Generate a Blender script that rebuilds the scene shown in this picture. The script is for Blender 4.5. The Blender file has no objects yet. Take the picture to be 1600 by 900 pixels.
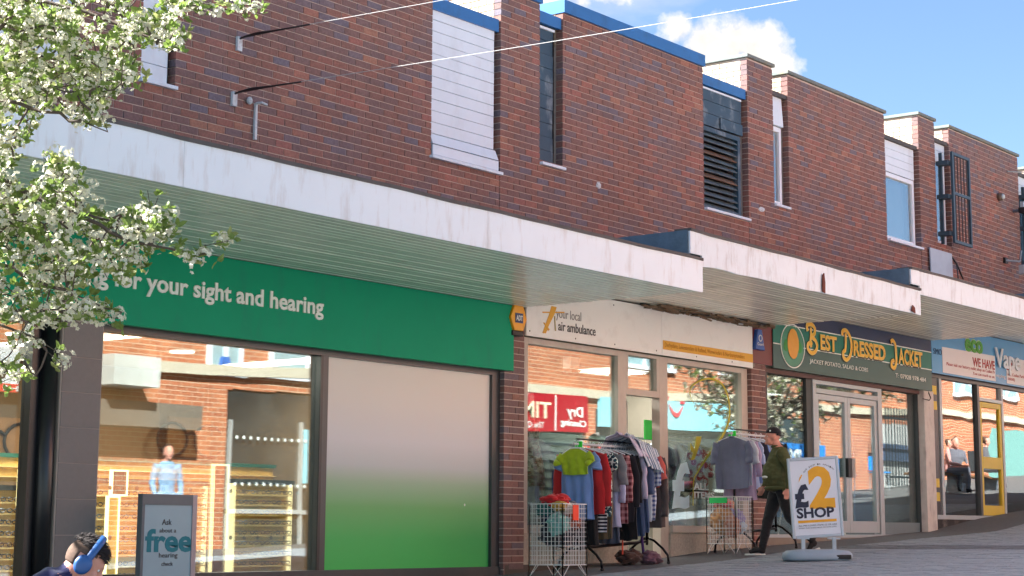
import bpy, math, random
from math import sin, cos, pi, sqrt, radians, atan2
from mathutils import Vector, Matrix, noise
random.seed(7)
R = random.Random(11)
SC = bpy.context.scene
COL = SC.collection

# ------------------------------------------------------------------ camera
F_, CX, CY = 2872.055, 890.0, 354.92
TH, PHI = radians(9.5865), radians(35.7906)
CAM = Vector((0.0, -12.6326, 1.7))
_fh = Vector((cos(PHI), sin(PHI), 0)); _r = Vector((sin(PHI), -cos(PHI), 0))
_fw = _fh*cos(TH)+Vector((0, 0, sin(TH))); _u = -_fh*sin(TH)+Vector((0, 0, cos(TH)))
cd = bpy.data.cameras.new('camera'); cam = bpy.data.objects.new('camera', cd); COL.objects.link(cam)
cd.sensor_width = 36; cd.lens = F_/1600*36
cd.shift_x = -(CX-800)/1600; cd.shift_y = -(450-CY)/1600
cd.clip_end = 2000; cd.clip_start = .05
cam.matrix_world = Matrix(((_r.x, _u.x, -_fw.x, CAM.x), (_r.y, _u.y, -_fw.y, CAM.y), (_r.z, _u.z, -_fw.z, CAM.z), (0, 0, 0, 1)))
SC.camera = cam

def ray(px, py): return _fw*F_+_r*(px-CX)+_u*(CY-py)
def at(px, py, Y=0.0):            # point of the plane Y=const seen at that place of the survey photograph
    d = ray(px, py); return CAM+d*((Y-CAM.y)/d.y)
def far(px, py, D):               # point at depth D
    return CAM+ray(px, py)*(D/F_)
def prj(p):
    q = Vector(p)-CAM; z = q.dot(_fw)
    return (CX+F_*q.dot(_r)/z, CY-F_*q.dot(_u)/z, z)

# ------------------------------------------------------------------ sky, sun, exposure
SUN_EL, SUN_AZ = radians(42), radians(126)     # azimuth measured from +X towards +Y (towards the sun)
sdir = Vector((cos(SUN_EL)*cos(SUN_AZ), cos(SUN_EL)*sin(SUN_AZ), sin(SUN_EL)))
ld = bpy.data.lights.new('sun', 'SUN'); ld.energy = 4.8; ld.angle = radians(.55); ld.color = (1, .985, .965)
sun = bpy.data.objects.new('sun', ld); COL.objects.link(sun)
sun.rotation_euler = (-sdir).to_track_quat('-Z', 'Y').to_euler()
SC.view_settings.view_transform = 'Standard'
SC.view_settings.look = 'None'; SC.view_settings.gamma = 1; SC.view_settings.use_curve_mapping = False
SC.view_settings.exposure = 2.58
W = bpy.data.worlds.new('World'); SC.world = W; W.use_nodes = True
nt = W.node_tree; nt.nodes.clear()
def N(t, ty, **k):
    n = t.nodes.new(ty)
    for a, b in k.items():
        if a.startswith('i_'): n.inputs[a[2:].replace('_', ' ')].default_value = b
        else: setattr(n, a, b)
    return n
sky = N(nt, 'ShaderNodeTexSky', sky_type='NISHITA', sun_disc=False, sun_elevation=SUN_EL, sun_rotation=pi/2-SUN_AZ,
        altitude=100, air_density=.85, dust_density=.35, ozone_density=3.5)
out = N(nt, 'ShaderNodeOutputWorld'); bg = N(nt, 'ShaderNodeBackground'); bg.inputs[1].default_value = .043
tc = N(nt, 'ShaderNodeTexCoord')
def mathn(t, op, a, b=None, clamp=False):
    n = N(t, 'ShaderNodeMath', operation=op, use_clamp=clamp)
    for i, v in enumerate((a, b)):
        if v is None: continue
        if isinstance(v, (int, float)): n.inputs[i].default_value = v
        else: t.links.new(v, n.inputs[i])
    return n.outputs[0]
nz = N(nt, 'ShaderNodeTexNoise'); nz.inputs['Scale'].default_value = 46; nz.inputs['Detail'].default_value = 9; nz.inputs['Roughness'].default_value = .6
nt.links.new(tc.outputs['Generated'], nz.inputs['Vector'])
nz2 = N(nt, 'ShaderNodeTexNoise'); nz2.inputs['Scale'].default_value = 2.3; nz2.inputs['Detail'].default_value = 8
mp = N(nt, 'ShaderNodeMapping'); mp.inputs['Scale'].default_value = (1, 1, 3.0); mp.inputs['Location'].default_value = (3.1, .4, .0)
nt.links.new(tc.outputs['Generated'], mp.inputs[0]); nt.links.new(mp.outputs[0], nz2.inputs['Vector'])
acc = None
for bx_, by_, br_ in ((1062, 48, 26), (1105, 72, 40), (1150, 66, 38), (1190, 80, 42), (1212, 100, 34), (1130, 105, 50), (1080, 100, 30), (905, -4, 22), (960, -22, 34), (860, -20, 40)):
    c = ray(bx_, by_).normalized()
    d = N(nt, 'ShaderNodeVectorMath', operation='DISTANCE'); nt.links.new(tc.outputs['Generated'], d.inputs[0]); d.inputs[1].default_value = c
    v = mathn(nt, 'SUBTRACT', br_*1.2/2900, d.outputs['Value'])
    acc = v if acc is None else mathn(nt, 'MAXIMUM', acc, v)
nn = mathn(nt, 'MULTIPLY', mathn(nt, 'SUBTRACT', nz.outputs['Fac'], .5), .030)
blob = mathn(nt, 'MULTIPLY', mathn(nt, 'ADD', acc, nn), 130.0, True)
gen = mathn(nt, 'MULTIPLY', mathn(nt, 'SUBTRACT', nz2.outputs['Fac'], .54), 9.0, True)  # unseen clouds outside the view, cover widened to brighten the fill light
cm = mathn(nt, 'MAXIMUM', blob, gen)
shade = N(nt, 'ShaderNodeValToRGB'); nt.links.new(nz.outputs['Fac'], shade.inputs[0])
shade.color_ramp.elements[0].position = .35; shade.color_ramp.elements[0].color = (3.9, 3.7, 3.4, 1)
shade.color_ramp.elements[1].position = .65; shade.color_ramp.elements[1].color = (5.2, 4.9, 4.5, 1)
mx = N(nt, 'ShaderNodeMix', data_type='RGBA')
nt.links.new(mathn(nt, 'MULTIPLY', cm, .95), mx.inputs[0]); nt.links.new(sky.outputs[0], mx.inputs[6]); nt.links.new(shade.outputs[0], mx.inputs[7])
nt.links.new(mx.outputs[2], bg.inputs[0]); nt.links.new(bg.outputs[0], out.inputs[0])

# ------------------------------------------------------------------ materials
def lin(c):
    return tuple((x/12.92 if x <= .04045 else ((x+.055)/1.055)**2.4) for x in [v/255 for v in c])+(1,)
MATS = {}
def mat(name, rgb, rough=.6, metal=0, var=.10, vscale=6.0, bump=0.0, bscale=40.0, spec=.5, trans=0, stain=None, emit=None, coat=0, sheen=0, streak=0):
    """procedural principled material; rgb in 0..1 linear base colour"""
    if name in MATS: return MATS[name]
    m = bpy.data.materials.new(name); m.use_nodes = True; t = m.node_tree
    b = t.nodes['Principled BSDF']; MATS[name] = m
    b.inputs['Roughness'].default_value = rough; b.inputs['Metallic'].default_value = metal
    b.inputs['Specular IOR Level'].default_value = spec
    if coat: b.inputs['Coat Weight'].default_value = coat; b.inputs['Coat Roughness'].default_value = .06
    if sheen: b.inputs['Sheen Weight'].default_value = sheen
    geo = N(t, 'ShaderNodeNewGeometry')
    n1 = N(t, 'ShaderNodeTexNoise'); n1.inputs['Scale'].default_value = vscale; n1.inputs['Detail'].default_value = 6; n1.inputs['Roughness'].default_value = .62
    t.links.new(geo.outputs['Position'], n1.inputs['Vector'])
    mp_ = N(t, 'ShaderNodeMapRange'); t.links.new(n1.outputs['Fac'], mp_.inputs[0])
    mp_.inputs[1].default_value = .25; mp_.inputs[2].default_value = .75
    mp_.inputs[3].default_value = 1-var; mp_.inputs[4].default_value = 1+var*.6
    mul = N(t, 'ShaderNodeVectorMath', operation='SCALE'); mul.inputs[0].default_value = rgb[:3]
    t.links.new(mp_.outputs[0], mul.inputs['Scale'])
    colout = mul.outputs[0]
    if stain:
        # stain=(colour, amount, scale, vertical stretch)
        sc, am, ss, st = stain
        mpp = N(t, 'ShaderNodeMapping'); mpp.inputs['Scale'].default_value = (1, 1, st)
        t.links.new(geo.outputs['Position'], mpp.inputs[0])
        n2 = N(t, 'ShaderNodeTexNoise'); n2.inputs['Scale'].default_value = ss; n2.inputs['Detail'].default_value = 9; n2.inputs['Roughness'].default_value = .65
        t.links.new(mpp.outputs[0], n2.inputs['Vector'])
        r_ = N(t, 'ShaderNodeMapRange', clamp=True); t.links.new(n2.outputs['Fac'], r_.inputs[0])
        r_.inputs[1].default_value = .52; r_.inputs[2].default_value = .72; r_.inputs[3].default_value = 0; r_.inputs[4].default_value = am
        mm = N(t, 'ShaderNodeMix', data_type='RGBA'); t.links.new(r_.outputs[0], mm.inputs[0]); t.links.new(colout, mm.inputs[6]); mm.inputs[7].default_value = tuple(sc[:3])+(1,)
        colout = mm.outputs[2]
    t.links.new(colout, b.inputs['Base Color'])
    if trans:
        b.inputs['Transmission Weight'].default_value = 0
        tr = N(t, 'ShaderNodeBsdfTranslucent'); t.links.new(colout, tr.inputs[0])
        ms = N(t, 'ShaderNodeMixShader'); ms.inputs[0].default_value = trans
        t.links.new(b.outputs[0], ms.inputs[1]); t.links.new(tr.outputs[0], ms.inputs[2])
        t.links.new(ms.outputs[0], t.nodes['Material Output'].inputs[0])
    if bump:
        n3 = N(t, 'ShaderNodeTexNoise'); n3.inputs['Scale'].default_value = bscale; n3.inputs['Detail'].default_value = 6
        t.links.new(geo.outputs['Position'], n3.inputs['Vector'])
        bp = N(t, 'ShaderNodeBump'); bp.inputs['Strength'].default_value = min(1, bump); bp.inputs['Distance'].default_value = .004*max(1, bump)
        t.links.new(n3.outputs['Fac'], bp.inputs['Height']); t.links.new(bp.outputs[0], b.inputs['Normal'])
    if emit:
        b.inputs['Emission Color'].default_value = tuple(emit[0][:3])+(1,); b.inputs['Emission Strength'].default_value = emit[1]
    return m
def S(name, r, g, b, **k): return mat(name, lin((r, g, b)), **k)

def brick_mat():
    m = bpy.data.materials.new('brick_face'); m.use_nodes = True; t = m.node_tree; b = t.nodes['Principled BSDF']
    a = N(t, 'ShaderNodeAttribute'); a.attribute_name = 'tone'
    cr = N(t, 'ShaderNodeValToRGB'); t.links.new(a.outputs['Fac'], cr.inputs[0])
    cr.color_ramp.interpolation = 'LINEAR'
    e = cr.color_ramp.elements
    cols = [(0, (116, 108, 118)), (.10, (122, 106, 110)), (.2, (124, 100, 97)), (.45, (134, 100, 91)), (.72, (144, 101, 88)), (.9, (156, 103, 92)), (1, (164, 118, 98))]
    e[0].position = 0; e[0].color = lin(cols[0][1]); e[1].position = 1; e[1].color = lin(cols[-1][1])
    for p, c in cols[1:-1]:
        x = e.new(p); x.color = lin(c)
    geo = N(t, 'ShaderNodeNewGeometry')
    n1 = N(t, 'ShaderNodeTexNoise'); n1.inputs['Scale'].default_value = 34; n1.inputs['Detail'].default_value = 7; n1.inputs['Roughness'].default_value = .7
    t.links.new(geo.outputs['Position'], n1.inputs['Vector'])
    mr = N(t, 'ShaderNodeMapRange'); t.links.new(n1.outputs['Fac'], mr.inputs[0]); mr.inputs[1].default_value = .3; mr.inputs[2].default_value = .7; mr.inputs[3].default_value = .66; mr.inputs[4].default_value = 1.26
    mul = N(t, 'ShaderNodeVectorMath', operation='SCALE'); t.links.new(cr.outputs[0], mul.inputs[0]); t.links.new(mr.outputs[0], mul.inputs['Scale'])
    # weather stains: grey bloom
    n2 = N(t, 'ShaderNodeTexNoise'); n2.inputs['Scale'].default_value = .8; n2.inputs['Detail'].default_value = 8; n2.inputs['Roughness'].default_value = .6
    mp3 = N(t, 'ShaderNodeMapping'); mp3.inputs['Scale'].default_value = (1.3, 1, .6); t.links.new(geo.outputs['Position'], mp3.inputs[0]); t.links.new(mp3.outputs[0], n2.inputs['Vector'])
    sx = N(t, 'ShaderNodeSeparateXYZ'); t.links.new(geo.outputs['Position'], sx.inputs[0])
    # run-off marks below parapet joints
    marks = None
    for X0, w, z0, a0 in ((18.66, .10, 6.75, .42), (14.3, .2, 6.4, .2), (25.2, .15, 7.2, .22), (29.9, .14, 6.9, .35), (22.2, .3, 7.3, .18), (31.2, .2, 6.9, .2), (23.6, .5, 7.7, .25)):
        dx = mathn(t, 'ABSOLUTE', mathn(t, 'SUBTRACT', sx.outputs[0], X0))
        wx = mathn(t, 'MULTIPLY', mathn(t, 'SUBTRACT', w, mathn(t, 'ADD', dx, mathn(t, 'MULTIPLY', mathn(t, 'SUBTRACT', n1.outputs['Fac'], .5), .15))), 1/w*1.6, True)
        wz = mathn(t, 'MULTIPLY', mathn(t, 'SUBTRACT', sx.outputs[2], z0), 2.2, True)
        v = mathn(t, 'MULTIPLY', mathn(t, 'MULTIPLY', wx, wz), a0)
        marks = v if marks is None else mathn(t, 'MAXIMUM', marks, v)
    top_b = mathn(t, 'MULTIPLY', mathn(t, 'MULTIPLY', mathn(t, 'SUBTRACT', mathn(t, 'ADD', sx.outputs[2], mathn(t, 'MULTIPLY', n2.outputs['Fac'], 1.4)), 8.45), 1.6, True), .42)
    below = mathn(t, 'MULTIPLY', mathn(t, 'MULTIPLY', mathn(t, 'SUBTRACT', mathn(t, 'ADD', mathn(t, 'MULTIPLY', sx.outputs[2], -1), mathn(t, 'MULTIPLY', n2.outputs['Fac'], 1.2)), -5.1), 1.2, True), .3)
    marks = mathn(t, 'MAXIMUM', marks, mathn(t, 'MAXIMUM', top_b, below))
    g2 = mathn(t, 'MULTIPLY', mathn(t, 'SUBTRACT', n2.outputs['Fac'], .5), 1.8, True)
    n5 = N(t, 'ShaderNodeTexNoise'); n5.inputs['Scale'].default_value = 2.2; n5.inputs['Detail'].default_value = 9; n5.inputs['Roughness'].default_value = .7; t.links.new(mp3.outputs[0], n5.inputs['Vector'])
    dk_ = N(t, 'ShaderNodeMapRange'); t.links.new(n5.outputs['Fac'], dk_.inputs[0]); dk_.inputs[1].default_value = .3; dk_.inputs[2].default_value = .7; dk_.inputs[3].default_value = .82; dk_.inputs[4].default_value = 1.12
    tot = mathn(t, 'MAXIMUM', marks, g2)
    mm = N(t, 'ShaderNodeMix', data_type='RGBA'); t.links.new(tot, mm.inputs[0]); t.links.new(mul.outputs[0], mm.inputs[6]); mm.inputs[7].default_value = lin((118, 106, 110))
    fin = N(t, 'ShaderNodeVectorMath', operation='SCALE'); t.links.new(mm.outputs[2], fin.inputs[0]); t.links.new(dk_.outputs[0], fin.inputs['Scale'])
    t.links.new(fin.outputs[0], b.inputs['Base Color'])
    b.inputs['Roughness'].default_value = .8; b.inputs['Specular IOR Level'].default_value = .35
    bp = N(t, 'ShaderNodeBump'); bp.inputs['Strength'].default_value = .5; bp.inputs['Distance'].default_value = .004
    n4 = N(t, 'ShaderNodeTexNoise'); n4.inputs['Scale'].default_value = 120; n4.inputs['Detail'].default_value = 5; t.links.new(geo.outputs['Position'], n4.inputs['Vector'])
    t.links.new(n4.outputs['Fac'], bp.inputs['Height']); t.links.new(bp.outputs[0], b.inputs['Normal'])
    return m
BRICK = brick_mat()

def glass_mat(name, tint=(.86, .93, .92), refl=.085, wav=.02, wscale=1.2, rough=.0):
    m = bpy.data.materials.new(name); m.use_nodes = True; t = m.node_tree; t.nodes.clear()
    o = N(t, 'ShaderNodeOutputMaterial'); tr = N(t, 'ShaderNodeBsdfTransparent'); tr.inputs[0].default_value = tuple(tint)+(1,)
    gl = N(t, 'ShaderNodeBsdfGlossy'); gl.inputs['Roughness'].default_value = rough
    ms = N(t, 'ShaderNodeMixShader'); geo = N(t, 'ShaderNodeNewGeometry')
    lw = N(t, 'ShaderNodeFresnel'); lw.inputs[0].default_value = 1.5
    fac = mathn(t, 'ADD', mathn(t, 'MULTIPLY', lw.outputs[0], .6), refl, True)
    n = N(t, 'ShaderNodeTexNoise'); n.inputs['Scale'].default_value = wscale; n.inputs['Detail'].default_value = 1
    t.links.new(geo.outputs['Position'], n.inputs['Vector'])
    bp = N(t, 'ShaderNodeBump'); bp.inputs['Strength'].default_value = wav; bp.inputs['Distance'].default_value = .02
    t.links.new(n.outputs['Fac'], bp.inputs['Height']); t.links.new(bp.outputs[0], gl.inputs['Normal'])
    t.links.new(fac, ms.inputs[0]); t.links.new(tr.outputs[0], ms.inputs[1]); t.links.new(gl.outputs[0], ms.inputs[2]); t.links.new(ms.outputs[0], o.inputs[0])
    return m
GLASS = glass_mat('window_glass')
GLASS_WAVY = glass_mat('wavy_window_glass', refl=.34, wav=.12, wscale=1.6)
GLASS_SKY = glass_mat('upper_window_glass', refl=.30, wav=.2)

# ------------------------------------------------------------------ geometry helpers
class MB:
    def __init__(s): s.v = []; s.f = []; s.m = []; s.t = []; s.tn = 0.0
    def add(s, vs, fs, m=0):
        o = len(s.v); s.v.extend([tuple(x) for x in vs])
        for f in fs: s.f.append(tuple(i+o for i in f)); s.m.append(m); s.t.append(s.tn)
        return s
    def box(s, x0, x1, y0, y1, z0, z1, m=0):
        if x0 > x1: x0, x1 = x1, x0
        if y0 > y1: y0, y1 = y1, y0
        if z0 > z1: z0, z1 = z1, z0
        v = [(x0, y0, z0), (x1, y0, z0), (x1, y1, z0), (x0, y1, z0), (x0, y0, z1), (x1, y0, z1), (x1, y1, z1), (x0, y1, z1)]
        return s.add(v, [(0, 3, 2, 1), (4, 5, 6, 7), (0, 1, 5, 4), (1, 2, 6, 5), (2, 3, 7, 6), (3, 0, 4, 7)], m)
    def brick(s, x0, x1, z0, z1, y=0.0, d=.1, tone=.5, m=0):
        s.tn = tone
        v = [(x0, y, z0), (x1, y, z0), (x1, y+d, z0), (x0, y+d, z0), (x0, y, z1), (x1, y, z1), (x1, y+d, z1), (x0, y+d, z1)]
        return s.add(v, [(0, 3, 2, 1), (4, 5, 6, 7), (0, 1, 5, 4), (1, 2, 6, 5), (3, 0, 4, 7)], m)
    def obox(s, c, ax, sz, m=0):
        c = Vector(c); a = [Vector(q).normalized()*h/2 for q, h in zip(ax, sz)]
        v = [c+a[0]*i+a[1]*j+a[2]*k for k in (-1, 1) for i, j in ((-1, -1), (1, -1), (1, 1), (-1, 1))]
        return s.add(v, [(0, 3, 2, 1), (4, 5, 6, 7), (0, 1, 5, 4), (1, 2, 6, 5), (2, 3, 7, 6), (3, 0, 4, 7)], m)
    def bar(s, a, b, w, h, m=0, up=(0, 0, 1)):
        a = Vector(a); b = Vector(b); d = b-a; L = d.length
        if L < 1e-6: return s
        d.normalize(); u = Vector(up)
        if abs(d.dot(u)) > .95: u = Vector((0, 1, 0))
        sd = d.cross(u).normalized(); u = sd.cross(d)
        return s.obox((a+b)/2, (d, sd, u), (L, w, h), m)
    def tube(s, pts, r, n=6, m=0, cap=True, flat=1.0, up=None):
        pts = [Vector(p) for p in pts]; k = len(pts); rs = r if isinstance(r, (list, tuple)) else [r]*k
        vs = []; prev = None
        for i, p in enumerate(pts):
            d = (pts[min(i+1, k-1)]-pts[max(i-1, 0)])
            if d.length < 1e-9: d = Vector((0, 0, 1))
            d.normalize()
            if prev is None:
                u = Vector(up) if up else (Vector((0, 0, 1)) if abs(d.z) < .9 else Vector((0, 1, 0)))
            else: u = prev
            a = (u-d*u.dot(d))
            if a.length < 1e-6: a = Vector((1, 0, 0))-d*d.x
            a.normalize(); b_ = d.cross(a); prev = a
            for j in range(n):
                t = 2*pi*j/n; vs.append(p+a*cos(t)*rs[i]*flat+b_*sin(t)*rs[i])
        fs = []
        for i in range(k-1):
            for j in range(n):
                q = (j+1) % n; fs.append((i*n+j, i*n+q, (i+1)*n+q, (i+1)*n+j))
        if cap: fs.append(tuple(range(n))[::-1]); fs.append(tuple((k-1)*n+j for j in range(n)))
        return s.add(vs, fs, m)
    def ell(s, c, r, nu=12, nv=8, m=0, rot=None, fn=None):
        c = Vector(c); vs = []; fs = []
        for i in range(nv+1):
            th = pi*i/nv
            for j in range(nu):
                ph = 2*pi*j/nu; d = Vector((sin(th)*cos(ph), sin(th)*sin(ph), cos(th)))
                k = fn(d) if fn else 1
                p = Vector((d.x*r[0], d.y*r[1], d.z*r[2]))*k
                if rot: p = rot @ p
                vs.append(c+p)
        for i in range(nv):
            for j in range(nu):
                q = (j+1) % nu; fs.append((i*nu+j, (i+1)*nu+j, (i+1)*nu+q, i*nu+q))
        return s.add(vs, fs, m)
    def prism(s, pts, off, m=0):
        k = len(pts); off = Vector(off); vs = [Vector(p) for p in pts]; vs += [p+off for p in vs]
        fs = [tuple(range(k)), tuple(range(2*k-1, k-1, -1))]
        for i in range(k): fs.append((i, i+k, (i+1) % k+k, (i+1) % k))
        return s.add(vs, fs, m)
    def ring(s, c, rx, rz, w, y0, y1, n=32, m=0, a0=0, a1=2*pi):
        vs = []; fs = []
        c = Vector(c)
        for i in range(n+1):
            t = a0+(a1-a0)*i/n
            for (k, y) in ((0, y0), (w, y0), (w, y1), (0, y1)):
                vs.append((c.x+cos(t)*(rx+k), y, c.z+sin(t)*(rz+k)))
        for i in range(n):
            for j in range(4):
                q = (j+1) % 4; fs.append((i*4+j, (i+1)*4+j, (i+1)*4+q, i*4+q))
        return s.add(vs, fs, m)
    def mesh(s, name, mats, smooth=False):
        me = bpy.data.meshes.new(name); me.from_pydata(s.v, [], s.f)
        for m_ in (mats if isinstance(mats, (list, tuple)) else [mats]): me.materials.append(m_)
        me.polygons.foreach_set('material_index', s.m)
        if any(s.t):
            a = me.attributes.new('tone', 'FLOAT', 'FACE'); a.data.foreach_set('value', s.t)
        if smooth: me.polygons.foreach_set('use_smooth', [True]*len(s.f))
        me.update(); return me
    def build(s, name, mats, parent=None, smooth=False, kind=None, bevel=0, label=None):
        if not s.f: return None
        o = bpy.data.objects.new(name, s.mesh(name, mats, smooth)); COL.objects.link(o)
        if bevel:
            b = o.modifiers.new('bevel', 'BEVEL'); b.width = bevel; b.segments = 2; b.limit_method = 'ANGLE'
        adopt(o, parent)
        if kind: o['kind'] = kind
        if label: o['label'] = label
        return o
def adopt(o, parent):
    if parent is None: return
    o.parent = parent
    if parent.type == 'EMPTY' and parent.get('_w'): o.matrix_parent_inverse = Matrix.Translation(-parent.location)
def thing(name, label, cat, loc=(0, 0, 0), rz=0, group=None, world=False):
    o = bpy.data.objects.new(name, None); COL.objects.link(o); o.location = loc; o.rotation_euler = (0, 0, rz)
    o.empty_display_size = .2; o['label'] = label; o['category'] = cat
    if group: o['group'] = group
    if world: o['_w'] = 1
    return o
def tag(o, label, cat, group=None):
    o['label'] = label; o['category'] = cat
    if group: o['group'] = group
    return o
def struct(o): o['kind'] = 'structure'; return o
def clone(o, parent=None):
    c = o.copy(); COL.objects.link(c)
    if parent: c.parent = parent
    for ch in list(o.children): clone(ch, c)
    return c

def text(name, s, mats, parent, loc, size=None, width=None, height=None, M3=None, extrude=.004, bold=0.0, align='LEFT', shear=0, spacing=1.0, squash=None):
    """lettering as a mesh; M3: columns = reading direction, up, out. height = cap height"""
    c = bpy.data.curves.new(name, 'FONT'); c.body = s; c.size = 1; c.extrude = 0; c.offset = bold; c.align_x = align; c.shear = shear; c.space_character = spacing
    c.resolution_u = 3
    to = bpy.data.objects.new(name, c); me = bpy.data.meshes.new_from_object(to)
    bpy.data.objects.remove(to); bpy.data.curves.remove(c)
    xs = [v.co.x for v in me.vertices]
    if not xs: return None
    w = max(xs)-min(xs); x0 = min(xs)
    sy = (height/.73) if height else (size or 1)
    sx = (width/w) if width else sy*(squash or 1)
    M3 = M3 or Matrix(((1, 0, 0), (0, 0, -1), (0, 1, 0)))   # x -> X, y -> Z, out -> -Y
    loc = Vector(loc)
    for v in me.vertices:
        x = v.co.x-(x0 if align == 'LEFT' else 0)
        v.co = loc+M3 @ Vector((x*sx, v.co.y*sy, 0))
    # thickness
    outv = M3 @ Vector((0, 0, 1)); nv = len(me.vertices); vs = [v.co.copy() for v in me.vertices]; fs = [tuple(p.vertices) for p in me.polygons]
    ec = {}
    for f in fs:
        for i in range(len(f)):
            a, b = f[i], f[(i+1) % len(f)]; k = (min(a, b), max(a, b)); ec[k] = ec.get(k, [])+[(a, b)]
    vs2 = vs+[v+outv*extrude for v in vs]
    nf = [tuple(i+nv for i in f) for f in fs]
    for k, l in ec.items():
        if len(l) == 1: a, b = l[0]; nf.append((a, b, b+nv, a+nv))
    bpy.data.meshes.remove(me)
    me = bpy.data.meshes.new(name); me.from_pydata([tuple(v) for v in vs2], [], nf)
    for m_ in (mats if isinstance(mats, (list, tuple)) else [mats]): me.materials.append(m_)
    me.update()
    o = bpy.data.objects.new(name, me); COL.objects.link(o); adopt(o, parent)
    return o

# ------------------------------------------------------------------ common materials
MORTAR = S('mortar', 204, 188, 176, rough=.95, var=.25, vscale=9, bump=.6, bscale=90)
BLUE = S('blue_trim_paint', 34, 108, 172, rough=.45, var=.12, vscale=2, stain=((.02, .05, .09), .5, 3, 1))
NAVYB = S('dark_blue_board_paint', 44, 74, 92, rough=.55, var=.25, vscale=3, stain=((.35, .4, .42), .55, 5, .6), bump=.4)
WHITE = S('white_board_paint', 222, 234, 242, rough=.5, var=.05, vscale=4, bump=.2, bscale=20, stain=((.42, .44, .44), .25, 4, .5))
CREAMB = S('cream_painted_brick', 196, 178, 156, rough=.75, var=.12, vscale=5, bump=.6, bscale=60, stain=((.55, .34, .24), .5, 4, 1))
FASC = S('white_fascia_paint', 226, 238, 244, rough=.5, var=.03, vscale=3, bump=.15, bscale=12, stain=((.44, .38, .33), .5, 7, .22))
FASC2 = S('worn_white_fascia_paint', 220, 232, 238, rough=.55, var=.05, vscale=5, bump=.4, bscale=30, stain=((.36, .34, .32), .6, 11, .25))
FELT = S('grey_blue_roofing_felt', 92, 116, 132, rough=.85, var=.3, vscale=5, bump=1, bscale=30)
FELTD = S('dark_flashing', 86, 84, 82, rough=.8, var=.3, vscale=6, bump=.6)
COPE = S('weathered_coping', 118, 126, 122, rough=.85, var=.25, vscale=9, bump=.5, stain=((.30, .26, .08), .5, 6, 1))
SOFF = S('cream_soffit_board', 234, 230, 212, rough=.24, var=.07, vscale=2.5, spec=.6, stain=((.25, .22, .17), .35, 3, 1))
SOFFG = S('pale_soffit_board', 216, 228, 214, rough=.22, var=.06, vscale=2.5, spec=.7, stain=((.30, .30, .26), .3, 3, 1))
GREEN = S('green_sign', 0, 156, 114, spec=.2, rough=.6, var=.07, vscale=1.3, stain=((.02, .22, .15), .35, 5, .25))
SIGNW = S('white_lettering', 235, 240, 232, rough=.4, var=.02)
FRAME = S('dark_grey_frame', 62, 66, 68, rough=.35, var=.1, spec=.6)
BLACKM = S('black_metal', 22, 24, 27, rough=.3, var=.2, spec=.6)
BLACKP = S('black_plastic', 18, 19, 21, rough=.45, var=.1)
BEIGE = S('beige_frame_paint', 196, 186, 172, rough=.5, var=.08, vscale=5, stain=((.30, .24, .2), .3, 6, .4))
ALU = S('aluminium_frame', 176, 186, 190, rough=.38, metal=.25, var=.06)
UPVC = S('white_plastic_frame', 232, 238, 242, rough=.3, var=.03)
DARKIN = S('dark_interior', 46, 42, 40, rough=.9, var=.3)
CONC = S('pebble_render', 184, 178, 164, rough=.9, var=.3, vscale=30, bump=1, bscale=80, stain=((.10, .09, .08), .4, 3, .5))
STEELG = S('galvanised_steel', 130, 142, 150, rough=.4, metal=.6, var=.15)
TILE = S('grey_brown_wall_tile', 118, 114, 112, rough=.5, var=.08, vscale=25, bump=.1, bscale=120)
GROUT = S('pale_grout', 168, 156, 146, rough=.8)
SKIN = S('skin', 214, 150, 128, rough=.5, var=.06, vscale=20)
ASPH = S('asphalt', 100, 104, 107, rough=.9, var=.18, vscale=14, bump=.8, bscale=140, stain=((.16, .15, .15), .4, 5, 1))
PAVE = S('grey_block_paving', 152, 162, 168, rough=.8, var=.16, vscale=5, bump=.5, bscale=90)
PAVEB = S('darker_block_paving', 112, 118, 122, rough=.82, var=.12, vscale=5, bump=.5, bscale=90)
JOINT = S('sandy_joint', 100, 100, 98, rough=.95, var=.2, vscale=10)
INWALL = S('shop_interior_wall', 196, 186, 170, rough=.8, var=.05)

# ------------------------------------------------------------------ ground
GP = [(-90, -4.5), (-8, 0.0), (0, .42), (6, .66), (14, 1.14), (16.5, 1.31), (19.6, 1.45), (20.55, 1.52), (27.2, 1.79), (27.7, 1.84), (29.3, 2.02), (33, 2.28), (60, 4.0), (140, 8.5)]
def gz(x):
    for (a, za), (b, zb) in zip(GP, GP[1:]):
        if x <= b: return za+(zb-za)*(x-a)/(b-a)
    return GP[-1][1]
def sheet(name, x0, x1, y0, y1, dz, m, step=.7, kind='structure', fn=None):
    b = MB(); n = max(1, int((x1-x0)/step)); xs = [x0+(x1-x0)*i/n for i in range(n+1)]
    xs = sorted(set(xs+[x for x, _ in GP if x0 < x < x1]))
    ys = [y0+(y1-y0)*i/4 for i in range(5)]
    vs = [(x, y if not fn else y+(fn(x) if y == y1 or y == y0 and False else 0), gz(x)+dz) for x in xs for y in ys]
    fs = [(i*5+j, (i+1)*5+j, (i+1)*5+j+1, i*5+j+1) for i in range(len(xs)-1) for j in range(4)]
    b.add(vs, fs); o = b.build(name, m); o['kind'] = kind; return o
sheet('ground', -90, 140, -120, 60, -.06, JOINT, 4)
asph = sheet('asphalt_strip', 3, 60, -1.12, .25, .002, ASPH, .5)
pav = sheet('pavement', -20, 70, -30, -1.12, -.012, JOINT, 1)
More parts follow.
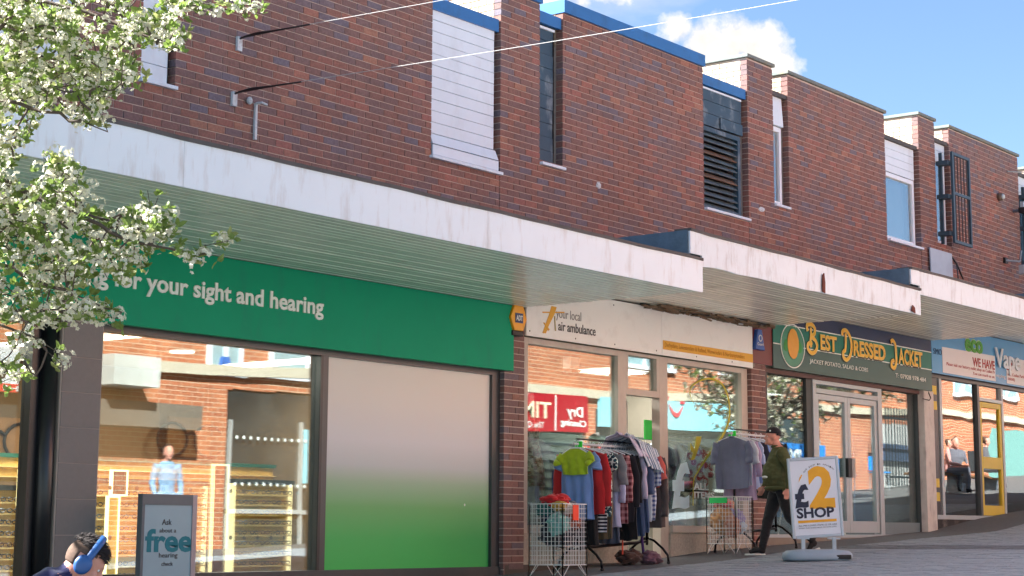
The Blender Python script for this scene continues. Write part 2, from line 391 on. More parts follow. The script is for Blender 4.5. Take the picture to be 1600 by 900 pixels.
# block paving: pavers as pieces
pv = []
rr = random.Random(3)
bx = 12.5
nx = int((34-bx)/.1); 
for i in range(nx):
    x = bx+i*.1; k = 0
    y = -1.13-(0.1 if i % 2 else 0)
    if i % 2: pv.append((x, -1.13, .1))
    while y > -7.2:
        pv.append((x, y, .2)); y -= .2
seen = []
rest = MB(); restb = MB()
def paver_mb(L): return MB().box(-.0465, .0465, -L+.0035, -.0035, -.04, 0)
pm = {}
for (x, y, L) in pv:
    dark = 21.35 < x < 22.45
    c = (x+.05, y-L/2, gz(x+.05)); u, v, z = prj(c)
    seen.append((0 if (0 < u < 1600 and v < 905 and z > 0) else 1, z, x, y, L, dark))
seen.sort()
for idx, (ins, z, x, y, L, dark) in enumerate(seen):
    zz = gz(x+.05)+.004+rr.uniform(-.0025, .0025)
    if idx < 300 and not ins:
        k = (L, dark)
        if k not in pm: pm[k] = paver_mb(L).mesh('paver', PAVEB if dark else PAVE)
        o = bpy.data.objects.new('paver', pm[k]); COL.objects.link(o); o.location = (x+.05, y, zz); o.rotation_euler = (rr.uniform(-.01, .01), -atan2(gz(x+.6)-gz(x-.4), 1), 0); o.parent = pav
    else:
        t = restb if dark else rest
        sl = (gz(x+.6)-gz(x-.4)); h = .0465
        t.tn = 0
        a, b_, c_, d_ = (x+.05-h, y-.0035), (x+.05+h, y-.0035), (x+.05+h, y-L+.0035), (x+.05-h, y-L+.0035)
        q = [(a[0], a[1], zz-h*sl), (b_[0], b_[1], zz+h*sl), (c_[0], c_[1], zz+h*sl), (d_[0], d_[1], zz-h*sl)]
        t.add(q+[(p[0], p[1], p[2]-.03) for p in q], [(3, 2, 1, 0), (0, 1, 5, 4), (1, 2, 6, 5), (2, 3, 7, 6), (3, 0, 4, 7)])
rest.build('block_pavers', PAVE, pav, kind='stuff'); restb.build('dark_block_pavers', PAVEB, pav, kind='stuff')

gum = MB(); gr = random.Random(9)
for i in range(420):
    x = gr.uniform(13.5, 33); y = -gr.uniform(.05, 6.5)
    if prj((x, y, gz(x)))[0] > 1640: continue
    r0 = gr.uniform(.008, .028); n_g = 7; z = gz(x)+.0075
    gum.add([(x+cos(k*6.283/n_g)*r0*gr.uniform(.7, 1.2), y+sin(k*6.283/n_g)*r0*gr.uniform(.7, 1.2), z+.0025) for k in range(n_g)], [tuple(range(n_g))], gr.choice((0, 0, 1, 1, 2)))
gum.build('gum_spots', [S('dark_gum', 58, 58, 58), S('pale_gum', 176, 176, 170), S('dry_leaf_bit', 150, 120, 80)], pav, kind='stuff')
# ------------------------------------------------------------------ brickwork
CH = .075
brick_meshes = {}
def visible_brick(x, z, zmin):
    if z < zmin and z > 4.2: return None
    u, v, d = prj((x, 0, z))
    if d < 0 or u < 40 or u > 1598 or v < 2 or v > 898: return None
    if u < 215 and v < 200: return None
    return d
def tone_rand(rnd):
    q = rnd.random()
    if q < .10: return rnd.uniform(0, .14)
    if q < .38: return rnd.uniform(.16, .38)
    if q < .88: return rnd.uniform(.38, .78)
    return rnd.uniform(.8, 1)
def brickwork(root, areas, zmin, seed=1, limit=300):
    """areas: list of (x0,x1,z0,z1,holes); bricks of the front face, 300 as pieces"""
    rnd = random.Random(seed); L = []
    for (X0, X1, Z0, Z1, holes) in areas:
        k0 = int(math.floor(Z0/CH+.001)); k = k0
        while k*CH < Z1-.02:
            z = k*CH; za = max(z+.005, Z0); zb = min(z+CH-.005, Z1); k += 1
            if zb-za < .02: continue
            zc = (za+zb)/2
            iv = [(X0, X1)]
            for (a, b, c, d) in holes:
                if c < zc < d:
                    nv = []
                    for (p, q) in iv:
                        if b <= p or a >= q: nv.append((p, q)); continue
                        if a > p: nv.append((p, a))
                        if b < q: nv.append((b, q))
                    iv = nv
            off = .1125 if k % 2 else 0.0
            if rnd.random() < .12: off += .05
            for (p, q) in iv:
                x = math.floor((p-off)/.225)*.225+off; cuts = [p]
                while x < q:
                    if p+.055 < x < q-.055: cuts.append(x)
                    x += .225
                cuts.append(q)
                for a, b in zip(cuts, cuts[1:]):
                    L.append((a+(.0 if a == p else .005), b-(.0 if b == q else .005), za, zb, tone_rand(rnd)))
    vis = []
    for i, (a, b, za, zb, t) in enumerate(L):
        d = visible_brick((a+b)/2, (za+zb)/2, zmin)
        if d: vis.append((d, i))
    vis.sort(); pick = set(i for _, i in vis[:limit])
    st = MB()
    for i, (a, b, za, zb, t) in enumerate(L):
        y = rnd.uniform(-.002, .0015)
        if i in pick:
            key = (round((b-a)/.01)*.01, round((zb-za)/.005)*.005, round(t*20)/20)
            if key not in brick_meshes:
                w, h, tt = b-a, zb-za, max(.001, round(t*20)/20)
                brick_meshes[key] = MB().brick(-w/2, w/2, -h/2, h/2, 0, .1, tt).mesh('brick', BRICK)
            o = bpy.data.objects.new('brick', brick_meshes[key]); COL.objects.link(o)
            o.location = ((a+b)/2, y, (za+zb)/2); adopt(o, root)
        else: st.brick(a, b, za, zb, y, .1, max(t, .001))
    st.build('brick', BRICK, root, kind='stuff')
def core(root, areas, name='mortar_bed', y0=.007, y1=.24):
    b = MB()
    for (X0, X1, Z0, Z1, holes) in areas:
        hs = [(max(X0, a-.012), min(X1, c+.012), max(Z0, z-.012), min(Z1, w+.012)) for (a, c, z, w) in holes]
        xs = sorted(set([X0+.006, X1-.006]+[min(max(h[i], X0+.006), X1-.006) for h in hs for i in (0, 1)])); zs = sorted(set([Z0, Z1-.004]+[min(h[i], Z1-.004) for h in hs for i in (2, 3)]))
        for xa, xb in zip(xs, xs[1:]):
            run = None
            for za, zb in zip(zs, zs[1:]):
                cx_, cz_ = (xa+xb)/2, (za+zb)/2
                ins = any(h[0] < cx_ < h[1] and h[2] < cz_ < h[3] for h in hs)
                if not ins: run = (run[0], zb) if run else (za, zb)
                if ins and run: b.box(xa, xb, y0, y1, *run); run = None
            if run: b.box(xa, xb, y0, y1, *run)
    return b.build(name, MORTAR, root)
PR = .85   # depth of the parapet returns
def parapet_return(root, x, z0, z1, m=CREAMB, seed=0):
    """painted brick flank of a parapet pier facing the lower roof"""
    rnd = random.Random(seed); k = int(z0/CH)
    n = 0
    while k*CH < z1-.02:
        z = k*CH; k += 1; off = .1125 if k % 2 else 0
        y = .105-off
        while y < PR:
            a = max(y+.006, .103); b_ = min(y+.219, PR); y += .225
            if b_-a < .03: continue
            za = max(z+.006, z0); zb = min(z+CH-.006, z1)
            if zb-za < .02: continue
            o = MB().box(x-rnd.uniform(.001, .004), x+.09, a, b_, za, zb).build('painted_brick', m, root)
    MB().box(x+.009, x+.2, .103, PR-.004, z0, z1-.003).build('return_core', m, root)

def boards(root, x0, x1, z0, z1, y, m, n, name='board', th=.02, gap=.006, tilt=0.0, wob=0.002):
    h = (z1-z0)/n
    for i in range(n):
        za = z0+i*h+gap/2; zb = z0+(i+1)*h-gap/2; d = R.uniform(-wob, wob)
        b = MB(); yy = y+d
        b.add([(x0, yy-tilt, za), (x1, yy-tilt, za), (x1, yy+th, za), (x0, yy+th, za), (x0, yy, zb), (x1, yy, zb), (x1, yy+th, zb), (x0, yy+th, zb)],
              [(0, 3, 2, 1), (4, 5, 6, 7), (0, 1, 5, 4), (1, 2, 6, 5), (2, 3, 7, 6), (3, 0, 4, 7)])
        b.build(name, m, root)

def upvc(root, x0, x1, z0, z1, y, name='window', curtain=None):
    w = MB()
    w.box(x0, x0+.06, y-.02, y+.05, z0, z1).box(x1-.06, x1, y-.02, y+.05, z0, z1).box(x0+.06, x1-.06, y-.02, y+.05, z1-.07, z1).box(x0+.06, x1-.06, y-.02, y+.05, z0, z0+.07)
    wo = w.build(name, UPVC, root, bevel=.006)
    MB().box(x0+.055, x1-.055, y+.015, y+.03, z0+.065, z1-.065).build('pane', GLASS_SKY, wo)
    if curtain:
        c = MB(); n = 18; vs = []
        for i in range(n+1):
            t = i/n; x = x0+.06+(x1-x0-.12)*t; yy = y+.14+.025*sin(t*21+.7)
            vs += [(x, yy, z0+.03), (x, yy, z1-.05), (x, yy+.01, z0+.03), (x, yy+.01, z1-.05)]
        fs = []
        for i in range(n): a = i*4; fs += [(a, a+4, a+5, a+1), (a+2, a+3, a+7, a+6)]
        c.add(vs, fs); c.build('curtain', curtain, wo, smooth=True)
    return wo
CURT = S('pale_curtain', 226, 236, 240, rough=.8, var=.04)
def sill(root, x0, x1, z, m=UPVC, d=.06):
    MB().box(x0-.03, x1+.05, -d, .1, z-.035, z).build('sill', m, root, bevel=.004)

def coping(root, x0, x1, z, y1=PR, m=COPE, n=1, h=.05):
    for i in range(n):
        a = x0+(x1-x0)*i/n; b_ = x0+(x1-x0)*(i+1)/n
        MB().box(a-(0.03 if i == 0 else 0), b_-.004+(.03 if i == n-1 else 0), -.035, y1, z-h+R.uniform(-.002, .002), z+R.uniform(-.003, .003)).build('coping_stone', m, root, bevel=.006)

def block_top(root, x0, x1, z0, z1, seed, side=True):
    MB().box(x0+.21, x1-.006, .25, PR, z0, z1-.004).build('parapet_core', FELTD, root)
    if side: parapet_return(root, x0, z0, z1, seed=seed)

def lower_roof(root, x0, x1, z, m, h=.13, side_y=.02):
    b = MB().box(x0+.003, x1-.003, side_y, side_y+.05, z-h, z+.01, 0); b.box(x0+.003, x1-.003, side_y+.05, 1.2, z-.05, z-.01, 1)
    b.build('roof_edge', [m, FELTD], root)

def louvre(root, x0, x1, z0, z1, y):
    DK = NAVYB
    fr = MB().box(x0, x0+.05, y-.03, y+.05, z0, z1).box(x1-.07, x1, y-.03, y+.05, z0, z1).box(x0+.05, x1-.07, y-.03, y+.05, z1-.06, z1).box(x0+.05, x1-.07, y-.03, y+.05, z0, z0+.05).build('louvre_frame', DK, root)
    MB().box(x0+.05, x1-.07, y+.12, y+.14, z0, z1).build('dark_void', BLACKM, root)
    n = 13; SL = S('peeling_slat_paint', 96, 114, 122, rough=.6, var=.3, vscale=8, bump=.5, stain=((.04, .05, .05), .7, 9, .4))
    SR = S('rotten_bare_slat', 122, 98, 80, rough=.8, var=.3, vscale=9, stain=((.1, .16, .2), .6, 8, 1))
    for i in range(n):
        z = z0+.07+(z1-z0-.15)*i/(n-1); dy = R.uniform(-.006, .006); tz = R.uniform(-.012, .012)
        b = MB(); a = (x0+.05, y+.0+dy, z-.03); 
        b.add([(x0+.05, y-.02+dy, z-.035), (x1-.07, y-.02+dy, z-.035+tz), (x1-.07, y-.012+dy, z-.045+tz), (x0+.05, y-.012+dy, z-.045),
               (x0+.05, y+.06+dy, z+.035), (x1-.07, y+.06+dy, z+.035+tz), (x1-.07, y+.068+dy, z+.025+tz), (x0+.05, y+.068+dy, z+.025)],
              [(0, 1, 5, 4), (3, 7, 6, 2), (0, 3, 2, 1), (4, 5, 6, 7), (1, 2, 6, 5), (0, 4, 7, 3)])
        b.build('slat', SR if i in (9, 5) else SL, root, label='bare rotten louvre slat' if i in (9, 5) else None)

def cage(root, x0, x1, z0, z1, out=.26):
    b = MB(); m = S('dark_cage_steel', 62, 84, 96, rough=.5, metal=.3, var=.3)
    for (xa, xb) in ((x0, x0+.06), (x1-.05, x1)): b.box(xa, xb, -out, -out+.04, z0, z1)
    for z in (z0, (z0*.47+z1*.53), z1-.05): b.box(x0+.06, x1-.05, -out+.001, -out+.039, z, z+.05)
    b.box(x0, x0+.045, -.06, -.01, z0, z1)
    b.build('cage_frame', m, root)
    for z in (z0+.15, (z0+z1)/2, z1-.2):
        MB().box(x0-.10, x0+.05, -out+.05, -.002, z-.03, z+.04).build('cage_bracket', m, root)
    n = 5
    for i in range(n):
        x = x0+.06+(x1-x0-.11)*(i+.5)/n
        MB().tube([(x, -out+.02, z0+.03), (x, -out+.02, z1-.03)], .011, 6).build('cage_bar', S('rusty_bar', 74, 66, 66, rough=.7, var=.4), root)

# ---- the canopies
def canopy(root, x0, x1, zs, ftop, fm, sm, joints=(), left_ext=0.0, sag=0.0, yf=-2.42, damage=False):
    """projecting concrete canopy: fascia board(s), soffit boards, felt top"""
    cx = MB().box(x0-left_ext+.03, x1-.02, yf+.035, -.002, zs+.10 if not left_ext else max(zs+.10, zs+.09), ftop-.01)
    c = cx.build('canopy', FELT, root)
    xs = [x0]+list(joints)+[x1]
    for i, (a, b_) in enumerate(zip(xs, xs[1:])):
        m_ = MB(); n = max(2, int((b_-a)/.25)); vs = []
        for k in range(n+1):
            t = k/n; x = a+.0015+(b_-a-.003)*t
            w = .006*noise.noise(Vector((x*1.1, 3.3, zs)))+(0 if not damage else .012*noise.noise(Vector((x*2.4, 1.3, 0))))
            zt = ftop+.012*noise.noise(Vector((x*.7, zs, 7)))-sag*((x-x0)/(x1-x0))
            zb = zs-.012+(.02*noise.noise(Vector((x*3.1, zs, 2))) if damage else 0)
            vs += [(x, yf+w, zb), (x, yf+w, zt), (x, yf+w+.022, zt), (x, yf+w+.022, zb)]
        fs = [(0, 3, 2, 1), (n*4, n*4+1, n*4+2, n*4+3)]
        for k in range(n):
            o = k*4
            for j in range(4): q = (j+1) % 4; fs.append((o+j, o+j+4, o+q+4, o+q)[::-1])
        m_.add(vs, fs); m_.build('fascia_board', fm, c)
    if left_ext:
        MB().box(x0-left_ext, x0-.002, yf, yf+.022, zs+.10, ftop).build('fascia_board', fm, c)
    # weathered top flashing
    b = MB(); n = 40; vs = []
    for k in range(n+1):
        x = x0-left_ext+(x1-x0+left_ext)*k/n; z = ftop-sag*max(0, (x-x0)/(x1-x0))+.010*noise.noise(Vector((x*2, 5, zs)))
        vs += [(x, yf-.014, z-.004), (x, yf-.014, z+.026), (x, yf+.2, z+.026), (x, yf+.2, z-.004)]
    fs = [(0, 3, 2, 1), (n*4, n*4+1, n*4+2, n*4+3)]
    for k in range(n):
        for j in range(4): q = (j+1) % 4; fs.append((k*4+j, k*4+j+4, k*4+q+4, k*4+q)[::-1])
    b.add(vs, fs); b.build('top_flashing', FELTD, c)
    nb = 24; w = (-yf-.03)/nb
    for i in range(nb):
        y0_ = yf+.03+i*w
        z = zs+R.uniform(-.003, .003)
        bb = MB().box(x0, x1, y0_+.009, y0_+w-.009, z, z+.012); bb.build('soffit_board', sm, c)
    MB().box(x0+.002, x1-.002, yf+.03, -.004, zs+.006, zs+.02).build('soffit_batten', S('soffit_gap', 244, 242, 232, rough=.6), c)
    # closed left flank
    if left_ext:
        MB().box(x0-left_ext-.012, x0-left_ext+.03, yf+.03, -.01, zs+.09, ftop+.01).build('flank_felt', FELT, c)
    return c

# ================================================================== 1 green optician building (two bays)
ZR1, ZP1 = 7.87, 8.10
G = thing('shop_building', 'red brick building with the long green optician fascia, first and largest on the left', 'shop building', (4.2, 0, gz(10)), world=True)
XA0 = 4.2
zs0 = at(250, 133)[2]
holesG = [(8.95, 10.12, 5.75, ZP1), (10.87, 11.28, zs0, ZP1), (14.95, 16.16, 5.76, ZP1)]
areaG = [(XA0, 16.16, 4.66, ZP1, holesG)]
brickwork(G, areaG, 5.36, 21); core(G, areaG)
for (a, b_, s_) in ((10.12, 10.87, 1), (11.28, 14.95, 2), (XA0, 8.95, 3)): block_top(G, a, b_, ZR1-.3, ZP1, s_)
for (a, b_) in ((XA0, 8.95), (10.12, 10.87), (11.28, 14.95)):
    MB().box(a-.01, b_+.01, -.03, PR, ZP1-.20, ZP1+.02).build('parapet_trim', BLUE, G)
lower_roof(G, 14.95, 16.16, 7.58, BLUE, .14); lower_roof(G, 8.95, 10.12, 7.58, BLUE, .14); lower_roof(G, 10.87, 11.28, 7.7, BLUE, .12)
# boarded windows
w1 = thing('boarded_window', '', '', (15, 0, 5.8)); 
def window_root(root, name, x0, x1, z0, z1, y, m=BLACKM):
    return MB().box(x0+.01, x1-.01, y+.025, y+.05, z0, z1).build(name, m, root)
bpy.data.objects.remove(w1)
wb = window_root(G, 'boarded_window', 14.95, 16.16, 5.76, 7.46, .06)
boards(wb, 14.965, 16.10, 6.05, 7.46, .045, WHITE, 11)
boards(wb, 14.965, 16.12, 5.92, 6.045, .035, WHITE, 1, tilt=.05)
boards(wb, 14.965, 16.12, 5.80, 5.915, -.015, WHITE, 1, tilt=.0)
sill(wb, 14.96, 16.12, 5.79, WHITE, .05)
wb = window_root(G, 'boarded_window', 8.95, 10.12, 5.76, 7.46, .06); boards(wb, 8.97, 10.1, 5.8, 7.46, .045, WHITE, 12)
wb = window_root(G, 'boarded_window', 10.87, 11.28, zs0, 7.6, .06); boards(wb, 10.885, 11.22, zs0+.03, 7.6, .045, WHITE, 11); sill(wb, 10.88, 11.24, zs0+.02, WHITE, .04)
# roofs and rear shells of the row
def shell(root, x0, x1, zr, z0, zc):
    b = MB(); b.box(x0, x1, .26, 9.0, zr-.25, zr-.1, 0); b.box(x0, x1, 9.0, 9.2, z0-1, zr-.1, 1)
    b.build('roof', [FELTD, INWALL], root)
def room(root, x0, x1, z0, zc, y0=.35, y1=5.0, wall=INWALL, floor=None, ceil=None):
    b = MB()
    b.box(x0, x1, y1, y1+.1, z0-.1, zc+.1, 0); b.box(x0, x0+.08, y0, y1, z0, zc, 0); b.box(x1-.08, x1, y0, y1, z0, zc, 0)
    b.box(x0, x1, y0-.2, y1, z0-.1, z0, 1); b.box(x0, x1, y0-.2, y1, zc, zc+.1, 2)
    b.box(x0, x1, .24, .32, zc-.02, zc+1.2, 0)
    return b.build('shop_interior', [wall, floor or S('shop_floor', 130, 120, 108, rough=.5), ceil or S('shop_ceiling', 214, 208, 196, rough=.9)], root)
shell(G, XA0, 16.2, 7.7, 1, 4.2)
TAN = S('tan_interior_wall', 150, 118, 84, rough=.7, var=.06)
room(G, XA0, 16.22, 1.12, 3.72, .2, 4.6, wall=TAN, ceil=S('warm_ceiling', 186, 150, 112, rough=.8))
CAN1 = canopy(G, 2.5, 16.595, 4.29, 4.655, FASC, SOFFG, joints=(5.9, 9.235, 12.9), sag=.035)
# green sign
sg = MB().box(4.2, 16.35, -.07, -.0, 3.545, 4.282).build('sign_board', GREEN, G, label='long green fascia sign')
text('lettering', 'Caring for your sight and hearing', SIGNW, sg, (9.86, -.071, 3.875), width=13.245-9.86, height=.165, bold=.022, extrude=.012)
# shopfront
gy = .1
MB().box(10.53, 16.27, gy-.04, gy+.08, 3.49, 3.56).build('window_head', FRAME, G)
MB().box(10.5, 16.3, gy-.06, gy+.1, 1.25, 1.385).build('window_sill', FRAME, G, bevel=.006)
MB().box(13.37, 13.49, gy-.035, gy+.08, 1.385, 3.49).build('mullion', FRAME, G)
MB().box(13.365, 13.40, gy-.05, gy-.036, 1.385, 3.49).build('mullion_gasket', BLACKM, G)
MB().box(16.13, 16.27, gy-.04, gy+.08, 1.385, 3.49).build('window_jamb', FRAME, G)
MB().box(10.5, 16.3, gy-.02, gy+.1, .9, 1.25).build('stall_riser', FRAME, G)
MB().box(10.53, 13.37, gy+.02, gy+.032, 1.385, 3.49).build('window_pane', GLASS, G)
# printed gradient vinyl panel
m = bpy.data.materials.new('gradient_vinyl_print'); m.use_nodes = True; t = m.node_tree; b_ = t.nodes['Principled BSDF']; b_.inputs['Roughness'].default_value = .55
b_.inputs['Specular IOR Level'].default_value = .25
geo = N(t, 'ShaderNodeNewGeometry'); sx = N(t, 'ShaderNodeSeparateXYZ'); t.links.new(geo.outputs['Position'], sx.inputs[0])
mr = N(t, 'ShaderNodeMapRange'); t.links.new(sx.outputs[2], mr.inputs[0]); mr.inputs[1].default_value = 1.37; mr.inputs[2].default_value = 3.49
cr = N(t, 'ShaderNodeValToRGB'); t.links.new(mr.outputs[0], cr.inputs[0]); e = cr.color_ramp.elements
e[0].position = 0; e[0].color = lin((84, 196, 100)); e[1].position = 1; e[1].color = lin((234, 228, 216))
for p, c in ((.15, (90, 190, 104)), (.30, (124, 186, 120)), (.42, (168, 196, 166)), (.50, (202, 208, 206)), (.62, (222, 222, 222)), (.8, (230, 226, 218))):
    x = e.new(p); x.color = lin(c)
t.links.new(cr.outputs[0], b_.inputs['Base Color']); 
MB().box(13.49, 16.13, gy+.0, gy+.03, 1.385, 3.49).build('printed_window_panel', m, G, label='window panel printed with a white to green gradient')
MB().ell((15.71, gy-.001, 2.05), (.012, .002, .014), 8, 6).build('paint_fleck', SIGNW, G)
# tiled pier and black post
for i in range(9):
    z0_ = 3.52-(i+1)*.30
    MB().box(10.10, 10.515, -.06, .05, z0_+.003, z0_+.297).build('wall_tile', TILE, G)
MB().box(10.085, 10.525, -.055, .3, .8, 3.54).build('tiled_pier_core', GROUT, G)
MB().tube([(10.02, .02, .7), (10.02, .02, 3.545)], .075, 16).build('black_round_post', BLACKM, G, smooth=True)
MB().box(9.86, 9.95, .04, .16, .8, 3.545).build('window_jamb', BLACKM, G)
MB().box(4.3, 9.86, gy+.02, gy+.032, 1.1, 3.49).build('window_pane', GLASS, G)
MB().box(4.2, 9.95, gy-.04, gy+.08, 3.49, 3.56).build('window_head', FRAME, G)
MB().box(4.2, 9.95, gy-.04, gy+.08, .6, 1.1).build('stall_riser', FRAME, G)
MB().box(7.0, 7.1, gy-.03, gy+.08, 1.1, 3.49).build('mullion', FRAME, G)
# ================================================================== 2 charity shop building
ZP2 = 8.09
C2 = thing('shop_building', 'brick building over the charity shop, blue parapet trim and broken louvre window', 'shop building', (16.2, 0, gz(17)), world=True)
zg = 6.04
holes2 = [(16.92, 17.38, zg, 9), (20.59, 21.76, 6.02, 9)]
area2 = [(16.17, 21.76, 4.94, ZP2-.02, holes2)]
pier2 = [(16.27, 16.64, 1.2, 4.26, [])]
brickwork(C2, area2+pier2, 5.7, 22, 260); core(C2, area2); core(C2, pier2, y0=.007, y1=.10)
for (a, b_, s_) in ((16.17, 16.92, 5), (17.38, 20.59, 6)): block_top(C2, a, b_, 7.55, ZP2-.02, s_)
for (a, b_) in ((16.17, 16.92), (17.38, 20.59)):
    MB().box(a-.01, b_+.015, -.035, PR, 7.96, 8.12).build('parapet_trim', BLUE, C2)
lower_roof(C2, 16.92, 17.38, 7.88, BLUE, .13); lower_roof(C2, 20.59, 21.76, 7.87, BLUE, .13)
wn = window_root(C2, 'boarded_window', 16.92, 17.38, zg, 7.74, .1)
boards(wn, 16.93, 17.29, zg+.02, 7.74, .085, NAVYB, 10, wob=.006); MB().box(16.93, 17.30, .06, .09, 7.70, 7.73).build('flashing_strip', WHITE, wn); sill(wn, 16.95, 17.34, zg+.005, WHITE, .05)
wl = window_root(C2, 'louvred_window', 20.59, 21.70, 6.03, 7.74, .18, BLACKM)
boards(wl, 20.60, 21.69, 7.20, 7.72, .06, NAVYB, 3, wob=.004); MB().box(20.6, 21.68, .045, .07, 7.695, 7.72).build('flashing_strip', WHITE, wl)
boards(wl, 21.1, 21.68, 7.2, 7.36, .03, NAVYB, 1)
louvre(wl, 20.60, 21.64, 6.05, 7.18, .08); sill(wl, 20.62, 21.70, 6.04, WHITE, .05)
shell(C2, 16.2, 21.75, 7.7, 1, 4.2)
canopy(C2, 16.60, 22.03, 4.575, 4.915, FASC2, SOFF, joints=(18.1, 19.45, 20.5), left_ext=.23, sag=.03, yf=-2.41, damage=True)
# rust patch and broken soffit edge
RUST = S('rusted_metal', 104, 52, 38, rough=.9, var=.4, vscale=12, bump=1)
p = at(1284, 441, -2.41)
MB().prism([(p.x-.03, -2.44, p.z-.12), (p.x+.03, -2.44, p.z-.13), (p.x+.035, -2.44, p.z), (p.x+.015, -2.44, p.z+.11), (p.x-.02, -2.44, p.z+.08), (p.x-.035, -2.44, p.z-.03)], (0, .012, 0)).build('rust_patch', RUST, C2)
p = at(1424, 483, -2.41)
MB().prism([(p.x-.05, -2.44, p.z-.03), (p.x+.06, -2.44, p.z-.05), (p.x+.05, -2.44, p.z+.02), (p.x-.01, -2.44, p.z+.05)], (0, .012, 0)).build('rust_patch', RUST, C2)
SPL = S('splintered_timber', 120, 100, 78, rough=.9, var=.4, vscale=14, bump=.8)
ch = MB()
for i in range(90):
    x = 18.9+R.random()**.8*3.05; y = -R.uniform(.02, .30)
    L_ = R.uniform(.06, .32); ch.obox((x, y, 4.56+R.uniform(-.035, .01)), ((1, R.uniform(-.1, .1), R.uniform(-.12, .08)), (0, 1, 0), (0, 0, 1)), (L_, R.uniform(.01, .05), R.uniform(.006, .03)))
ch.build('splintered_soffit_edge', SPL, C2)
dk = MB()
for i in range(30):
    x = 18.9+R.random()**.8*3.0
    dk.obox((x, -R.uniform(.03, .22), 4.565), ((1, R.uniform(-.1, .1), 0), (0, 1, 0), (0, 0, 1)), (R.uniform(.1, .35), R.uniform(.02, .06), .02))
dk.build('soffit_hole', BLACKM, C2)
# sign boards
SIGC = S('cream_sign_board', 240, 242, 236, rough=.45, var=.03, vscale=2, stain=((.45, .42, .36), .25, 4, 1))
sa = MB().box(16.64, 19.475, -.03, -.002, 3.975, 4.56).build('sign_board', SIGC, C2)
sb = MB().box(19.481, 21.75, -.03, -.002, 3.975, 4.56).build('sign_board', SIGC, C2)
YEL = S('sign_yellow', 226, 168, 40, rough=.5, var=.03); CHAR = S('charcoal_print', 52, 54, 56, rough=.5, var=.02); GREYT = S('grey_print', 128, 128, 124, rough=.5)
text('lettering', 'your local', GREYT, sa, (17.21, -.031, 4.235), width=.50, height=.115, bold=-.006)
text('lettering', 'air ambulance', CHAR, sa, (17.25, -.031, 4.088), width=.76, height=.115, bold=.008)
def pxs(pts, Y): return [tuple(at(a, b, Y)) for a, b in pts]
def flatprint(root, name, pts, Y, m, off=.004):
    return MB().prism(pxs(pts, Y), (0, off, 0)).build(name, m, root)
flatprint(sa, 'helicopter_emblem', [(862, 478), (870, 480), (866, 492), (858, 508), (853, 521), (848, 520), (852, 508), (858, 492)], -.034, YEL)
flatprint(sa, 'helicopter_emblem', [(848, 487), (882, 487.2), (882, 489.2), (848, 489)], -.036, YEL)
flatprint(sa, 'helicopter_emblem', [(849, 504), (851, 504), (859, 515), (857, 517)], -.036, YEL)
flatprint(sa, 'helicopter_emblem', [(853, 515), (855, 517), (849, 521), (848, 519)], -.036, YEL)
flatprint(sa, 'helicopter_emblem', [(866, 494), (867.5, 494), (869, 517), (867.5, 517)], -.036, S('dull_gold', 170, 150, 90))
st = MB().box(19.50, 21.749, -.034, -.0302, 4.05, 4.165).build('yellow_strip', YEL, sb)
text('lettering', 'Derbyshire, Leicestershire & Rutland, Warwickshire & Northamptonshire', S('strip_print', 190, 132, 30), st, (19.54, -.0345, 4.085), width=1.98, height=.06, extrude=.002)
for (x, z) in ((16.7, 4.03), (17.6, 4.02), (18.42, 4.02), (19.35, 4.02), (20.3, 4.02), (21.2, 4.02), (18.4, 4.5)):
    MB().ell((x, -.031, z), (.01, .004, .01), 8, 5).build('fixing_screw', CHAR, sa if x < 19.4 else sb)
# shopfront
def frame_box(root, x0, x1, z0, z1, m, y0=.06, y1=.18, name='frame_post'): return MB().box(x0, x1, y0, y1, z0, z1).build(name, m, root, bevel=.004)
frame_box(C2, 16.66, 16.79, 1.75, 3.97, BEIGE); frame_box(C2, 18.62, 18.80, 1.3, 3.97, BEIGE); frame_box(C2, 19.55, 19.74, 1.42, 3.97, BEIGE); frame_box(C2, 21.59, 21.75, 1.7, 3.97, BEIGE)
frame_box(C2, 16.79, 18.62, 3.90, 3.97, BEIGE, name='window_head'); frame_box(C2, 19.74, 21.59, 3.90, 3.97, BEIGE, name='window_head'); frame_box(C2, 18.80, 19.55, 3.93, 3.97, BEIGE, name='door_head')
frame_box(C2, 18.80, 19.55, 3.44, 3.52, BEIGE, name='transom'); frame_box(C2, 18.80, 18.85, 3.52, 3.93, BEIGE); frame_box(C2, 19.49, 19.55, 3.52, 3.93, BEIGE)
frame_box(C2, 16.79, 18.62, 1.75, 1.84, BEIGE, .0, .2, 'sill'); frame_box(C2, 19.74, 21.59, 1.76, 1.85, BEIGE, .0, .2, 'sill')
MB().box(16.66, 18.64, .03, .2, 1.15, 1.75).build('stall_riser', CONC, C2); MB().box(19.73, 21.75, .03, .2, 1.3, 1.76).build('stall_riser', CONC, C2)
MB().box(16.79, 18.62, .11, .122, 1.84, 3.90).build('window_pane', GLASS, C2); MB().box(19.74, 21.59, .11, .122, 1.85, 3.90).build('window_pane', GLASS, C2)
MB().box(18.85, 19.49, .11, .122, 3.52, 3.93).build('transom_pane', GLASS, C2)
room(C2, 16.3, 21.85, 1.40, 4.0, .2, 5.5, wall=S('charity_wall', 120, 116, 104, rough=.9), ceil=S('charity_ceiling', 140, 134, 120, rough=.9), floor=S('charity_floor', 78, 72, 66))
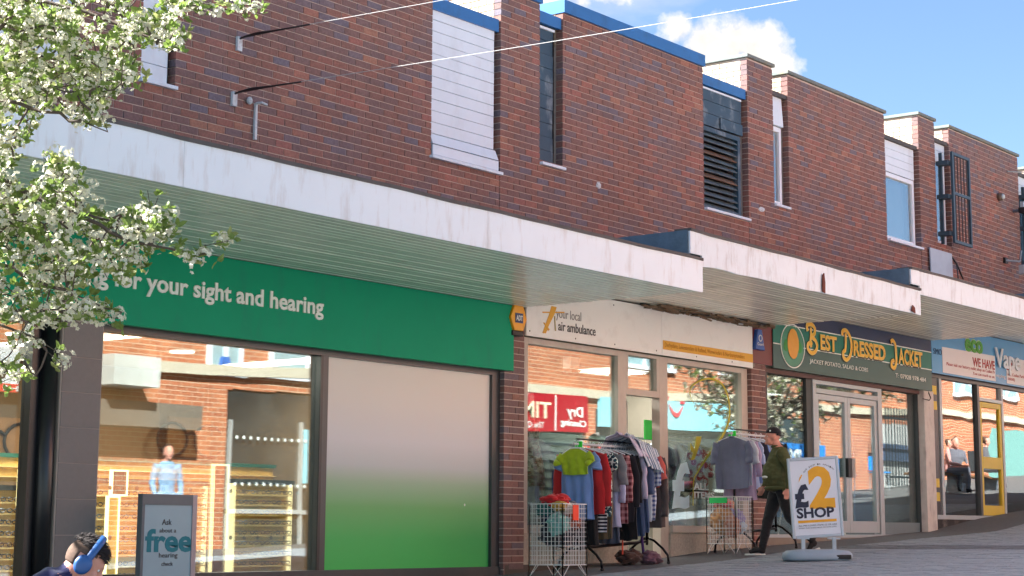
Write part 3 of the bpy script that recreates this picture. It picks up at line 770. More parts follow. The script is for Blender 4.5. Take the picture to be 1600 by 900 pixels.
# open inner door leaf
dl = MB()
dl.obox((19.15, .62, 2.5), ((.35, .94, 0), (-.94, .35, 0), (0, 0, 1)), (.08, .05, 2.0))
dx, dy = Vector((.9, .42, 0)).normalized(), None
o_ = Vector((18.86, .25, 0))
dl = MB()
for a, b_, z0_, z1_ in ((0, .09, 1.5, 3.42), (.66, .76, 1.5, 3.42), (.09, .66, 3.28, 3.42), (.09, .66, 1.5, 1.8), (.09, .66, 2.38, 2.46)):
    c_ = o_+dx*((a+b_)/2); dl.obox((c_.x, c_.y, (z0_+z1_)/2), (dx, (-dx.y, dx.x, 0), (0, 0, 1)), (b_-a, .045, z1_-z0_))
dlo = dl.build('inner_door', S('white_door_paint', 206, 204, 196, rough=.5), C2)
nsx = o_+dx*.40
ns = MB().obox((nsx.x, nsx.y-.03, 3.06), (dx, (-dx.y, dx.x, 0), (0, 0, 1)), (.22, .006, .30)).build('no_smoking_sign', SIGNW, dlo)
REDP = S('red_print', 200, 34, 38, rough=.5)
rg = MB(); pts = []
for i in range(25):
    a = 2*pi*i/24; pts.append(Vector((nsx.x, nsx.y-.036, 3.11))+dx*(cos(a)*.07)+Vector((0, 0, sin(a)*.07)))
rg.tube(pts, .009, 5); rg.bar(pts[3], pts[15], .004, .014); rg.obox((nsx.x, nsx.y-.036, 2.96), (dx, (-dx.y, dx.x, 0), (0, 0, 1)), (.18, .004, .06)); rg.build('sign_symbol', REDP, dlo) if False else rg.build('sign_symbol', REDP, dlo)
# ================================================================== 3 jacket potato building
ZP3 = 8.40
C3 = thing('shop_building', 'brick building over the jacket potato shop, grey coping and curtained white window', 'shop building', (21.8, 0, gz(22)), world=True)
holes3 = [(22.49, 22.93, 6.35, 9), (26.07, 27.30, 6.31, 9)]
area3 = [(21.77, 27.30, 5.2, ZP3-.05, holes3)]
pier3 = [(21.76, 22.15, 1.45, 4.5, [])]
brickwork(C3, area3+pier3, 5.95, 23, 280); core(C3, area3); core(C3, pier3, y1=.10)
for (a, b_, s_) in ((21.77, 22.49, 7), (22.93, 26.07, 8)): block_top(C3, a, b_, 7.8, ZP3-.05, s_)
coping(C3, 21.77, 22.49, ZP3, n=1); coping(C3, 22.93, 26.07, ZP3, n=3)
lower_roof(C3, 22.49, 22.93, 8.02, FELTD, .05); lower_roof(C3, 26.07, 27.30, 8.02, FELTD, .05)
wn = window_root(C3, 'narrow_window', 22.49, 22.93, 6.35, 7.98, .2, DARKIN)
boards(wn, 22.50, 22.86, 7.54, 7.97, .07, WHITE, 1, tilt=.03); upvc(wn, 22.50, 22.84, 6.37, 7.53, .09, 'window_frame'); sill(wn, 22.52, 22.86, 6.37, WHITE, .04)
ww = window_root(C3, 'curtained_window', 26.07, 27.30, 6.31, 7.98, .35, DARKIN)
boards(ww, 26.08, 27.26, 7.46, 7.97, .07, WHITE, 4); upvc(ww, 26.08, 27.24, 6.35, 7.45, .09, 'window_frame', CURT); sill(ww, 26.10, 27.24, 6.34, WHITE, .06)
shell(C3, 21.75, 27.4, 8.0, 1, 4.2)
canopy(C3, 22.03, 27.5, 4.85, 5.15, FASC2, SOFF, joints=(24.35, ), left_ext=.25, yf=-2.40)
MB().box(21.76, 22.3, -.024, -.003, 4.05, 4.60).build('red_panel', S('dark_red_panel', 112, 34, 34, rough=.4), C3)
# sign
SLATE = S('slate_sign', 66, 98, 94, rough=.38, var=.06, vscale=1.5, spec=.35); NAVY = S('navy_sign', 32, 50, 86, rough=.38, spec=.35); TEAL = S('teal_sign', 8, 116, 98, rough=.38, spec=.35)
s3 = MB().box(22.3, 27.46, -.04, -.002, 4.025, 4.845).build('sign_board', SLATE, C3)
MB().box(22.302, 27.458, -.043, -.0402, 4.375, 4.645).build('teal_band', TEAL, s3); MB().box(22.302, 27.458, -.0425, -.0402, 4.66, 4.843).build('navy_band', NAVY, s3)
WL = MB(); WL.box(22.302, 27.458, -.0445, -.0402, 4.645, 4.66); WL.box(22.302, 27.458, -.0445, -.0402, 4.36, 4.375); WL.build('white_lines', SIGNW, s3)
GOLD = S('gold_lettering', 246, 190, 58, rough=.35, var=.05); GOLDL = S('pale_gold_outline', 240, 220, 140, rough=.4); DBR = S('dark_brown_outline', 70, 44, 30, rough=.5)
def fancy(x, z, s, w, h):
    text('lettering', s, DBR, s3, (x+.012, -.048, z-.012), width=w, height=h, bold=.055, extrude=.003)
    text('lettering', s, GOLDL, s3, (x, -.053, z), width=w, height=h, bold=.035, extrude=.004)
    text('lettering', s, GOLD, s3, (x, -.058, z), width=w, height=h, bold=.008, extrude=.004)
fancy(23.66, 4.395, 'EST', .50, .22); fancy(24.70, 4.39, 'RESSED', 1.06, .23); fancy(26.22, 4.385, 'ACKET', .86, .24)
def swash(pts, r=.024):
    sm = []; pts = [(x-.06, 4.30+(z-4.16)*.70) for x, z in pts]
    for i in range(len(pts)-1):
        for k in range(6):
            t = k/6; p0 = pts[max(i-1, 0)]; p1 = pts[i]; p2 = pts[i+1]; p3 = pts[min(i+2, len(pts)-1)]
            sm.append(tuple(.5*((2*p1[j])+(-p0[j]+p2[j])*t+(2*p0[j]-5*p1[j]+4*p2[j]-p3[j])*t*t+(-p0[j]+3*p1[j]-3*p2[j]+p3[j])*t**3) for j in (0, 1)))
    sm.append(pts[-1])
    for rr_, y, m_ in ((r+.016, -.05, DBR), (r+.008, -.055, GOLDL), (r, -.06, GOLD)):
        MB().tube([(x, y, z) for x, z in sm], rr_, 8, up=(0, 1, 0), flat=.25).build('swash_letter', m_, s3)
swash([(23.34, 4.62), (23.33, 4.74), (23.46, 4.77), (23.56, 4.70), (23.54, 4.58), (23.44, 4.52), (23.56, 4.46), (23.62, 4.34), (23.56, 4.22), (23.44, 4.18), (23.34, 4.26), (23.36, 4.36), (23.46, 4.38)])
swash([(23.44, 4.70), (23.44, 4.55), (23.42, 4.40), (23.44, 4.30)], .02)
swash([(24.42, 4.66), (24.42, 4.75), (24.54, 4.78), (24.66, 4.66), (24.70, 4.48), (24.66, 4.28), (24.54, 4.16), (24.44, 4.20), (24.42, 4.30), (24.50, 4.36)])
swash([(24.52, 4.72), (24.52, 4.55), (24.50, 4.38)], .02)
swash([(26.02, 4.72), (26.10, 4.76), (26.18, 4.68), (26.20, 4.50), (26.20, 4.30), (26.14, 4.16), (26.04, 4.18), (26.04, 4.28), (26.12, 4.32)])
text('lettering', 'JACKET POTATO, SALAD & COBS', SIGNW, s3, (23.34, -.043, 4.17), width=1.84, height=.062, extrude=.004)
text('lettering', 'T: 07928 978 484', SIGNW, s3, (26.12, -.043, 4.155), width=1.10, height=.07, extrude=.004)
cxl, czl = 22.85, 4.37
MB().ring((cxl, 0, czl), .335, .30, .016, -.050, -.046, 40).build('emblem_ring', SIGNW, s3)
MB().ell((cxl, -.044, czl), (.33, .004, .29), 32, 12).build('emblem_disc', S('emblem_green', 60, 140, 110, rough=.3), s3)
lf = MB()
for sgn in (-1, 1):
    for k in range(5):
        a = .3+k*.35; lf.ell((cxl+sgn*(.15+.05*cos(a)), -.05, czl-.08+.11*sin(a*1.4)), (.07, .004, .055), 10, 6)
lf.build('emblem_leaves', S('emblem_leaf', 30, 150, 60, rough=.4), s3)
MB().ell((cxl, -.056, czl+.03), (.165, .006, .215), 20, 10, fn=lambda d: 1+.06*noise.noise(d*2)).build('emblem_potato', S('emblem_potato', 228, 160, 40, rough=.4), s3)
# shopfront
JB = S('dark_jamb', 60, 66, 66, rough=.5)
MB().box(22.15, 22.27, .05, .2, 1.6, 4.02).build('jamb', JB, C3); MB().box(22.15, 27.3, .04, .2, 3.96, 4.02).build('window_head', S('reddish_head', 92, 66, 60, rough=.6), C3)
frame_box(C3, 23.45, 23.62, 1.72, 3.96, JB, .08, .2); frame_box(C3, 23.62, 23.72, 1.72, 3.96, ALU, .06, .18); frame_box(C3, 25.70, 25.83, 1.72, 3.96, ALU, .06, .18)
frame_box(C3, 23.72, 25.70, 3.90, 3.96, ALU, .06, .18, 'door_head'); frame_box(C3, 23.72, 25.70, 3.77, 3.84, ALU, .06, .18, 'transom')
MB().box(23.72, 25.70, .11, .122, 3.84, 3.90).build('transom_pane', GLASS, C3)
for (a, b_) in ((23.73, 24.715), (24.725, 25.69)):
    d_ = MB()
    w_ = .085
    d_.box(a, a+w_, .08, .14, 1.77, 3.765).box(b_-w_, b_, .08, .14, 1.77, 3.765).box(a+w_, b_-w_, .08, .14, 3.68, 3.765).box(a+w_, b_-w_, .08, .14, 1.77, 1.94)
    do = d_.build('door', ALU, C3, bevel=.004)
    MB().box(a+w_-.003, b_-w_+.003, .105, .117, 1.935, 3.685).build('door_pane', GLASS, do)
    MB().box((24.64 if a < 24 else 24.76)-.03, (24.64 if a < 24 else 24.76)+.07, .03, .08, 2.58, 2.86).build('push_plate', S('grey_push_plate', 150, 152, 152, rough=.5) if a > 24 else BLACKP, do)
MB().box(22.27, 23.45, .11, .122, 1.75, 3.96).build('window_pane', GLASS, C3); MB().box(25.83, 27.12, .11, .122, 1.93, 3.96).build('window_pane', GLASS, C3)
MB().box(25.83, 27.12, .09, .13, 1.75, 1.93).build('kick_panel', S('grey_blue_kick', 110, 128, 134, rough=.4), C3)
MB().box(22.15, 27.2, .02, .22, 1.5, 1.745).build('threshold', ALU, C3)
MB().box(27.12, 27.24, .07, .2, 1.75, 3.96).build('window_jamb', FRAME, C3)
room(C3, 22.1, 27.5, 1.70, 4.05, .2, 5.0, wall=S('cafe_wall', 112, 124, 128, rough=.8))
# peeling white post
PEEL = S('peeling_white_post', 206, 202, 196, rough=.7, var=.1, vscale=8, bump=.8, stain=((.22, .2, .2), .6, 9, .35))
po = MB().box(27.14, 27.50, -.04, .10, 1.72, 4.02).build('white_post', PEEL, C3, bevel=.008)
MB().tube([(27.32, -.03, 4.02), (27.28, -.09, 3.90), (27.2, -.1, 3.86), (27.05, -.06, 3.88)], .008, 6).build('loose_cable', BLACKP, po)
# ================================================================== 4 vape shop building
ZP4 = 8.62
C4 = thing('shop_building', 'brick building over the blue vape shop at the right, caged upper windows', 'shop building', (27.5, 0, gz(28)), world=True)
holes4 = [(27.95, 28.52, 6.5, 9), (31.53, 32.7, 6.5, 9)]
area4 = [(27.32, 36.0, 5.2, ZP4-.05, holes4)]
brickwork(C4, area4, 5.95, 24, 300); core(C4, area4)
for (a, b_, s_) in ((27.32, 27.95, 9), (28.52, 31.53, 10), (32.7, 36, 11)): block_top(C4, a, b_, 8.0, ZP4-.05, s_)
coping(C4, 27.32, 27.95, ZP4); coping(C4, 28.52, 31.53, ZP4, n=3); coping(C4, 32.7, 36, ZP4, n=3)
lower_roof(C4, 27.95, 28.52, 8.3, FELTD, .05); lower_roof(C4, 31.53, 32.7, 8.3, FELTD, .05)
wn = window_root(C4, 'caged_window', 27.95, 28.52, 6.5, 8.25, .2, DARKIN); boards(wn, 27.96, 28.48, 8.0, 8.25, .07, WHITE, 2); upvc(wn, 27.96, 28.46, 6.52, 8.0, .09, 'window_frame'); cage(wn, 28.06, 28.78, 6.51, 8.05)
wn = window_root(C4, 'caged_window', 31.53, 32.7, 6.5, 8.25, .2, DARKIN); boards(wn, 31.55, 32.68, 7.95, 8.25, .07, WHITE, 2); upvc(wn, 31.55, 32.68, 6.52, 7.95, .09, 'window_frame'); cage(wn, 31.62, 32.6, 6.45, 8.02, .2)
shell(C4, 27.4, 36, 8.2, 1, 4.2)
canopy(C4, 27.5, 36, 5.13, 5.45, FASC2, SOFF, joints=(30, 33), left_ext=.25, yf=-2.40)
BLUS = S('vape_sign_blue', 84, 164, 216, rough=.35, var=.04); BANN = S('white_banner', 236, 234, 234, rough=.5, var=.02)
s4 = MB().box(27.5, 34, -.03, -.002, 4.33, 5.12).build('sign_board', BLUS, C4)
ban = MB(); zt = lambda x: 4.775-(x-27.9)*.012
ban.prism([(27.9, -.036, 4.36), (30.06, -.036, 4.36), (30.06, -.036, 4.80), (27.9, -.036, 4.78)], (0, .006, 0)); ban.prism([(30.55, -.036, 4.36), (34, -.036, 4.36), (34, -.036, 4.85), (30.55, -.036, 4.82)], (0, .006, 0))
bo = ban.build('banner', BANN, s4)
text('lettering', 'WE HAVE', S('banner_red', 176, 60, 60), bo, (29.10, -.0365, 4.56), width=.93, height=.15, bold=.02)
text('lettering', 'ED', S('banner_red', 176, 60, 60), bo, (30.56, -.0365, 4.60), width=.26, height=.15, bold=.02)
text('lettering', 'Please visit our battery outlet shop on Coalan Pr', S('banner_pink', 196, 120, 120), bo, (28.05, -.0365, 4.49), width=1.98, height=.055)
text('lettering', 'You can reach us on', S('banner_pink', 196, 120, 120), bo, (29.1, -.0365, 4.41), width=.9, height=.05)
text('lettering', 'nts, Coalan Park Lane, C', S('banner_pink', 196, 120, 120), bo, (30.6, -.0365, 4.50), width=1.1, height=.055)
text('lettering', '0808)', S('banner_pink', 196, 120, 120), bo, (30.6, -.0365, 4.42), width=.3, height=.05)
text('lettering', 'eco', S('eco_green', 90, 170, 70), s4, (28.82, -.034, 4.80), width=.72, height=.30, bold=.03, extrude=.012)
text('lettering', 'eco', S('eco_pale', 190, 220, 170), s4, (28.81, -.031, 4.80), width=.74, height=.31, bold=.06, extrude=.003)
text('lettering', 'Vape', S('steel_white_letters', 222, 232, 238, rough=.3), s4, (30.02, -.05, 4.62), width=1.10, height=.34, bold=.02, extrude=.02)
text('lettering', 'SMO', S('steel_blue_print', 60, 90, 130), s4, (27.56, -.034, 4.64), width=.32, height=.1)
text('lettering', 'vaping', BANN, s4, (30.08, -.034, 4.44), width=.42, height=.07)
YDOOR = S('yellow_door_paint', 214, 186, 36, rough=.4, var=.05)
frame_box(C4, 27.95, 28.04, 2.04, 4.33, ALU, .06, .16); frame_box(C4, 29.47, 29.56, 2.04, 4.33, FRAME, .06, .18); frame_box(C4, 30.50, 30.58, 2.04, 4.33, ALU, .06, .18)
MB().box(27.5, 34, .05, .2, 4.27, 4.33).build('window_head', FRAME, C4)
frame_box(C4, 29.56, 30.50, 4.0, 4.06, ALU, .06, .18, 'transom')
MB().box(27.6, 34, -.0, .22, 1.99, 2.06).build('sill', ALU, C4); MB().box(27.5, 34, .03, .2, 1.5, 1.99).build('plinth', S('dark_plinth', 60, 60, 62, rough=.9, var=.3, vscale=8, stain=((.3, .28, .25), .6, 3, 1)), C4)
for (a, b_, z0_, z1_) in ((28.04, 29.47, 2.06, 4.27), (30.58, 33.9, 2.06, 4.27), (29.56, 30.5, 4.06, 4.27)):
    MB().box(a, b_, .11, .122, z0_, z1_).build('window_pane', GLASS_WAVY, C4)
yd = MB(); a, b_ = 29.57, 30.49
yd.box(a, a+.08, .07, .13, 2.07, 3.99).box(b_-.09, b_, .07, .13, 2.07, 3.99).box(a+.08, b_-.09, .07, .13, 3.90, 3.99).box(a+.08, b_-.09, .07, .13, 2.07, 2.24).box(a+.08, b_-.09, .07, .13, 2.86, 3.06)
ydo = yd.build('door', YDOOR, C4, bevel=.004, label='yellow framed glass door')
MB().box(a+.08, b_-.09, .10, .112, 2.24, 2.86).build('door_pane', GLASS_WAVY, ydo); MB().box(a+.08, b_-.09, .10, .112, 3.06, 3.90).build('door_pane', GLASS_WAVY, ydo)
MB().box(27.52, 27.9, .08, .12, 2.06, 4.27).build('side_poster', S('dark_side_poster', 40, 40, 46, rough=.3), C4)
for z in (4.0, 3.75, 2.5, 2.28): MB().box(27.6, 27.86, .07, .079, z, z+.14).build('yellow_notice', YDOOR, C4)
for i in range(11):
    z = 2.12+i*.065; MB().box(28.07, 29.4, .22, .235, z, z+.012).build('blind_slat', S('pale_slat', 170, 184, 190, rough=.4), C4)
room(C4, 27.5, 35.5, 2.0, 4.4, .25, 4.6, wall=S('vape_wall', 86, 92, 96, rough=.8))
struct_row = None

# ================================================================== opposite side of the street (seen in the shop windows)
def opp(px, py, Yv=9.0):          # real point across the street whose mirror image stands at that place
    p = at(px, py, Yv); return Vector((p.x, -p.y, p.z))
ob = bpy.data.materials.new('orange_brickwork'); ob.use_nodes = True; t = ob.node_tree; b_ = t.nodes['Principled BSDF']; b_.inputs['Roughness'].default_value = .85
geo = N(t, 'ShaderNodeNewGeometry'); sx = N(t, 'ShaderNodeSeparateXYZ'); t.links.new(geo.outputs['Position'], sx.inputs[0])
cb = N(t, 'ShaderNodeCombineXYZ'); t.links.new(mathn(t, 'ADD', sx.outputs[0], sx.outputs[1]), cb.inputs[0]); t.links.new(sx.outputs[2], cb.inputs[1])
bt = N(t, 'ShaderNodeTexBrick'); t.links.new(cb.outputs[0], bt.inputs['Vector'])
bt.inputs['Scale'].default_value = 1; bt.inputs['Brick Width'].default_value = .225; bt.inputs['Row Height'].default_value = .075; bt.inputs['Mortar Size'].default_value = .006
bt.inputs['Color1'].default_value = lin((200, 124, 84)); bt.inputs['Color2'].default_value = lin((176, 102, 70)); bt.inputs['Mortar'].default_value = lin((214, 190, 160)); bt.inputs['Bias'].default_value = .1
n_ = N(t, 'ShaderNodeTexNoise'); n_.inputs['Scale'].default_value = 1.5; n_.inputs['Detail'].default_value = 7; t.links.new(geo.outputs['Position'], n_.inputs['Vector'])
mr = N(t, 'ShaderNodeMapRange'); t.links.new(n_.outputs['Fac'], mr.inputs[0]); mr.inputs[3].default_value = .7; mr.inputs[4].default_value = 1.3
sc_ = N(t, 'ShaderNodeVectorMath', operation='SCALE'); t.links.new(bt.outputs['Color'], sc_.inputs[0]); t.links.new(mr.outputs[0], sc_.inputs['Scale']); t.links.new(sc_.outputs[0], b_.inputs['Base Color'])
bp = N(t, 'ShaderNodeBump'); bp.inputs['Distance'].default_value = .006; t.links.new(bt.outputs['Fac'], bp.inputs['Height']); bp.invert = True; t.links.new(bp.outputs[0], b_.inputs['Normal'])
OB = thing('shop_parade', 'orange brick shop parade across the street, seen only as a reflection in the windows', 'shop building', (30, -9.2, gz(30)), world=True)
YO = -9.0
def oband(x): return 4.52+.026*(x-28.5)
# wall in bays, upper part with windows
ow = MB(); uw = MB(); uf = MB()
win_u = [(20.4, 21.2), (21.8, 23.6), (31.9, 34.2), (36.2, 37.4), (46.0, 47.8), (48.9, 50.3), (52.4, 53.6), (26.0, 27.2), (40.2, 41.6)]
X = 13.0
while X < 62:
    X1 = X+1.0
    zb = oband(X)+.16
    ow.box(X, X1, YO-.3, YO, zb-.4, 7.7+.03*(X-30)); X = X1
wall = ow.build('upper_wall', ob, OB)
for (a, b2) in win_u:
    z0_ = oband(a)+(.75 if a > 25 else .05); z1_ = z0_+1.35
    f = MB().box(a, a+.09, YO, YO+.05, z0_, z1_).box(b2-.09, b2, YO, YO+.05, z0_, z1_).box(a+.09, b2-.09, YO, YO+.05, z1_-.09, z1_).box(a-.05, b2+.05, YO, YO+.09, z0_-.09, z0_).box((a+b2)/2-.05, (a+b2)/2+.05, YO, YO+.05, z0_, z1_-.09).build('window', UPVC, OB)
    MB().box(a+.09, b2-.09, YO+.005, YO+.02, z0_, z1_-.09).build('pane', S('pale_blind_behind_glass', 150, 178, 182, rough=.15), f)
cbm = MB(); vs = []; n = 98
for i in range(n+1):
    x = 13+49*i/n; z = oband(x)+.05*sin(x*.55)
    vs += [(x, YO-.0, z), (x, YO+.10, z), (x, YO+.10, z+.17), (x, YO, z+.17)]
fs = []
for i in range(n):
    for j in range(4): q = (j+1) % 4; fs.append((i*4+j, i*4+j+4, i*4+q+4, i*4+q))
cbm.add(vs, fs); cbm.build('concrete_band', S('pale_concrete_band', 204, 194, 170, rough=.8), OB)
# shopfronts below: piers, dark glazing, brick infill
lower = MB(); bri = MB(); dark = MB()
segs = [(13, 17.35, 'd'), (17.35, 17.9, 'g'), (17.9, 20.9, 'b'), (20.9, 24.2, 'd'), (24.2, 27.0, 'b'), (27.0, 30.8, 'd'), (30.8, 31.25, 'b'), (31.25, 37.0, 'd'), (37.0, 38.2, 'b'), (38.2, 41.0, 'd'), (41.0, 43.8, 'b'), (43.8, 46.5, 'w'), (46.5, 51.5, 'b'), (51.5, 56, 't'), (56, 62, 'b')]
TEALG = S('teal_shopfront', 120, 170, 160, rough=.4)
OPM = {'d': S('dark_shopfront_glazing', 58, 66, 66, rough=.12, var=.5, vscale=1.2), 'b': ob, 'g': S('grey_green_column', 120, 134, 126, rough=.6), 'w': S('white_shopfront', 206, 206, 200, rough=.5), 't': TEALG}
for (a, b2, k) in segs:
    MB().box(a, b2, YO-.3, YO-.03 if k == 'd' else YO-.005, gz(a)-.3, oband(a)+.0).build({'d': 'shop_window', 'b': 'brick_wall', 'g': 'column', 'w': 'white_front', 't': 'teal_front'}[k], OPM[k], OB)
for x in (13.1, 15.2, 20.95, 22.6, 24.1, 27.1, 29, 30.7, 31.3, 33.2, 35.1, 36.9, 38.3, 40.9):
    MB().box(x, x+.045, YO-.03, YO+.03, gz(x)-.2, oband(x)-.75).build('window_bar', S('dull_white_bar', 168, 170, 166, rough=.5), OB)
for (a, b2) in ((20.95, 24.1), (31.3, 36.9), (27.1, 30.7)):
    MB().box(a, b2, YO-.03, YO+.04, gz(a)+.55, gz(a)+.62).build('window_sill', S('dull_white_bar', 168, 170, 166, rough=.5), OB)
OM = Matrix(((-1, 0, 0), (0, 0, 1), (0, 1, 0)))
def osign(x0, x1, z0, z1, m, tilt=.024, label=None):
    b = MB(); b.prism([(x0, YO+.03, z0), (x1, YO+.03, z0+(x1-x0)*tilt), (x1, YO+.03, z1+(x1-x0)*tilt), (x0, YO+.03, z1)], (0, .09, 0)); return b.build('sign_board', m, OB, label=label)
REDS = S('red_sign', 178, 24, 40, rough=.4); CYAN = S('pale_cyan_sign', 150, 226, 240, rough=.4)
r1 = osign(26.2, 30.8, 3.70, 4.44, REDS, label='red dry cleaning sign')
text('lettering', 'TIMPSON', S('cream_letters', 246, 232, 196), r1, (29.52, YO+.125, 4.03), width=2.5, height=.33, M3=OM, bold=.01)
text('lettering', 'The Quality Service People', SIGNW, r1, (29.3, YO+.125, 3.84), width=2.3, height=.12, M3=OM)
text('lettering', 'Dry', SIGNW, r1, (30.62, YO+.125, 4.12), width=.55, height=.2, M3=OM, bold=.03)
text('lettering', 'Cleaning', SIGNW, r1, (30.72, YO+.125, 3.92), width=.86, height=.13, M3=OM, bold=.03)
MB().box(29.66, 29.70, YO+.12, YO+.13, 3.80, 4.50).build('divider', SIGNW, r1)
r2 = osign(31.28, 37.0, 3.96, 4.58, CYAN, label='pale cyan travel shop sign')
sm = MB(); c_ = opp(1062, 640); 
sm.tube([(c_.x+.28-.56*i/14, YO+.14, c_.z+.10-.22*sin(pi*(i/14)**.9)) for i in range(15)], [.02+.035*sin(pi*i/14) for i in range(15)], 6, up=(0, 1, 0), flat=.3)
sm.bar((c_.x+.18, YO+.14, c_.z+.17), (c_.x+.36, YO+.14, c_.z+.17), .02, .06); sm.ell((c_.x-.32, YO+.14, c_.z+.24), (.05, .01, .05), 10, 6)
sm.build('smile_emblem', S('smile_red', 214, 30, 60), r2)
text('lettering', 'TUI', S('sign_navy_print', 40, 50, 110), r2, (33.75, YO+.125, 4.16), width=.4, height=.2, M3=OM)
text('lettering', 'holidays', S('sign_navy_print', 40, 50, 110), r2, (33.2, YO+.125, 4.16), width=1.2, height=.18, M3=OM)
r3 = osign(13.2, 17.34, 3.84, 4.38, S('white_sign', 226, 232, 230), .0); r3b = MB().box(13.2, 17.34, YO+.03, YO+.125, 3.74, 3.86).build('red_strip', S('sign_red_strip', 230, 70, 50), r3)
text('lettering', 'ohe', S('sign_dark_letters', 62, 56, 50), r3, (17.30, YO+.125, 3.93), width=1.1, height=.34, M3=OM, bold=.02)
text('lettering', 'S  H  O  E  S', SIGNW, r3b, (17.22, YO+.13, 3.76), width=2.4, height=.08, M3=OM, bold=.02)
MB().box(17.95, 18.85, YO+.0, YO+.7, 3.92, 4.38).build('white_canopy_box', S('white_box', 214, 216, 206), OB)
MB().box(18.0, 20.0, YO, YO+.4, 3.35, 3.72).build('grey_canopy', S('grey_awning', 120, 112, 100), OB)
p = opp(365, 568); MB().prism([(p.x-.14, YO, p.z-.14), (p.x+.14, YO, p.z-.14), (p.x+.07, YO, p.z+.12), (p.x-.07, YO, p.z+.12)], (0, .09, 0)).build('alarm_box', S('alarm_blue', 40, 110, 190), OB)
for (z, y2) in ((3.3, .02), (2.55, .02)):
    for k in range(12): MB().ell((21.1+k*.16, YO+.03, z), (.03, .004, .03), 8, 4).build('window_dot', SIGNW, OB)
r4 = MB().box(22.7, 24.0, YO-.02, YO+.02, 2.6, 3.5).build('window_poster', CYAN, OB); MB().box(23.0, 24.0, YO+.02, YO+.03, 2.6, 2.85).build('poster_band', S('poster_blue', 50, 90, 190), r4)
awn = opp(930, 655, 8.0); ab = MB(); 
ab.prism([(30.6, -8.9, 3.55), (30.9, -7.9, 3.15), (33.4, -7.9, 3.2), (33.6, -8.9, 3.65)], (0, 0, .02)); ab.build('awning', S('awning_red', 206, 60, 52), OB)
r5 = osign(38.3, 41.0, 3.3, 3.95, S('bright_blue_sign', 30, 130, 214), .0); text('lettering', 'JRS', SIGNW, r5, (39.9, YO+.125, 3.45), width=.8, height=.36, M3=OM, bold=.05)
MB().box(38.3, 39.0, YO+.12, YO+.13, 3.4, 3.9).build('orange_patch', S('sign_orange', 240, 160, 40), r5)
r6 = osign(44.0, 46.3, 3.7, 4.15, S('blue_grey_notice', 90, 110, 140), .0)
MB().box(50.0, 50.5, YO-.0, YO+.06, 3.6, 4.2).build('vent_grille', S('dark_vent', 50, 52, 52), OB)
# railings
rl = thing('railing', 'dark vertical bar railing across the street behind the tree trunk', 'railing', (44.5, -8.2, gz(44.5)), world=True)
RM = S('railing_black', 36, 40, 40, rough=.5)
for z in (.2, 1.7): MB().box(43.0, 46.2, -8.22, -8.18, gz(44.5)+z, gz(44.5)+z+.05).build('rail', RM, rl)
for i in range(20): MB().box(43.05+i*.16, 43.08+i*.16, -8.215, -8.185, gz(44.5), gz(44.5)+2.0).build('bar', RM, rl)
for (x, lab) in ((40.3, 'blue cafe chair nearer the railings across the street'), (42.2, 'blue cafe chair by the brick wall across the street')):
    ct = thing('cafe_chair', lab, 'chair', (x, -8.0, gz(x)), .4, 'blue chairs across the street')
    CB = S('cafe_blue', 30, 140, 220, rough=.4)
    MB().box(-.2, .2, -.2, .2, .43, .46).build('seat', CB, ct); MB().box(-.2, .2, -.2, -.17, .5, .85).build('backrest', CB, ct)
    for sx_ in (-1, 1):
        for sy_ in (-1, 1): MB().tube([(sx_*.18, sy_*.18, 0), (sx_*.17, sy_*.17, .43)], .012, 6).build('leg', ALU, ct)

# ================================================================== trees
BARK = S('grey_bark', 92, 80, 70, rough=.9, var=.3, vscale=14, bump=1, bscale=60)
LEAF = mat('young_leaf', lin((126, 148, 72)), rough=.55, var=.35, vscale=3, trans=.45)
LEAF2 = mat('olive_leaf', lin((160, 168, 104)), rough=.5, var=.3, vscale=3, trans=.45)
PETAL = mat('blossom_petal', lin((226, 222, 200)), rough=.6, var=.08, trans=.35)
STAM = S('blossom_centre', 196, 190, 110, rough=.7)
def rdir(r): 
    while 1:
        v = Vector((r.uniform(-1, 1), r.uniform(-1, 1), r.uniform(-1, 1)))
        if .1 < v.length < 1: return v.normalized()
def leaf_geo(mb, c, d, L, w, r, m=1):
    d = d.normalized(); n = rdir(r); s = d.cross(n)
    if s.length < .1: s = d.cross(Vector((0, 0, 1)))
    s.normalize(); n = s.cross(d)
    p = [c, c+d*L*.35+s*w-n*L*.05, c+d*L*.75+s*w*.7-n*L*.1, c+d*L-n*L*.25, c+d*L*.75-s*w*.7-n*L*.1, c+d*L*.35-s*w-n*L*.05, c+d*L*.4+n*L*.06]
    mb.add(p, [(0, 1, 6), (1, 2, 6), (2, 3, 6), (3, 4, 6), (4, 5, 6), (5, 0, 6)], m)
def flower(mb, c, ax, r, R_=.011):
    u = ax.cross(Vector((.3, .5, .8)));
    if u.length < .05: u = ax.cross(Vector((1, 0, 0)))
    u.normalize(); v = ax.cross(u); a0 = r.uniform(0, 2)
    for k in range(5):
        a = a0+k*2*pi/5; d = u*cos(a)+v*sin(a); s = u*-sin(a)+v*cos(a)
        mb.add([c, c+d*R_*.6+s*R_*.42+ax*R_*.12, c+d*R_*1.1+ax*R_*.25, c+d*R_*.6-s*R_*.42+ax*R_*.12], [(0, 1, 2, 3)], 0)
    mb.add([c+u*.2*R_+ax*.001, c+v*.2*R_+ax*.0015, c-u*.2*R_+ax*.001, c-v*.2*R_+ax*.0015], [(0, 1, 2, 3)], 2)
def cluster(mb, r, nf, rad=.034):
    for k in range(nf):
        d = rdir(r); d.z = abs(d.z)*.8+.15 if r.random() < .7 else d.z; d.normalize()
        flower(mb, d*rad*r.uniform(.65, 1.1), d, r, r.uniform(.0095, .0125))
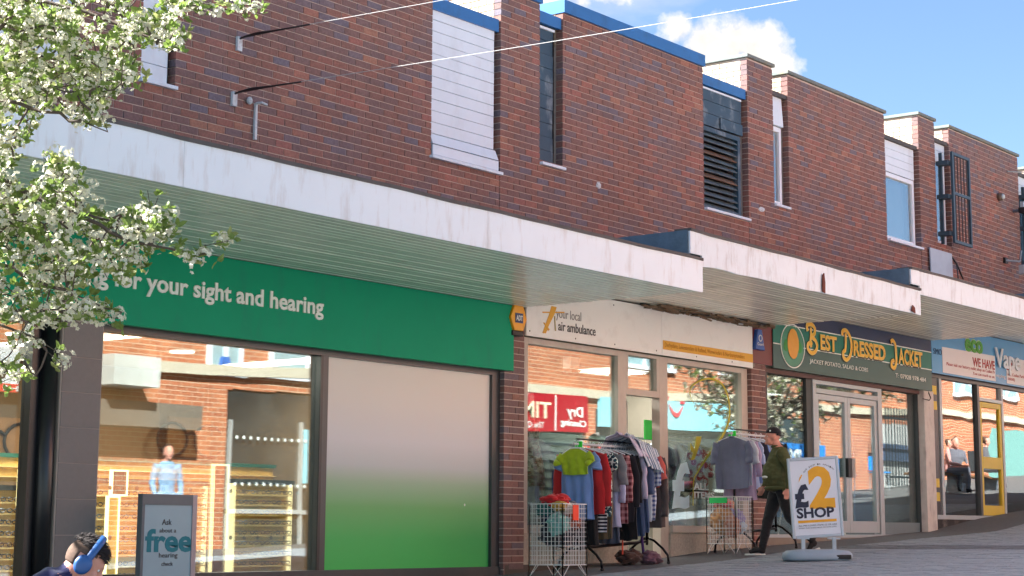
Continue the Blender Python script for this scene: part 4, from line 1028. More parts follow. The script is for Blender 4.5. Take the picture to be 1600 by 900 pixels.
def cloud_geo(pts, proto, r, smin=.8, smax=1.25):
    """merge many placed copies of prototype meshes into one"""
    vs = []; fs = []; ms = []
    for p in pts:
        q = r.choice(proto); M_ = (Matrix.Rotation(r.uniform(0, 6.28), 3, 'Z') @ Matrix.Rotation(r.uniform(-.9, .9), 3, 'X'))*r.uniform(smin, smax)
        o = len(vs); vs += [tuple(p+M_ @ v) for v in q.vv]; fs += [tuple(i+o for i in f) for f in q.f]; ms += q.m
    return vs, fs, ms
class Branches:
    def __init__(s): s.P = []; s.par = []; s.grid = {}
    def key(s, p): return (int(p.x//.25), int(p.y//.25), int(p.z//.25))
    def addn(s, p, par): s.P.append(p); s.par.append(par); s.grid.setdefault(s.key(p), []).append(len(s.P)-1); return len(s.P)-1
    def line(s, pts, par=-1, step=.07, wob=.012, seed=0):
        i = par
        if par < 0: i = s.addn(Vector(pts[0]), -1)
        for a, b in zip(pts, pts[1:]):
            a = Vector(a); b = Vector(b); n = max(1, int((b-a).length/step))
            for k in range(1, n+1):
                t_ = k/n; p = a.lerp(b, t_)+Vector((noise.noise(Vector((k*.7, seed, 1))), noise.noise(Vector((k*.7, seed, 5))), noise.noise(Vector((k*.7, seed, 9)))))*wob*2
                i = s.addn(p, i)
        return i
    def near(s, p):
        k = s.key(p); best = None
        for rad in range(0, 8):
            for a in range(-rad, rad+1):
                for b in range(-rad, rad+1):
                    for c in range(-rad, rad+1):
                        if max(abs(a), abs(b), abs(c)) != rad: continue
                        for i in s.grid.get((k[0]+a, k[1]+b, k[2]+c), ()):
                            d = (s.P[i]-p).length
                            if best is None or d < best[0]: best = (d, i)
            if best and best[0] < rad*.25: break
        return best
    def attach(s, p, r):
        d, i = s.near(p)
        if d < .02: return i
        q = s.P[i]; n = max(1, int(d/.05)); prev = i
        side = rdir(r)*d*.12
        for k in range(1, n+1):
            t_ = k/n; prev = s.addn(q.lerp(p, t_)+side*sin(pi*t_)+Vector((0, 0, -.02*sin(pi*t_))), prev)
        return prev
    def mesh(s, mb, rmin=.0022, rmax=.09, expo=.36, k=.0021):
        n = len(s.P); w = [0]*n; kids = [[] for _ in range(n)]
        for i in range(n-1, -1, -1):
            w[i] += 1
            if s.par[i] >= 0: w[s.par[i]] += w[i]; kids[s.par[i]].append(i)
        rad = [min(rmax, rmin+k*(max(0, x-3))**expo*.75) for x in w]
        s.rad = rad
        # chains
        started = set(); stack = [i for i in range(n) if s.par[i] < 0]
        while stack:
            st = stack.pop(); ch = [st]
            cur = st
            while kids[cur]:
                ks = sorted(kids[cur], key=lambda q: -w[q]); nxt = ks[0]
                for o_ in ks[1:]: stack.append(('b', cur, o_))
                ch.append(nxt); cur = nxt
                if len(ch) > 4000: break
            yield_ = ch
            if len(ch) > 1:
                nn_ = 7 if rad[ch[0]] > .02 else (5 if rad[ch[0]] > .006 else 3)
                mb.tube([s.P[c] for c in ch], [rad[c] for c in ch], nn_, 0)
            while stack and isinstance(stack[-1], tuple):
                _, base, o_ = stack.pop()
                ch = [base, o_]; cur = o_
                pend = []
                while kids[cur]:
                    ks = sorted(kids[cur], key=lambda q: -w[q])
                    for e_ in ks[1:]: pend.append(('b', cur, e_))
                    ch.append(ks[0]); cur = ks[0]
                nn_ = 7 if rad[o_] > .02 else (5 if rad[o_] > .006 else 3)
                mb.tube([s.P[c] for c in ch], [rad[o_]]+[rad[c] for c in ch[1:]], nn_, 0)
                stack.extend(pend)
class Proto: pass
def protos(fn, n, seed):
    out_ = []
    for i in range(n):
        r = random.Random(seed+i); mb = MB(); fn(mb, r); p = Proto(); p.mb = mb; p.vv = [Vector(v) for v in mb.v]; p.f = mb.f; p.m = mb.m; out_.append(p)
    return out_
CL = protos(lambda mb, r: cluster(mb, r, r.choice((8, 10, 12))), 8, 50)
CLS = protos(lambda mb, r: cluster(mb, r, 5, .022), 4, 80)
def tuft(mb, r):
    for k in range(r.choice((3, 4, 5))): leaf_geo(mb, Vector((0, 0, 0)), rdir(r)+Vector((0, 0, .5)), r.uniform(.032, .052), r.uniform(.010, .015), r, 0)
TU = protos(tuft, 10, 120)
def one_leaf(mb, r): leaf_geo(mb, Vector((0, 0, 0)), Vector((r.uniform(-.3, .3), r.uniform(-.3, .3), 1)), r.uniform(.04, .055), r.uniform(.013, .018), r, 0)
LF = protos(one_leaf, 6, 160)

def inpoly(x, y, P):
    c = False; j = len(P)-1
    for i in range(len(P)):
        if (P[i][1] > y) != (P[j][1] > y) and x < (P[j][0]-P[i][0])*(y-P[i][1])/(P[j][1]-P[i][1])+P[i][0]: c = not c
        j = i
    return c
TR = thing('blossom_tree', 'nearest street tree, white blossom and fresh leaf hanging over the green shop', 'tree', (4.6, -4.4, gz(4.6)), world=True)
tb = MB(); br = Branches(); tr = random.Random(5)
tx, ty, tz = 4.6, -4.4, gz(4.6)
trunk = br.line([(tx, ty, tz-.1), (tx+.05, ty, tz+1.2), (tx-.02, ty+.03, tz+2.4)], step=.15, wob=.01)
top = Vector((tx-.02, ty+.03, tz+2.4))
def limb(pts, start=None, seed=0): return br.line([start or top]+pts, par=(trunk if start is None else br.near(Vector(start))[1]), seed=seed)
# limbs reaching into the view (x, y, depth)
Fp = lambda a, b, c: tuple(far(a, b, c))
limb([(5.1, -4.6, 4.0), Fp(-160, 60, 9.6), Fp(-20, 150, 9.5), Fp(90, 180, 9.4), Fp(170, 205, 9.3)], seed=1)          # bare limb over fascia
limb([(4.9, -4.4, 4.4), Fp(-120, -60, 9.8), Fp(20, -10, 9.8), Fp(140, 20, 9.7), Fp(240, 60, 9.6), Fp(285, 78, 9.6)], seed=2)
limb([(4.8, -4.3, 4.6), Fp(-60, -160, 10), Fp(120, -60, 10), Fp(260, -12, 9.9), Fp(335, 22, 9.8), Fp(398, 8, 9.8)], seed=3)
limb([(5.0, -4.8, 3.6), Fp(-170, 200, 9.3), Fp(-20, 275, 9.2), Fp(110, 330, 9.1), Fp(210, 380, 9.0), Fp(300, 395, 9.0), Fp(352, 376, 9.0)], seed=4)
limb([(5.0, -4.9, 3.2), Fp(-180, 330, 9.2), Fp(-30, 400, 9.1), Fp(60, 440, 9.1), Fp(140, 470, 9.0), Fp(186, 490, 9.0)], seed=5)
limb([(5.0, -5.0, 3.0), Fp(-160, 420, 9.3), Fp(-20, 500, 9.2), Fp(60, 530, 9.2), Fp(95, 570, 9.1)], seed=6)
limb([(4.9, -4.7, 3.9), Fp(-140, 120, 10.1), Fp(0, 110, 10.1), Fp(120, 115, 10.2), Fp(200, 130, 10.2)], seed=7)
limb([Fp(-60, 420, 9.4), Fp(10, 350, 9.5), Fp(50, 290, 9.5), Fp(110, 262, 9.5)], start=Fp(-100, 365, 9.2), seed=8)
limb([Fp(235, 330, 9.0), Fp(233, 300, 9.0)], start=Fp(210, 380, 9.0), seed=9)
for i in range(14):   # rest of the crown, out of view
    a = i*2.4; e_ = .3+.9*((i*7) % 10)/10
    d = Vector((cos(a)*cos(e_), sin(a)*cos(e_), sin(e_))); p1 = top+d*1.3; p2 = top+d*2.5+Vector((0, 0, .3))
    u, v, z = prj(p2); u1, v1, z1 = prj(p1)
    if z > 0 and u > -150 and 0 < v < 1000: continue
    limb([tuple(p1), tuple(p2)], seed=20+i)
polys = [([(-60, -60), (300, -60), (302, 10), (268, 30), (288, 70), (278, 86), (225, 62), (205, 80), (222, 100), (214, 132), (178, 150), (172, 178), (140, 200), (100, 178), (60, 186), (-60, 190)], 800, (9.1, 10.8)),
         ([(285, 5), (330, 0), (352, 22), (320, 26)], 5, (9.6, 9.8)), ([(360, 8), (402, 0), (404, 30), (372, 36)], 8, (9.6, 9.9)),
         ([(-60, 190), (60, 190), (70, 240), (20, 250), (-60, 245)], 20, (9.2, 9.9)),
         ([(-60, 245), (70, 240), (132, 262), (130, 300), (120, 330), (236, 328), (262, 345), (268, 388), (236, 410), (196, 440), (150, 455), (160, 490), (110, 505), (40, 500), (-60, 505)], 520, (8.7, 9.9)),
         ([(220, 300), (248, 296), (270, 352), (225, 350)], 14, (8.9, 9.1)), ([(268, 385), (300, 398), (332, 388), (358, 364), (350, 384), (300, 408)], 9, (8.9, 9.1)),
         ([(150, 470), (188, 482), (186, 498), (150, 498)], 5, (8.9, 9.1)),
         ([(-40, 525), (75, 520), (102, 560), (100, 590), (60, 600), (-40, 596)], 15, (9.0, 9.4))]
pts = []
for (P, n, (d0, d1)) in polys:
    xs = [q[0] for q in P]; ys = [q[1] for q in P]; k = 0; g = 0
    while k < n and g < 40000:
        g += 1; x = tr.uniform(min(xs), max(xs)); y = tr.uniform(min(ys), max(ys))
        if not inpoly(x, y, P): continue
        if noise.noise(Vector((x*.021, y*.021, 3.3))) < -.08 and tr.random() < .85: continue
        pts.append((Vector(far(x, y, tr.uniform(d0, d1))), True)); k += 1
ncrown = 0; g = 0
while ncrown < 900 and g < 60000:
    g += 1; d = rdir(tr); rad = 2.9*tr.random()**.4; p = top+Vector((0, 0, 1.0))+Vector((d.x*rad, d.y*rad, d.z*rad*.85))
    if p.z < tz+1.9: continue
    u, v, z = prj(p)
    if z > 0 and u > -70 and -120 < v < 1000: continue
    if z > 0 and z < 3: continue
    if (p-CAM).length < 3: continue
    pts.append((p, False)); ncrown += 1
pts.sort(key=lambda q: br.near(q[0])[0])
vis_c = []; far_c = []; lv = []
for p, vis in pts:
    br.attach(p, tr)
    (vis_c if vis else far_c).append(p)
br.mesh(tb); tb.build('trunk', BARK, TR, smooth=True)
blo = [p for i, p in enumerate(vis_c) if i % 20 < 17]; tufts = []
for p in vis_c:
    tufts.append(p+rdir(tr)*tr.uniform(.01, .06)); tufts.append(p+rdir(tr)*tr.uniform(.02, .09)) if tr.random() < .3 else None
blo_sorted = sorted(blo, key=lambda p: prj(p)[2])
pm_ = [p.mb.mesh('blossom_cluster', [PETAL, LEAF, STAM]) for p in CL]
for p in blo_sorted[:300]:
    o = bpy.data.objects.new('blossom_cluster', tr.choice(pm_)); COL.objects.link(o); o.location = p; s_ = tr.uniform(.85, 1.25); o.scale = (s_, s_, s_); o.rotation_euler = (tr.uniform(-.8, .8), tr.uniform(-.8, .8), tr.uniform(0, 6)); adopt(o, TR)
vs, fs, ms = cloud_geo(blo_sorted[300:]+[p+rdir(tr)*.06 for p in vis_c[::2]], CL, tr, .8, 1.25)
mb = MB(); mb.add(vs, fs); mb.m = ms; mb.build('crown', [PETAL, LEAF, STAM], TR, kind='stuff')
tufts.sort(key=lambda p: prj(p)[2])
pl = [p.mb.mesh('leaf', [LEAF if i % 3 else LEAF2]) for i, p in enumerate(LF)]
for p in tufts[::6][:300]:
    o = bpy.data.objects.new('leaf', tr.choice(pl)); COL.objects.link(o); o.location = p; o.rotation_euler = (tr.uniform(-1.5, 1.5), tr.uniform(-1.5, 1.5), tr.uniform(0, 6)); adopt(o, TR)
vs, fs, ms = cloud_geo(tufts, TU, tr); mb = MB(); mb.add(vs, fs); mb.build('leaves', LEAF, TR, kind='stuff')
vs, fs, ms = cloud_geo([p+rdir(tr)*.06 for p in vis_c[::4]], TU, tr); mb = MB(); mb.add(vs, fs); mb.build('olive_leaves', LEAF2, TR, kind='stuff')
vs, fs, ms = cloud_geo([p for p in far_c for _ in (0, 1)], CLS, tr, 1.2, 2.2); mb = MB(); mb.add(vs, fs); mb.m = ms; mb.build('crown', [PETAL, LEAF, STAM], TR, kind='stuff')
vs, fs, ms = cloud_geo(far_c, TU, tr, 1.4, 2.2); mb = MB(); mb.add(vs, fs); mb.build('leaves', LEAF, TR, kind='stuff')
# two smaller blossom trees across the street (seen as reflections)
def street_tree(name_label, loc, R0, n, H):
    T = thing('blossom_tree', name_label, 'tree', loc, 0, 'blossom trees across the street')
    b = Branches(); r = random.Random(int(loc[0]*10)); t0 = b.line([(0, 0, -.1), (.03, 0, H*.5), (0, .02, H)], step=.2)
    tp = Vector((0, .02, H))
    for i in range(9):
        a = i*2.4; e2 = .35+.1*(i % 5); d = Vector((cos(a)*cos(e2), sin(a)*cos(e2), sin(e2)))
        b.line([tuple(tp), tuple(tp+d*R0*.8)], par=t0, seed=i, step=.15)
    P = []
    while len(P) < n:
        d = rdir(r); q = tp+Vector((0, 0, R0*.7))+Vector((d.x, d.y, d.z*.9))*R0*r.random()**.45
        if q.z > H-.5 and noise.noise(q*1.3) > -.25: P.append(q)
    P.sort(key=lambda q: (q-tp).length)
    for q in P: b.attach(q, r)
    m1 = MB(); b.mesh(m1, rmin=.004, k=.005); m1.build('trunk', BARK, T, smooth=True)
    vs, fs, ms = cloud_geo(P, CLS, r, 2.4, 4.0); m1 = MB(); m1.add(vs, fs); m1.m = ms; m1.build('crown', [PETAL, LEAF, STAM], T, kind='stuff')
    vs, fs, ms = cloud_geo([q+rdir(r)*.08 for q in P[::2]], TU, r, 1.5, 2.5); m1 = MB(); m1.add(vs, fs); m1.build('leaves', LEAF, T, kind='stuff')
p = opp(1390, 760, 5.2); street_tree('blossom tree standing by the railings across the street', (p.x, p.y, gz(p.x)), 1.8, 1300, 2.4)
p = opp(1228, 760, 5.2); street_tree('fuller blossom tree across the street, mirrored in the left cafe window', (p.x, p.y, gz(p.x)), 2.0, 1500, 1.7)

# ================================================================== wall fittings, wires
BR1 = S('white_painted_iron', 206, 214, 216, rough=.5, var=.2, stain=((.2, .12, .08), .6, 18, 1))
def eyebolt(px, py, label, tail):
    p = at(px, py); w = thing('wire_anchor', label, 'wire anchor', tuple(p), world=True, group=None)
    MB().box(p.x-.03, p.x+.03, -.03, .0, p.z-.09, p.z+.05).build('plate', BR1, w)
    MB().tube([(p.x, 0, p.z+.03), (p.x, -.09, p.z+.04)], .012, 6).build('eye_bolt', BLACKM, w)
    MB().tube([(p.x, -.09, p.z+.04), (p.x, -.25, p.z+.045), (p.x, -.5, p.z+.035), (p.x, -tail, p.z+.02)], [.012, .018, .010, .008], 6).build('turnbuckle', BLACKM, w)
    return p
for (px, py, lab, tl, zf) in ((372, 66, 'black turnbuckle anchor high on the brick wall, upper of two', .95, .6), (364, 152, 'black turnbuckle anchor on the brick wall, lower of two', .9, .55)):
    p = eyebolt(px, py, lab, tl)
    n = 16; L_ = 9.1; zw = .04
    pts = [(p.x, -tl-(L_-tl)*i/n, p.z+zw-.019*(tl+(L_-tl)*i/n)-.03*sin(pi*i/n)) for i in range(n+1)]
    o = MB().tube(pts, .0030, 5).build('span_wire', S('white_span_wire', 196, 194, 190, rough=.5, var=.05))
    tag(o, 'thin white wire over the street from the %s brick wall anchor' % ('upper' if py < 100 else 'lower'), 'wire')
p = at(398, 162); w = thing('iron_bracket', 'short white painted iron bracket hanging from the brick wall under the anchors', 'bracket', tuple(p), world=True)
MB().box(p.x-.014, p.x+.014, -.03, -.003, p.z-.36, p.z).build('upright', BR1, w); MB().tube([(p.x, -.02, p.z), (p.x, -.10, p.z-.005), (p.x+.05, -.12, p.z-.02)], .012, 6).build('hook', BR1, w)
p = at(382, 152); MB().ell((p.x+.04, -.03, p.z-.03), (.03, .03, .04), 10, 6).build('bracket_knob', BR1, w)
p = at(935, 290); o = MB().ell((p.x, -.0, p.z), (.05, .02, .04), 10, 6, fn=lambda d: 1+.4*noise.noise(d*3)).build('paint_splash', BR1); tag(o, 'small white paint splash on the brick wall below the parapet', 'paint splash')
p = at(1190, 327); o = MB().ell((p.x, -.0, p.z), (.09, .012, .035), 10, 6, fn=lambda d: 1+.5*noise.noise(d*4)).build('mortar_patch', BR1); tag(o, 'pale mortar patch right of the louvred window sill', 'mortar patch')
# leaning grey panel on canopy
pa, pb = at(1449, 387), at(1483, 397)
o = thing('metal_panel', 'pale grey sheet panel leaning on the wall below the caged window', 'panel', (pa.x, 0, 5.9), world=True)
MB().prism([(pa.x, -.05, 6.38), (pb.x, -.05, 6.38), (pb.x, -.06, 5.85), (pa.x, -.06, 5.85)], (0, .02, .004)).build('sheet', S('pale_grey_sheet', 176, 190, 202, rough=.45), o)
MB().tube([(pb.x-.05, -.17, 5.95), (pb.x+.02, -.12, 6.2), (pb.x+.10, -.03, 6.3)], .01, 5).build('cable', BLACKP, o)
MB().tube([at(1484, 397, -.01), at(1495, 412, -.02), at(1505, 436, -.01)], .012, 5).build('cable', BLACKP, o)
# lamps / camera on the last wall
p = at(1560, 308); w = thing('bulkhead_lamp', 'small round lamp high on the right-hand brick wall', 'lamp', tuple(p), world=True)
MB().tube([(p.x, 0, p.z), (p.x, -.08, p.z)], .07, 12).build('body', S('lamp_bronze', 110, 92, 76, rough=.5), w, smooth=True); MB().ell((p.x, -.09, p.z), (.05, .03, .05), 12, 8).build('lens', S('lamp_lens', 190, 200, 200, rough=.2), w, smooth=True)
p = at(1583, 330); w = thing('security_camera', 'security camera on a short arm beside the caged window', 'camera', tuple(p), world=True)
MB().tube([(p.x, 0, p.z), (p.x, -.2, p.z)], .03, 8).build('arm', STEELG, w); MB().box(p.x-.16, p.x+.06, -.28, -.16, p.z-.07, p.z+.03).build('housing', BLACKP, w, bevel=.01); MB().box(p.x-.1, p.x-.02, -.24, -.18, p.z+.03, p.z+.14).build('mount', ALU, w)
p = at(1578, 410); w = thing('floodlight_bracket', 'bent white bracket with spotlight low on the right-hand brick wall', 'bracket', tuple(p), world=True)
MB().tube([(p.x-.3, -.02, p.z), (p.x, -.18, p.z), (p.x+.05, -.2, p.z+.2)], .02, 6).build('arm', STEELG, w); MB().box(p.x, p.x+.12, -.26, -.16, p.z-.22, p.z-.06).build('lamp_head', ALU, w); MB().box(p.x-.32, p.x-.2, -.05, 0, p.z-.05, p.z+.05).build('plate', BLACKP, w)
p = at(1572, 268)
o = MB().tube([(p.x, -.02, p.z), (p.x+.5, -.25, p.z+.03), (p.x+.8, -.3, p.z)], .012, 5).build('loose_cable', STEELG); tag(o, 'thin loose cable near the roof of the right-hand wall', 'cable')
# alarm boxes
ad = thing('alarm_box', 'yellow hexagonal alarm box on the brick pier beside the green sign', 'alarm box', (16.5, 0, 4.1), world=True)
p = at(811, 497, -.10)
def hexa(cx, cz, w, h, y0, d, m, name, root, n=6, bev=.006):
    pts = [(cx-.5*w, y0, cz), (cx-.27*w, y0, cz+.5*h), (cx+.27*w, y0, cz+.5*h), (cx+.5*w, y0, cz), (cx+.27*w, y0, cz-.5*h), (cx-.27*w, y0, cz-.5*h)]
    return MB().prism(pts, (0, d, 0)).build(name, m, root, bevel=bev)
hexa(p.x, p.z, .30, .285, -.10, .08, S('alarm_yellow', 246, 166, 26, rough=.35), 'cover', ad)
MB().box(p.x-.07, p.x+.07, -.106, -.1, p.z-.055, p.z+.055).build('badge', S('alarm_navy', 34, 62, 110, rough=.4), ad)
text('lettering', 'ADT', SIGNW, ad, (p.x-.058, -.107, p.z-.028), width=.116, height=.06, bold=.02, extrude=.002)
MB().box(p.x-.10, p.x+.10, -.09, -.0, p.z-.20, p.z-.143).build('siren_base', BLACKP, ad, bevel=.008)
p = at(1186, 532, -.06); ad = thing('alarm_box', 'blue triangular alarm box on the pier beside the cream sign', 'alarm box', tuple(p), world=True)
ab = MB(); ab.prism([(p.x-.13, -.08, p.z-.13), (p.x+.13, -.08, p.z-.13), (p.x+.055, -.08, p.z+.15), (p.x-.055, -.08, p.z+.15)], (0, .078, 0)); ab.build('cover', S('alarm_blue_cover', 44, 92, 168, rough=.4), ad, bevel=.01)
rg = MB(); rg.ring((p.x, 0, p.z+.03), .035, .035, .012, -.086, -.081, 16); rg.build('ring_emblem', SIGNW, ad); text('lettering', 'Guard', SIGNW, ad, (p.x-.08, -.082, p.z-.07), width=.16, height=.04, extrude=.002)

# ================================================================== window graphics of the charity shop
LBL = S('pale_blue_vinyl', 214, 246, 252, rough=.5); YV = mat('yellow_vinyl', lin((186, 176, 40)), rough=.6, var=.03)
DV = .104
def vinyl(name, pts, m, root): return MB().prism(pxs(pts, DV), (0, .003, 0)).build(name, m, root)
pnd = at(1050, 789, DV); 
text('pound_symbol', '£', LBL, C2, (pnd.x, DV+.003, pnd.z), width=at(1079, 789, DV).x-pnd.x, height=at(1060, 722, DV).z-pnd.z, bold=.05, extrude=.003)
q = at(1084, 768, DV); text('lettering', 'ALL', SIGNW, C2, (q.x, DV+.003, at(1086, 765, DV).z), width=at(1107, 768, DV).x-q.x, height=.095, bold=.02)
text('lettering', 'ITEMS', SIGNW, C2, (at(1085, 778, DV).x, DV+.003, at(1085, 778, DV).z), width=at(1116, 778, DV).x-at(1085, 778, DV).x, height=.085, bold=.02)
tw = MB(); arc = [(1084, 632), (1078, 615), (1082, 603), (1096, 594), (1112, 592), (1128, 600), (1138, 622), (1140, 650), (1134, 672), (1122, 692), (1104, 716), (1090, 738), (1084, 752), (1083, 790)]
cp = pxs(arc, DV); sm_ = []
for i in range(len(cp)-1):
    for k in range(5):
        t_ = k/5; p0 = Vector(cp[max(i-1, 0)]); p1 = Vector(cp[i]); p2 = Vector(cp[i+1]); p3 = Vector(cp[min(i+2, len(cp)-1)])
        sm_.append(.5*((2*p1)+(-p0+p2)*t_+(2*p0-5*p1+4*p2-p3)*t_*t_+(-p0+3*p1-3*p2+p3)*t_**3))
sm_.append(Vector(cp[-1]))
rs_ = [.004+.012*min(1, i/22) if i < 22 else .016-.006*sin(i*.12) for i in range(len(sm_))]
tw.tube(sm_, rs_, 6, up=(0, 1, 0), flat=.12); tw.build('yellow_swoosh', YV, C2)
vinyl('helicopter_emblem', [(1088, 682), (1096, 682), (1094, 694), (1085, 718), (1080, 719), (1086, 700)], YV, C2)
vinyl('helicopter_emblem', [(1079, 692), (1085, 703), (1088, 712), (1085, 711), (1079, 702)], YV, C2)

# ================================================================== interiors
def area(name, loc, sx_, sy_, power, col=(1, .86, .68), rot=(0, 0, 0)):
    l = bpy.data.lights.new(name, 'AREA'); l.shape = 'RECTANGLE'; l.size = sx_; l.size_y = sy_; l.energy = power; l.color = col
    o = bpy.data.objects.new(name, l); COL.objects.link(o); o.location = loc; o.rotation_euler = rot; return o
LITD = S('lit_diffuser', 255, 246, 226, emit=((1, .93, .8), 1.2))
def downlight(root, p, r=.13):
    MB().tube([(p[0], p[1], p[2]-.03), (p[0], p[1], p[2]-.005)], r, 20).build('lamp_diffuser', LITD, root)
# optician lights
dls = [(at(285, 558, 2.5).x, 2.5), (at(30, 532, 2.5).x, 2.5), (at(180, 645, 1.3).x-.8, 3.6), (15.2, 1.4), (12.2, 3.4), (8.2, 2.0)]
for i, (x, y) in enumerate(dls):
    lt = thing('ceiling_downlight', ['round ceiling downlight glowing in the middle of the optician window', 'round ceiling downlight glowing in the left window behind the branches', 'round ceiling downlight deep at the left of the optician shop', 'round ceiling downlight near the mullion of the optician window', 'round ceiling downlight deep inside behind the red strip', 'round ceiling downlight at the far left end of the shop'][i], 'ceiling light', (x, y, 3.72), 0, 'optician ceiling lights')
    MB().tube([(0, 0, -.03), (0, 0, -.005)], .13, 20).build('diffuser', LITD, lt); b_ = MB(); b_.ring((0, 0, 0), .13, .13, .02, -.0, .001, 8); MB().tube([(0, 0, -.012), (0, 0, 0)], .15, 20).build('trim', SIGNW, lt)
for x in (6, 9, 12, 15): area('optician_lamp_light', (x, 2.0, 3.66), .5, 1.8, 27, (1, .9, .76))
# display racks with frames
RACK = S('honey_display_board', 226, 184, 104, rough=.45, var=.05); RACKL = S('lit_rack_edge', 255, 224, 140, emit=((1, .82, .45), .5)); DTRIM = S('dark_rack_trim', 44, 38, 34)
GLF = [S('glasses_dark', 40, 34, 32, rough=.3), S('glasses_brown', 96, 56, 34, rough=.3), S('glasses_steel', 110, 112, 120, rough=.3, metal=.5)]
def glasses_mesh(m):
    b = MB()
    for s_ in (-1, 1):
        pts = []
        for i in range(11):
            a = 2*pi*i/10; pts.append((s_*.036+cos(a)*.028, -.06, sin(a)*.019))
        b.tube(pts, .0055, 4, cap=False)
        b.tube([(s_*.064, -.06, .012), (s_*.070, -.02, .014), (s_*.07, .05, .008)], .005, 4)
    b.tube([(-.009, -.06, .004), (0, -.062, .008), (.009, -.06, .004)], .003, 4)
    return b.mesh('glasses', m)
GM = [glasses_mesh(m_) for m_ in GLF]
def rack(x0, x1, z0, z1, y, label, rows, cols, gap_from=0):
    rk = thing('display_rack', label, 'display rack', (x0, y, z0), world=True)
    MB().box(x0, x1, y, y+.05, z0, z1).build('back_panel', RACK, rk)
    MB().box(x0-.04, x0, y-.03, y+.05, z0, z1).build('lit_edge', RACKL, rk); MB().box(x1, x1+.04, y-.03, y+.05, z0, z1).build('lit_edge', RACKL, rk)
    MB().box(x0-.04, x1+.04, y-.06, y+.05, z1, z1+.05).build('top_trim', DTRIM, rk)
    rh = (z1-z0-.05)/rows
    for r_ in range(rows):
        MB().box(x0, x1, y-.07, y, z0+.03+r_*rh, z0+.045+r_*rh).build('shelf', S('pale_shelf', 236, 204, 140, rough=.3), rk)
        for c_ in range(cols):
            x = x0+(x1-x0)*(c_+.5)/cols+R.uniform(-.01, .01)
            o = bpy.data.objects.new('glasses', GM[R.choice((0, 0, 0, 1, 2))]); COL.objects.link(o); o.location = (x, y-.01, z0+.072+r_*rh); o['label'] = 'glasses on the '+('lowest', 'second lowest', 'third', 'fourth', 'fifth', 'sixth', 'seventh', 'eighth', 'ninth', 'topmost')[r_]+' shelf of the rack '+label.split('glasses ')[1].replace(' the tall', '')+', '+(('leftmost', 'second', 'third', 'fourth', 'middle', 'sixth', 'seventh', 'second from right', 'rightmost') if cols == 9 else ('leftmost', 'second', 'middle', 'fourth', 'rightmost'))[c_]; o['category'] = 'glasses'; o['group'] = 'glasses on the display shelves'; o.rotation_euler = (0, 0, R.uniform(-.1, .1))
p0, p1 = at(128, 790, 2.6), at(322, 790, 2.6)
rack(p0.x+.05, p1.x-.05, 1.12, 2.26, 2.6, 'honey display rack of glasses left of the tall mirror', 9, 9)
p2, p3 = at(362, 790, 2.6), at(450, 790, 2.6)
rack(p2.x+.03, p3.x, 1.12, 2.30, 2.6, 'honey display rack of glasses right of the tall mirror', 10, 5)
p4, p5 = at(-40, 790, 2.6), at(66, 790, 2.6)
rack(p4.x, p5.x, 1.12, 2.16, 2.6, 'honey display rack of glasses in the far left window', 9, 5)
# upper display strip behind, posters and tall mirror
MB().box(10.6, 15.6, 2.9, 2.95, 2.26, 2.50).build('display_back', RACK, G); MB().box(10.6, 15.6, 2.85, 2.9, 2.50, 2.54).build('display_trim', S('green_trim', 30, 90, 70), G)
for i in range(2): MB().box(10.6, 15.6, 2.84, 2.9, 2.3+.1*i, 2.308+.1*i).build('display_shelf', S('pale_shelf', 236, 204, 140, rough=.3), G)
def poster(px0, px1, py0, py1, Y, label, face, edge=RACKL):
    a = at(px0, py1, Y); b2 = at(px1, py0, Y)
    t_ = thing('framed_poster', label, 'poster', (a.x, Y, a.z), world=True)
    MB().box(a.x, b2.x, Y, Y+.03, a.z, b2.z).build('face', face, t_); e_ = .018
    for q in ((a.x-e_, a.x, a.z-e_, b2.z+e_), (b2.x, b2.x+e_, a.z-e_, b2.z+e_), (a.x, b2.x, b2.z, b2.z+e_), (a.x, b2.x, a.z-e_, a.z)):
        MB().box(q[0], q[1], Y-.01, Y+.03, q[2], q[3]).build('lit_edge', edge, t_)
    return t_
BKP = S('black_poster', 30, 34, 32, rough=.3, var=.3)
poster(30, 60, 737, 788, 2.4, 'black poster with a glowing yellow edge in the far left window', BKP)
poster(175, 198, 737, 772, 2.4, 'black poster with a glowing yellow edge left of the hearing board', BKP)
mt_ = poster(330, 356, 728, 900, 2.45, 'tall dark brown mirror with a glowing frame between the racks', S('brown_mirror', 110, 66, 46, rough=.12))
t_ = poster(165, 185, 778, 905, 1.9, 'tall narrow glowing frame beside the tiled pier', S('yellow_backlit', 236, 196, 70, rough=.4))
# big spectacles picture
for (px0, px1, py0, py1, lab, cx_) in ((-60, 52, 655, 712, 'large wall picture of spectacles in the far left window', 20), (262, 330, 655, 712, 'large wall picture of spectacles above the racks', 300)):
    a = at(px0, py1, 4.4); b2 = at(px1, py0, 4.4); w = thing('wall_picture', lab, 'wall picture', (a.x, 4.4, a.z), world=True)
    MB().box(a.x, b2.x, 4.4, 4.43, a.z, b2.z).build('print', S('sepia_print', 170, 122, 78, rough=.6, var=.15), w)
    c0 = (a.x+b2.x)/2; cz_ = (a.z+b2.z)/2; sp = MB()
    for s_ in (-1, 1): sp.tube([(c0+s_*.30+cos(2*pi*i/18)*.24, 4.37, cz_-.04+sin(2*pi*i/18)*.20) for i in range(19)], .018, 6, cap=False)
    sp.tube([(c0-.07, 4.37, cz_+.02), (c0, 4.36, cz_+.06), (c0+.07, 4.37, cz_+.02)], .02, 6); sp.tube([(c0+.5, 4.37, cz_+.05), (c0+.62, 4.36, cz_+.16)], .03, 6)
    sp.build('spectacles_drawing', S('dark_drawing', 50, 36, 30), w)
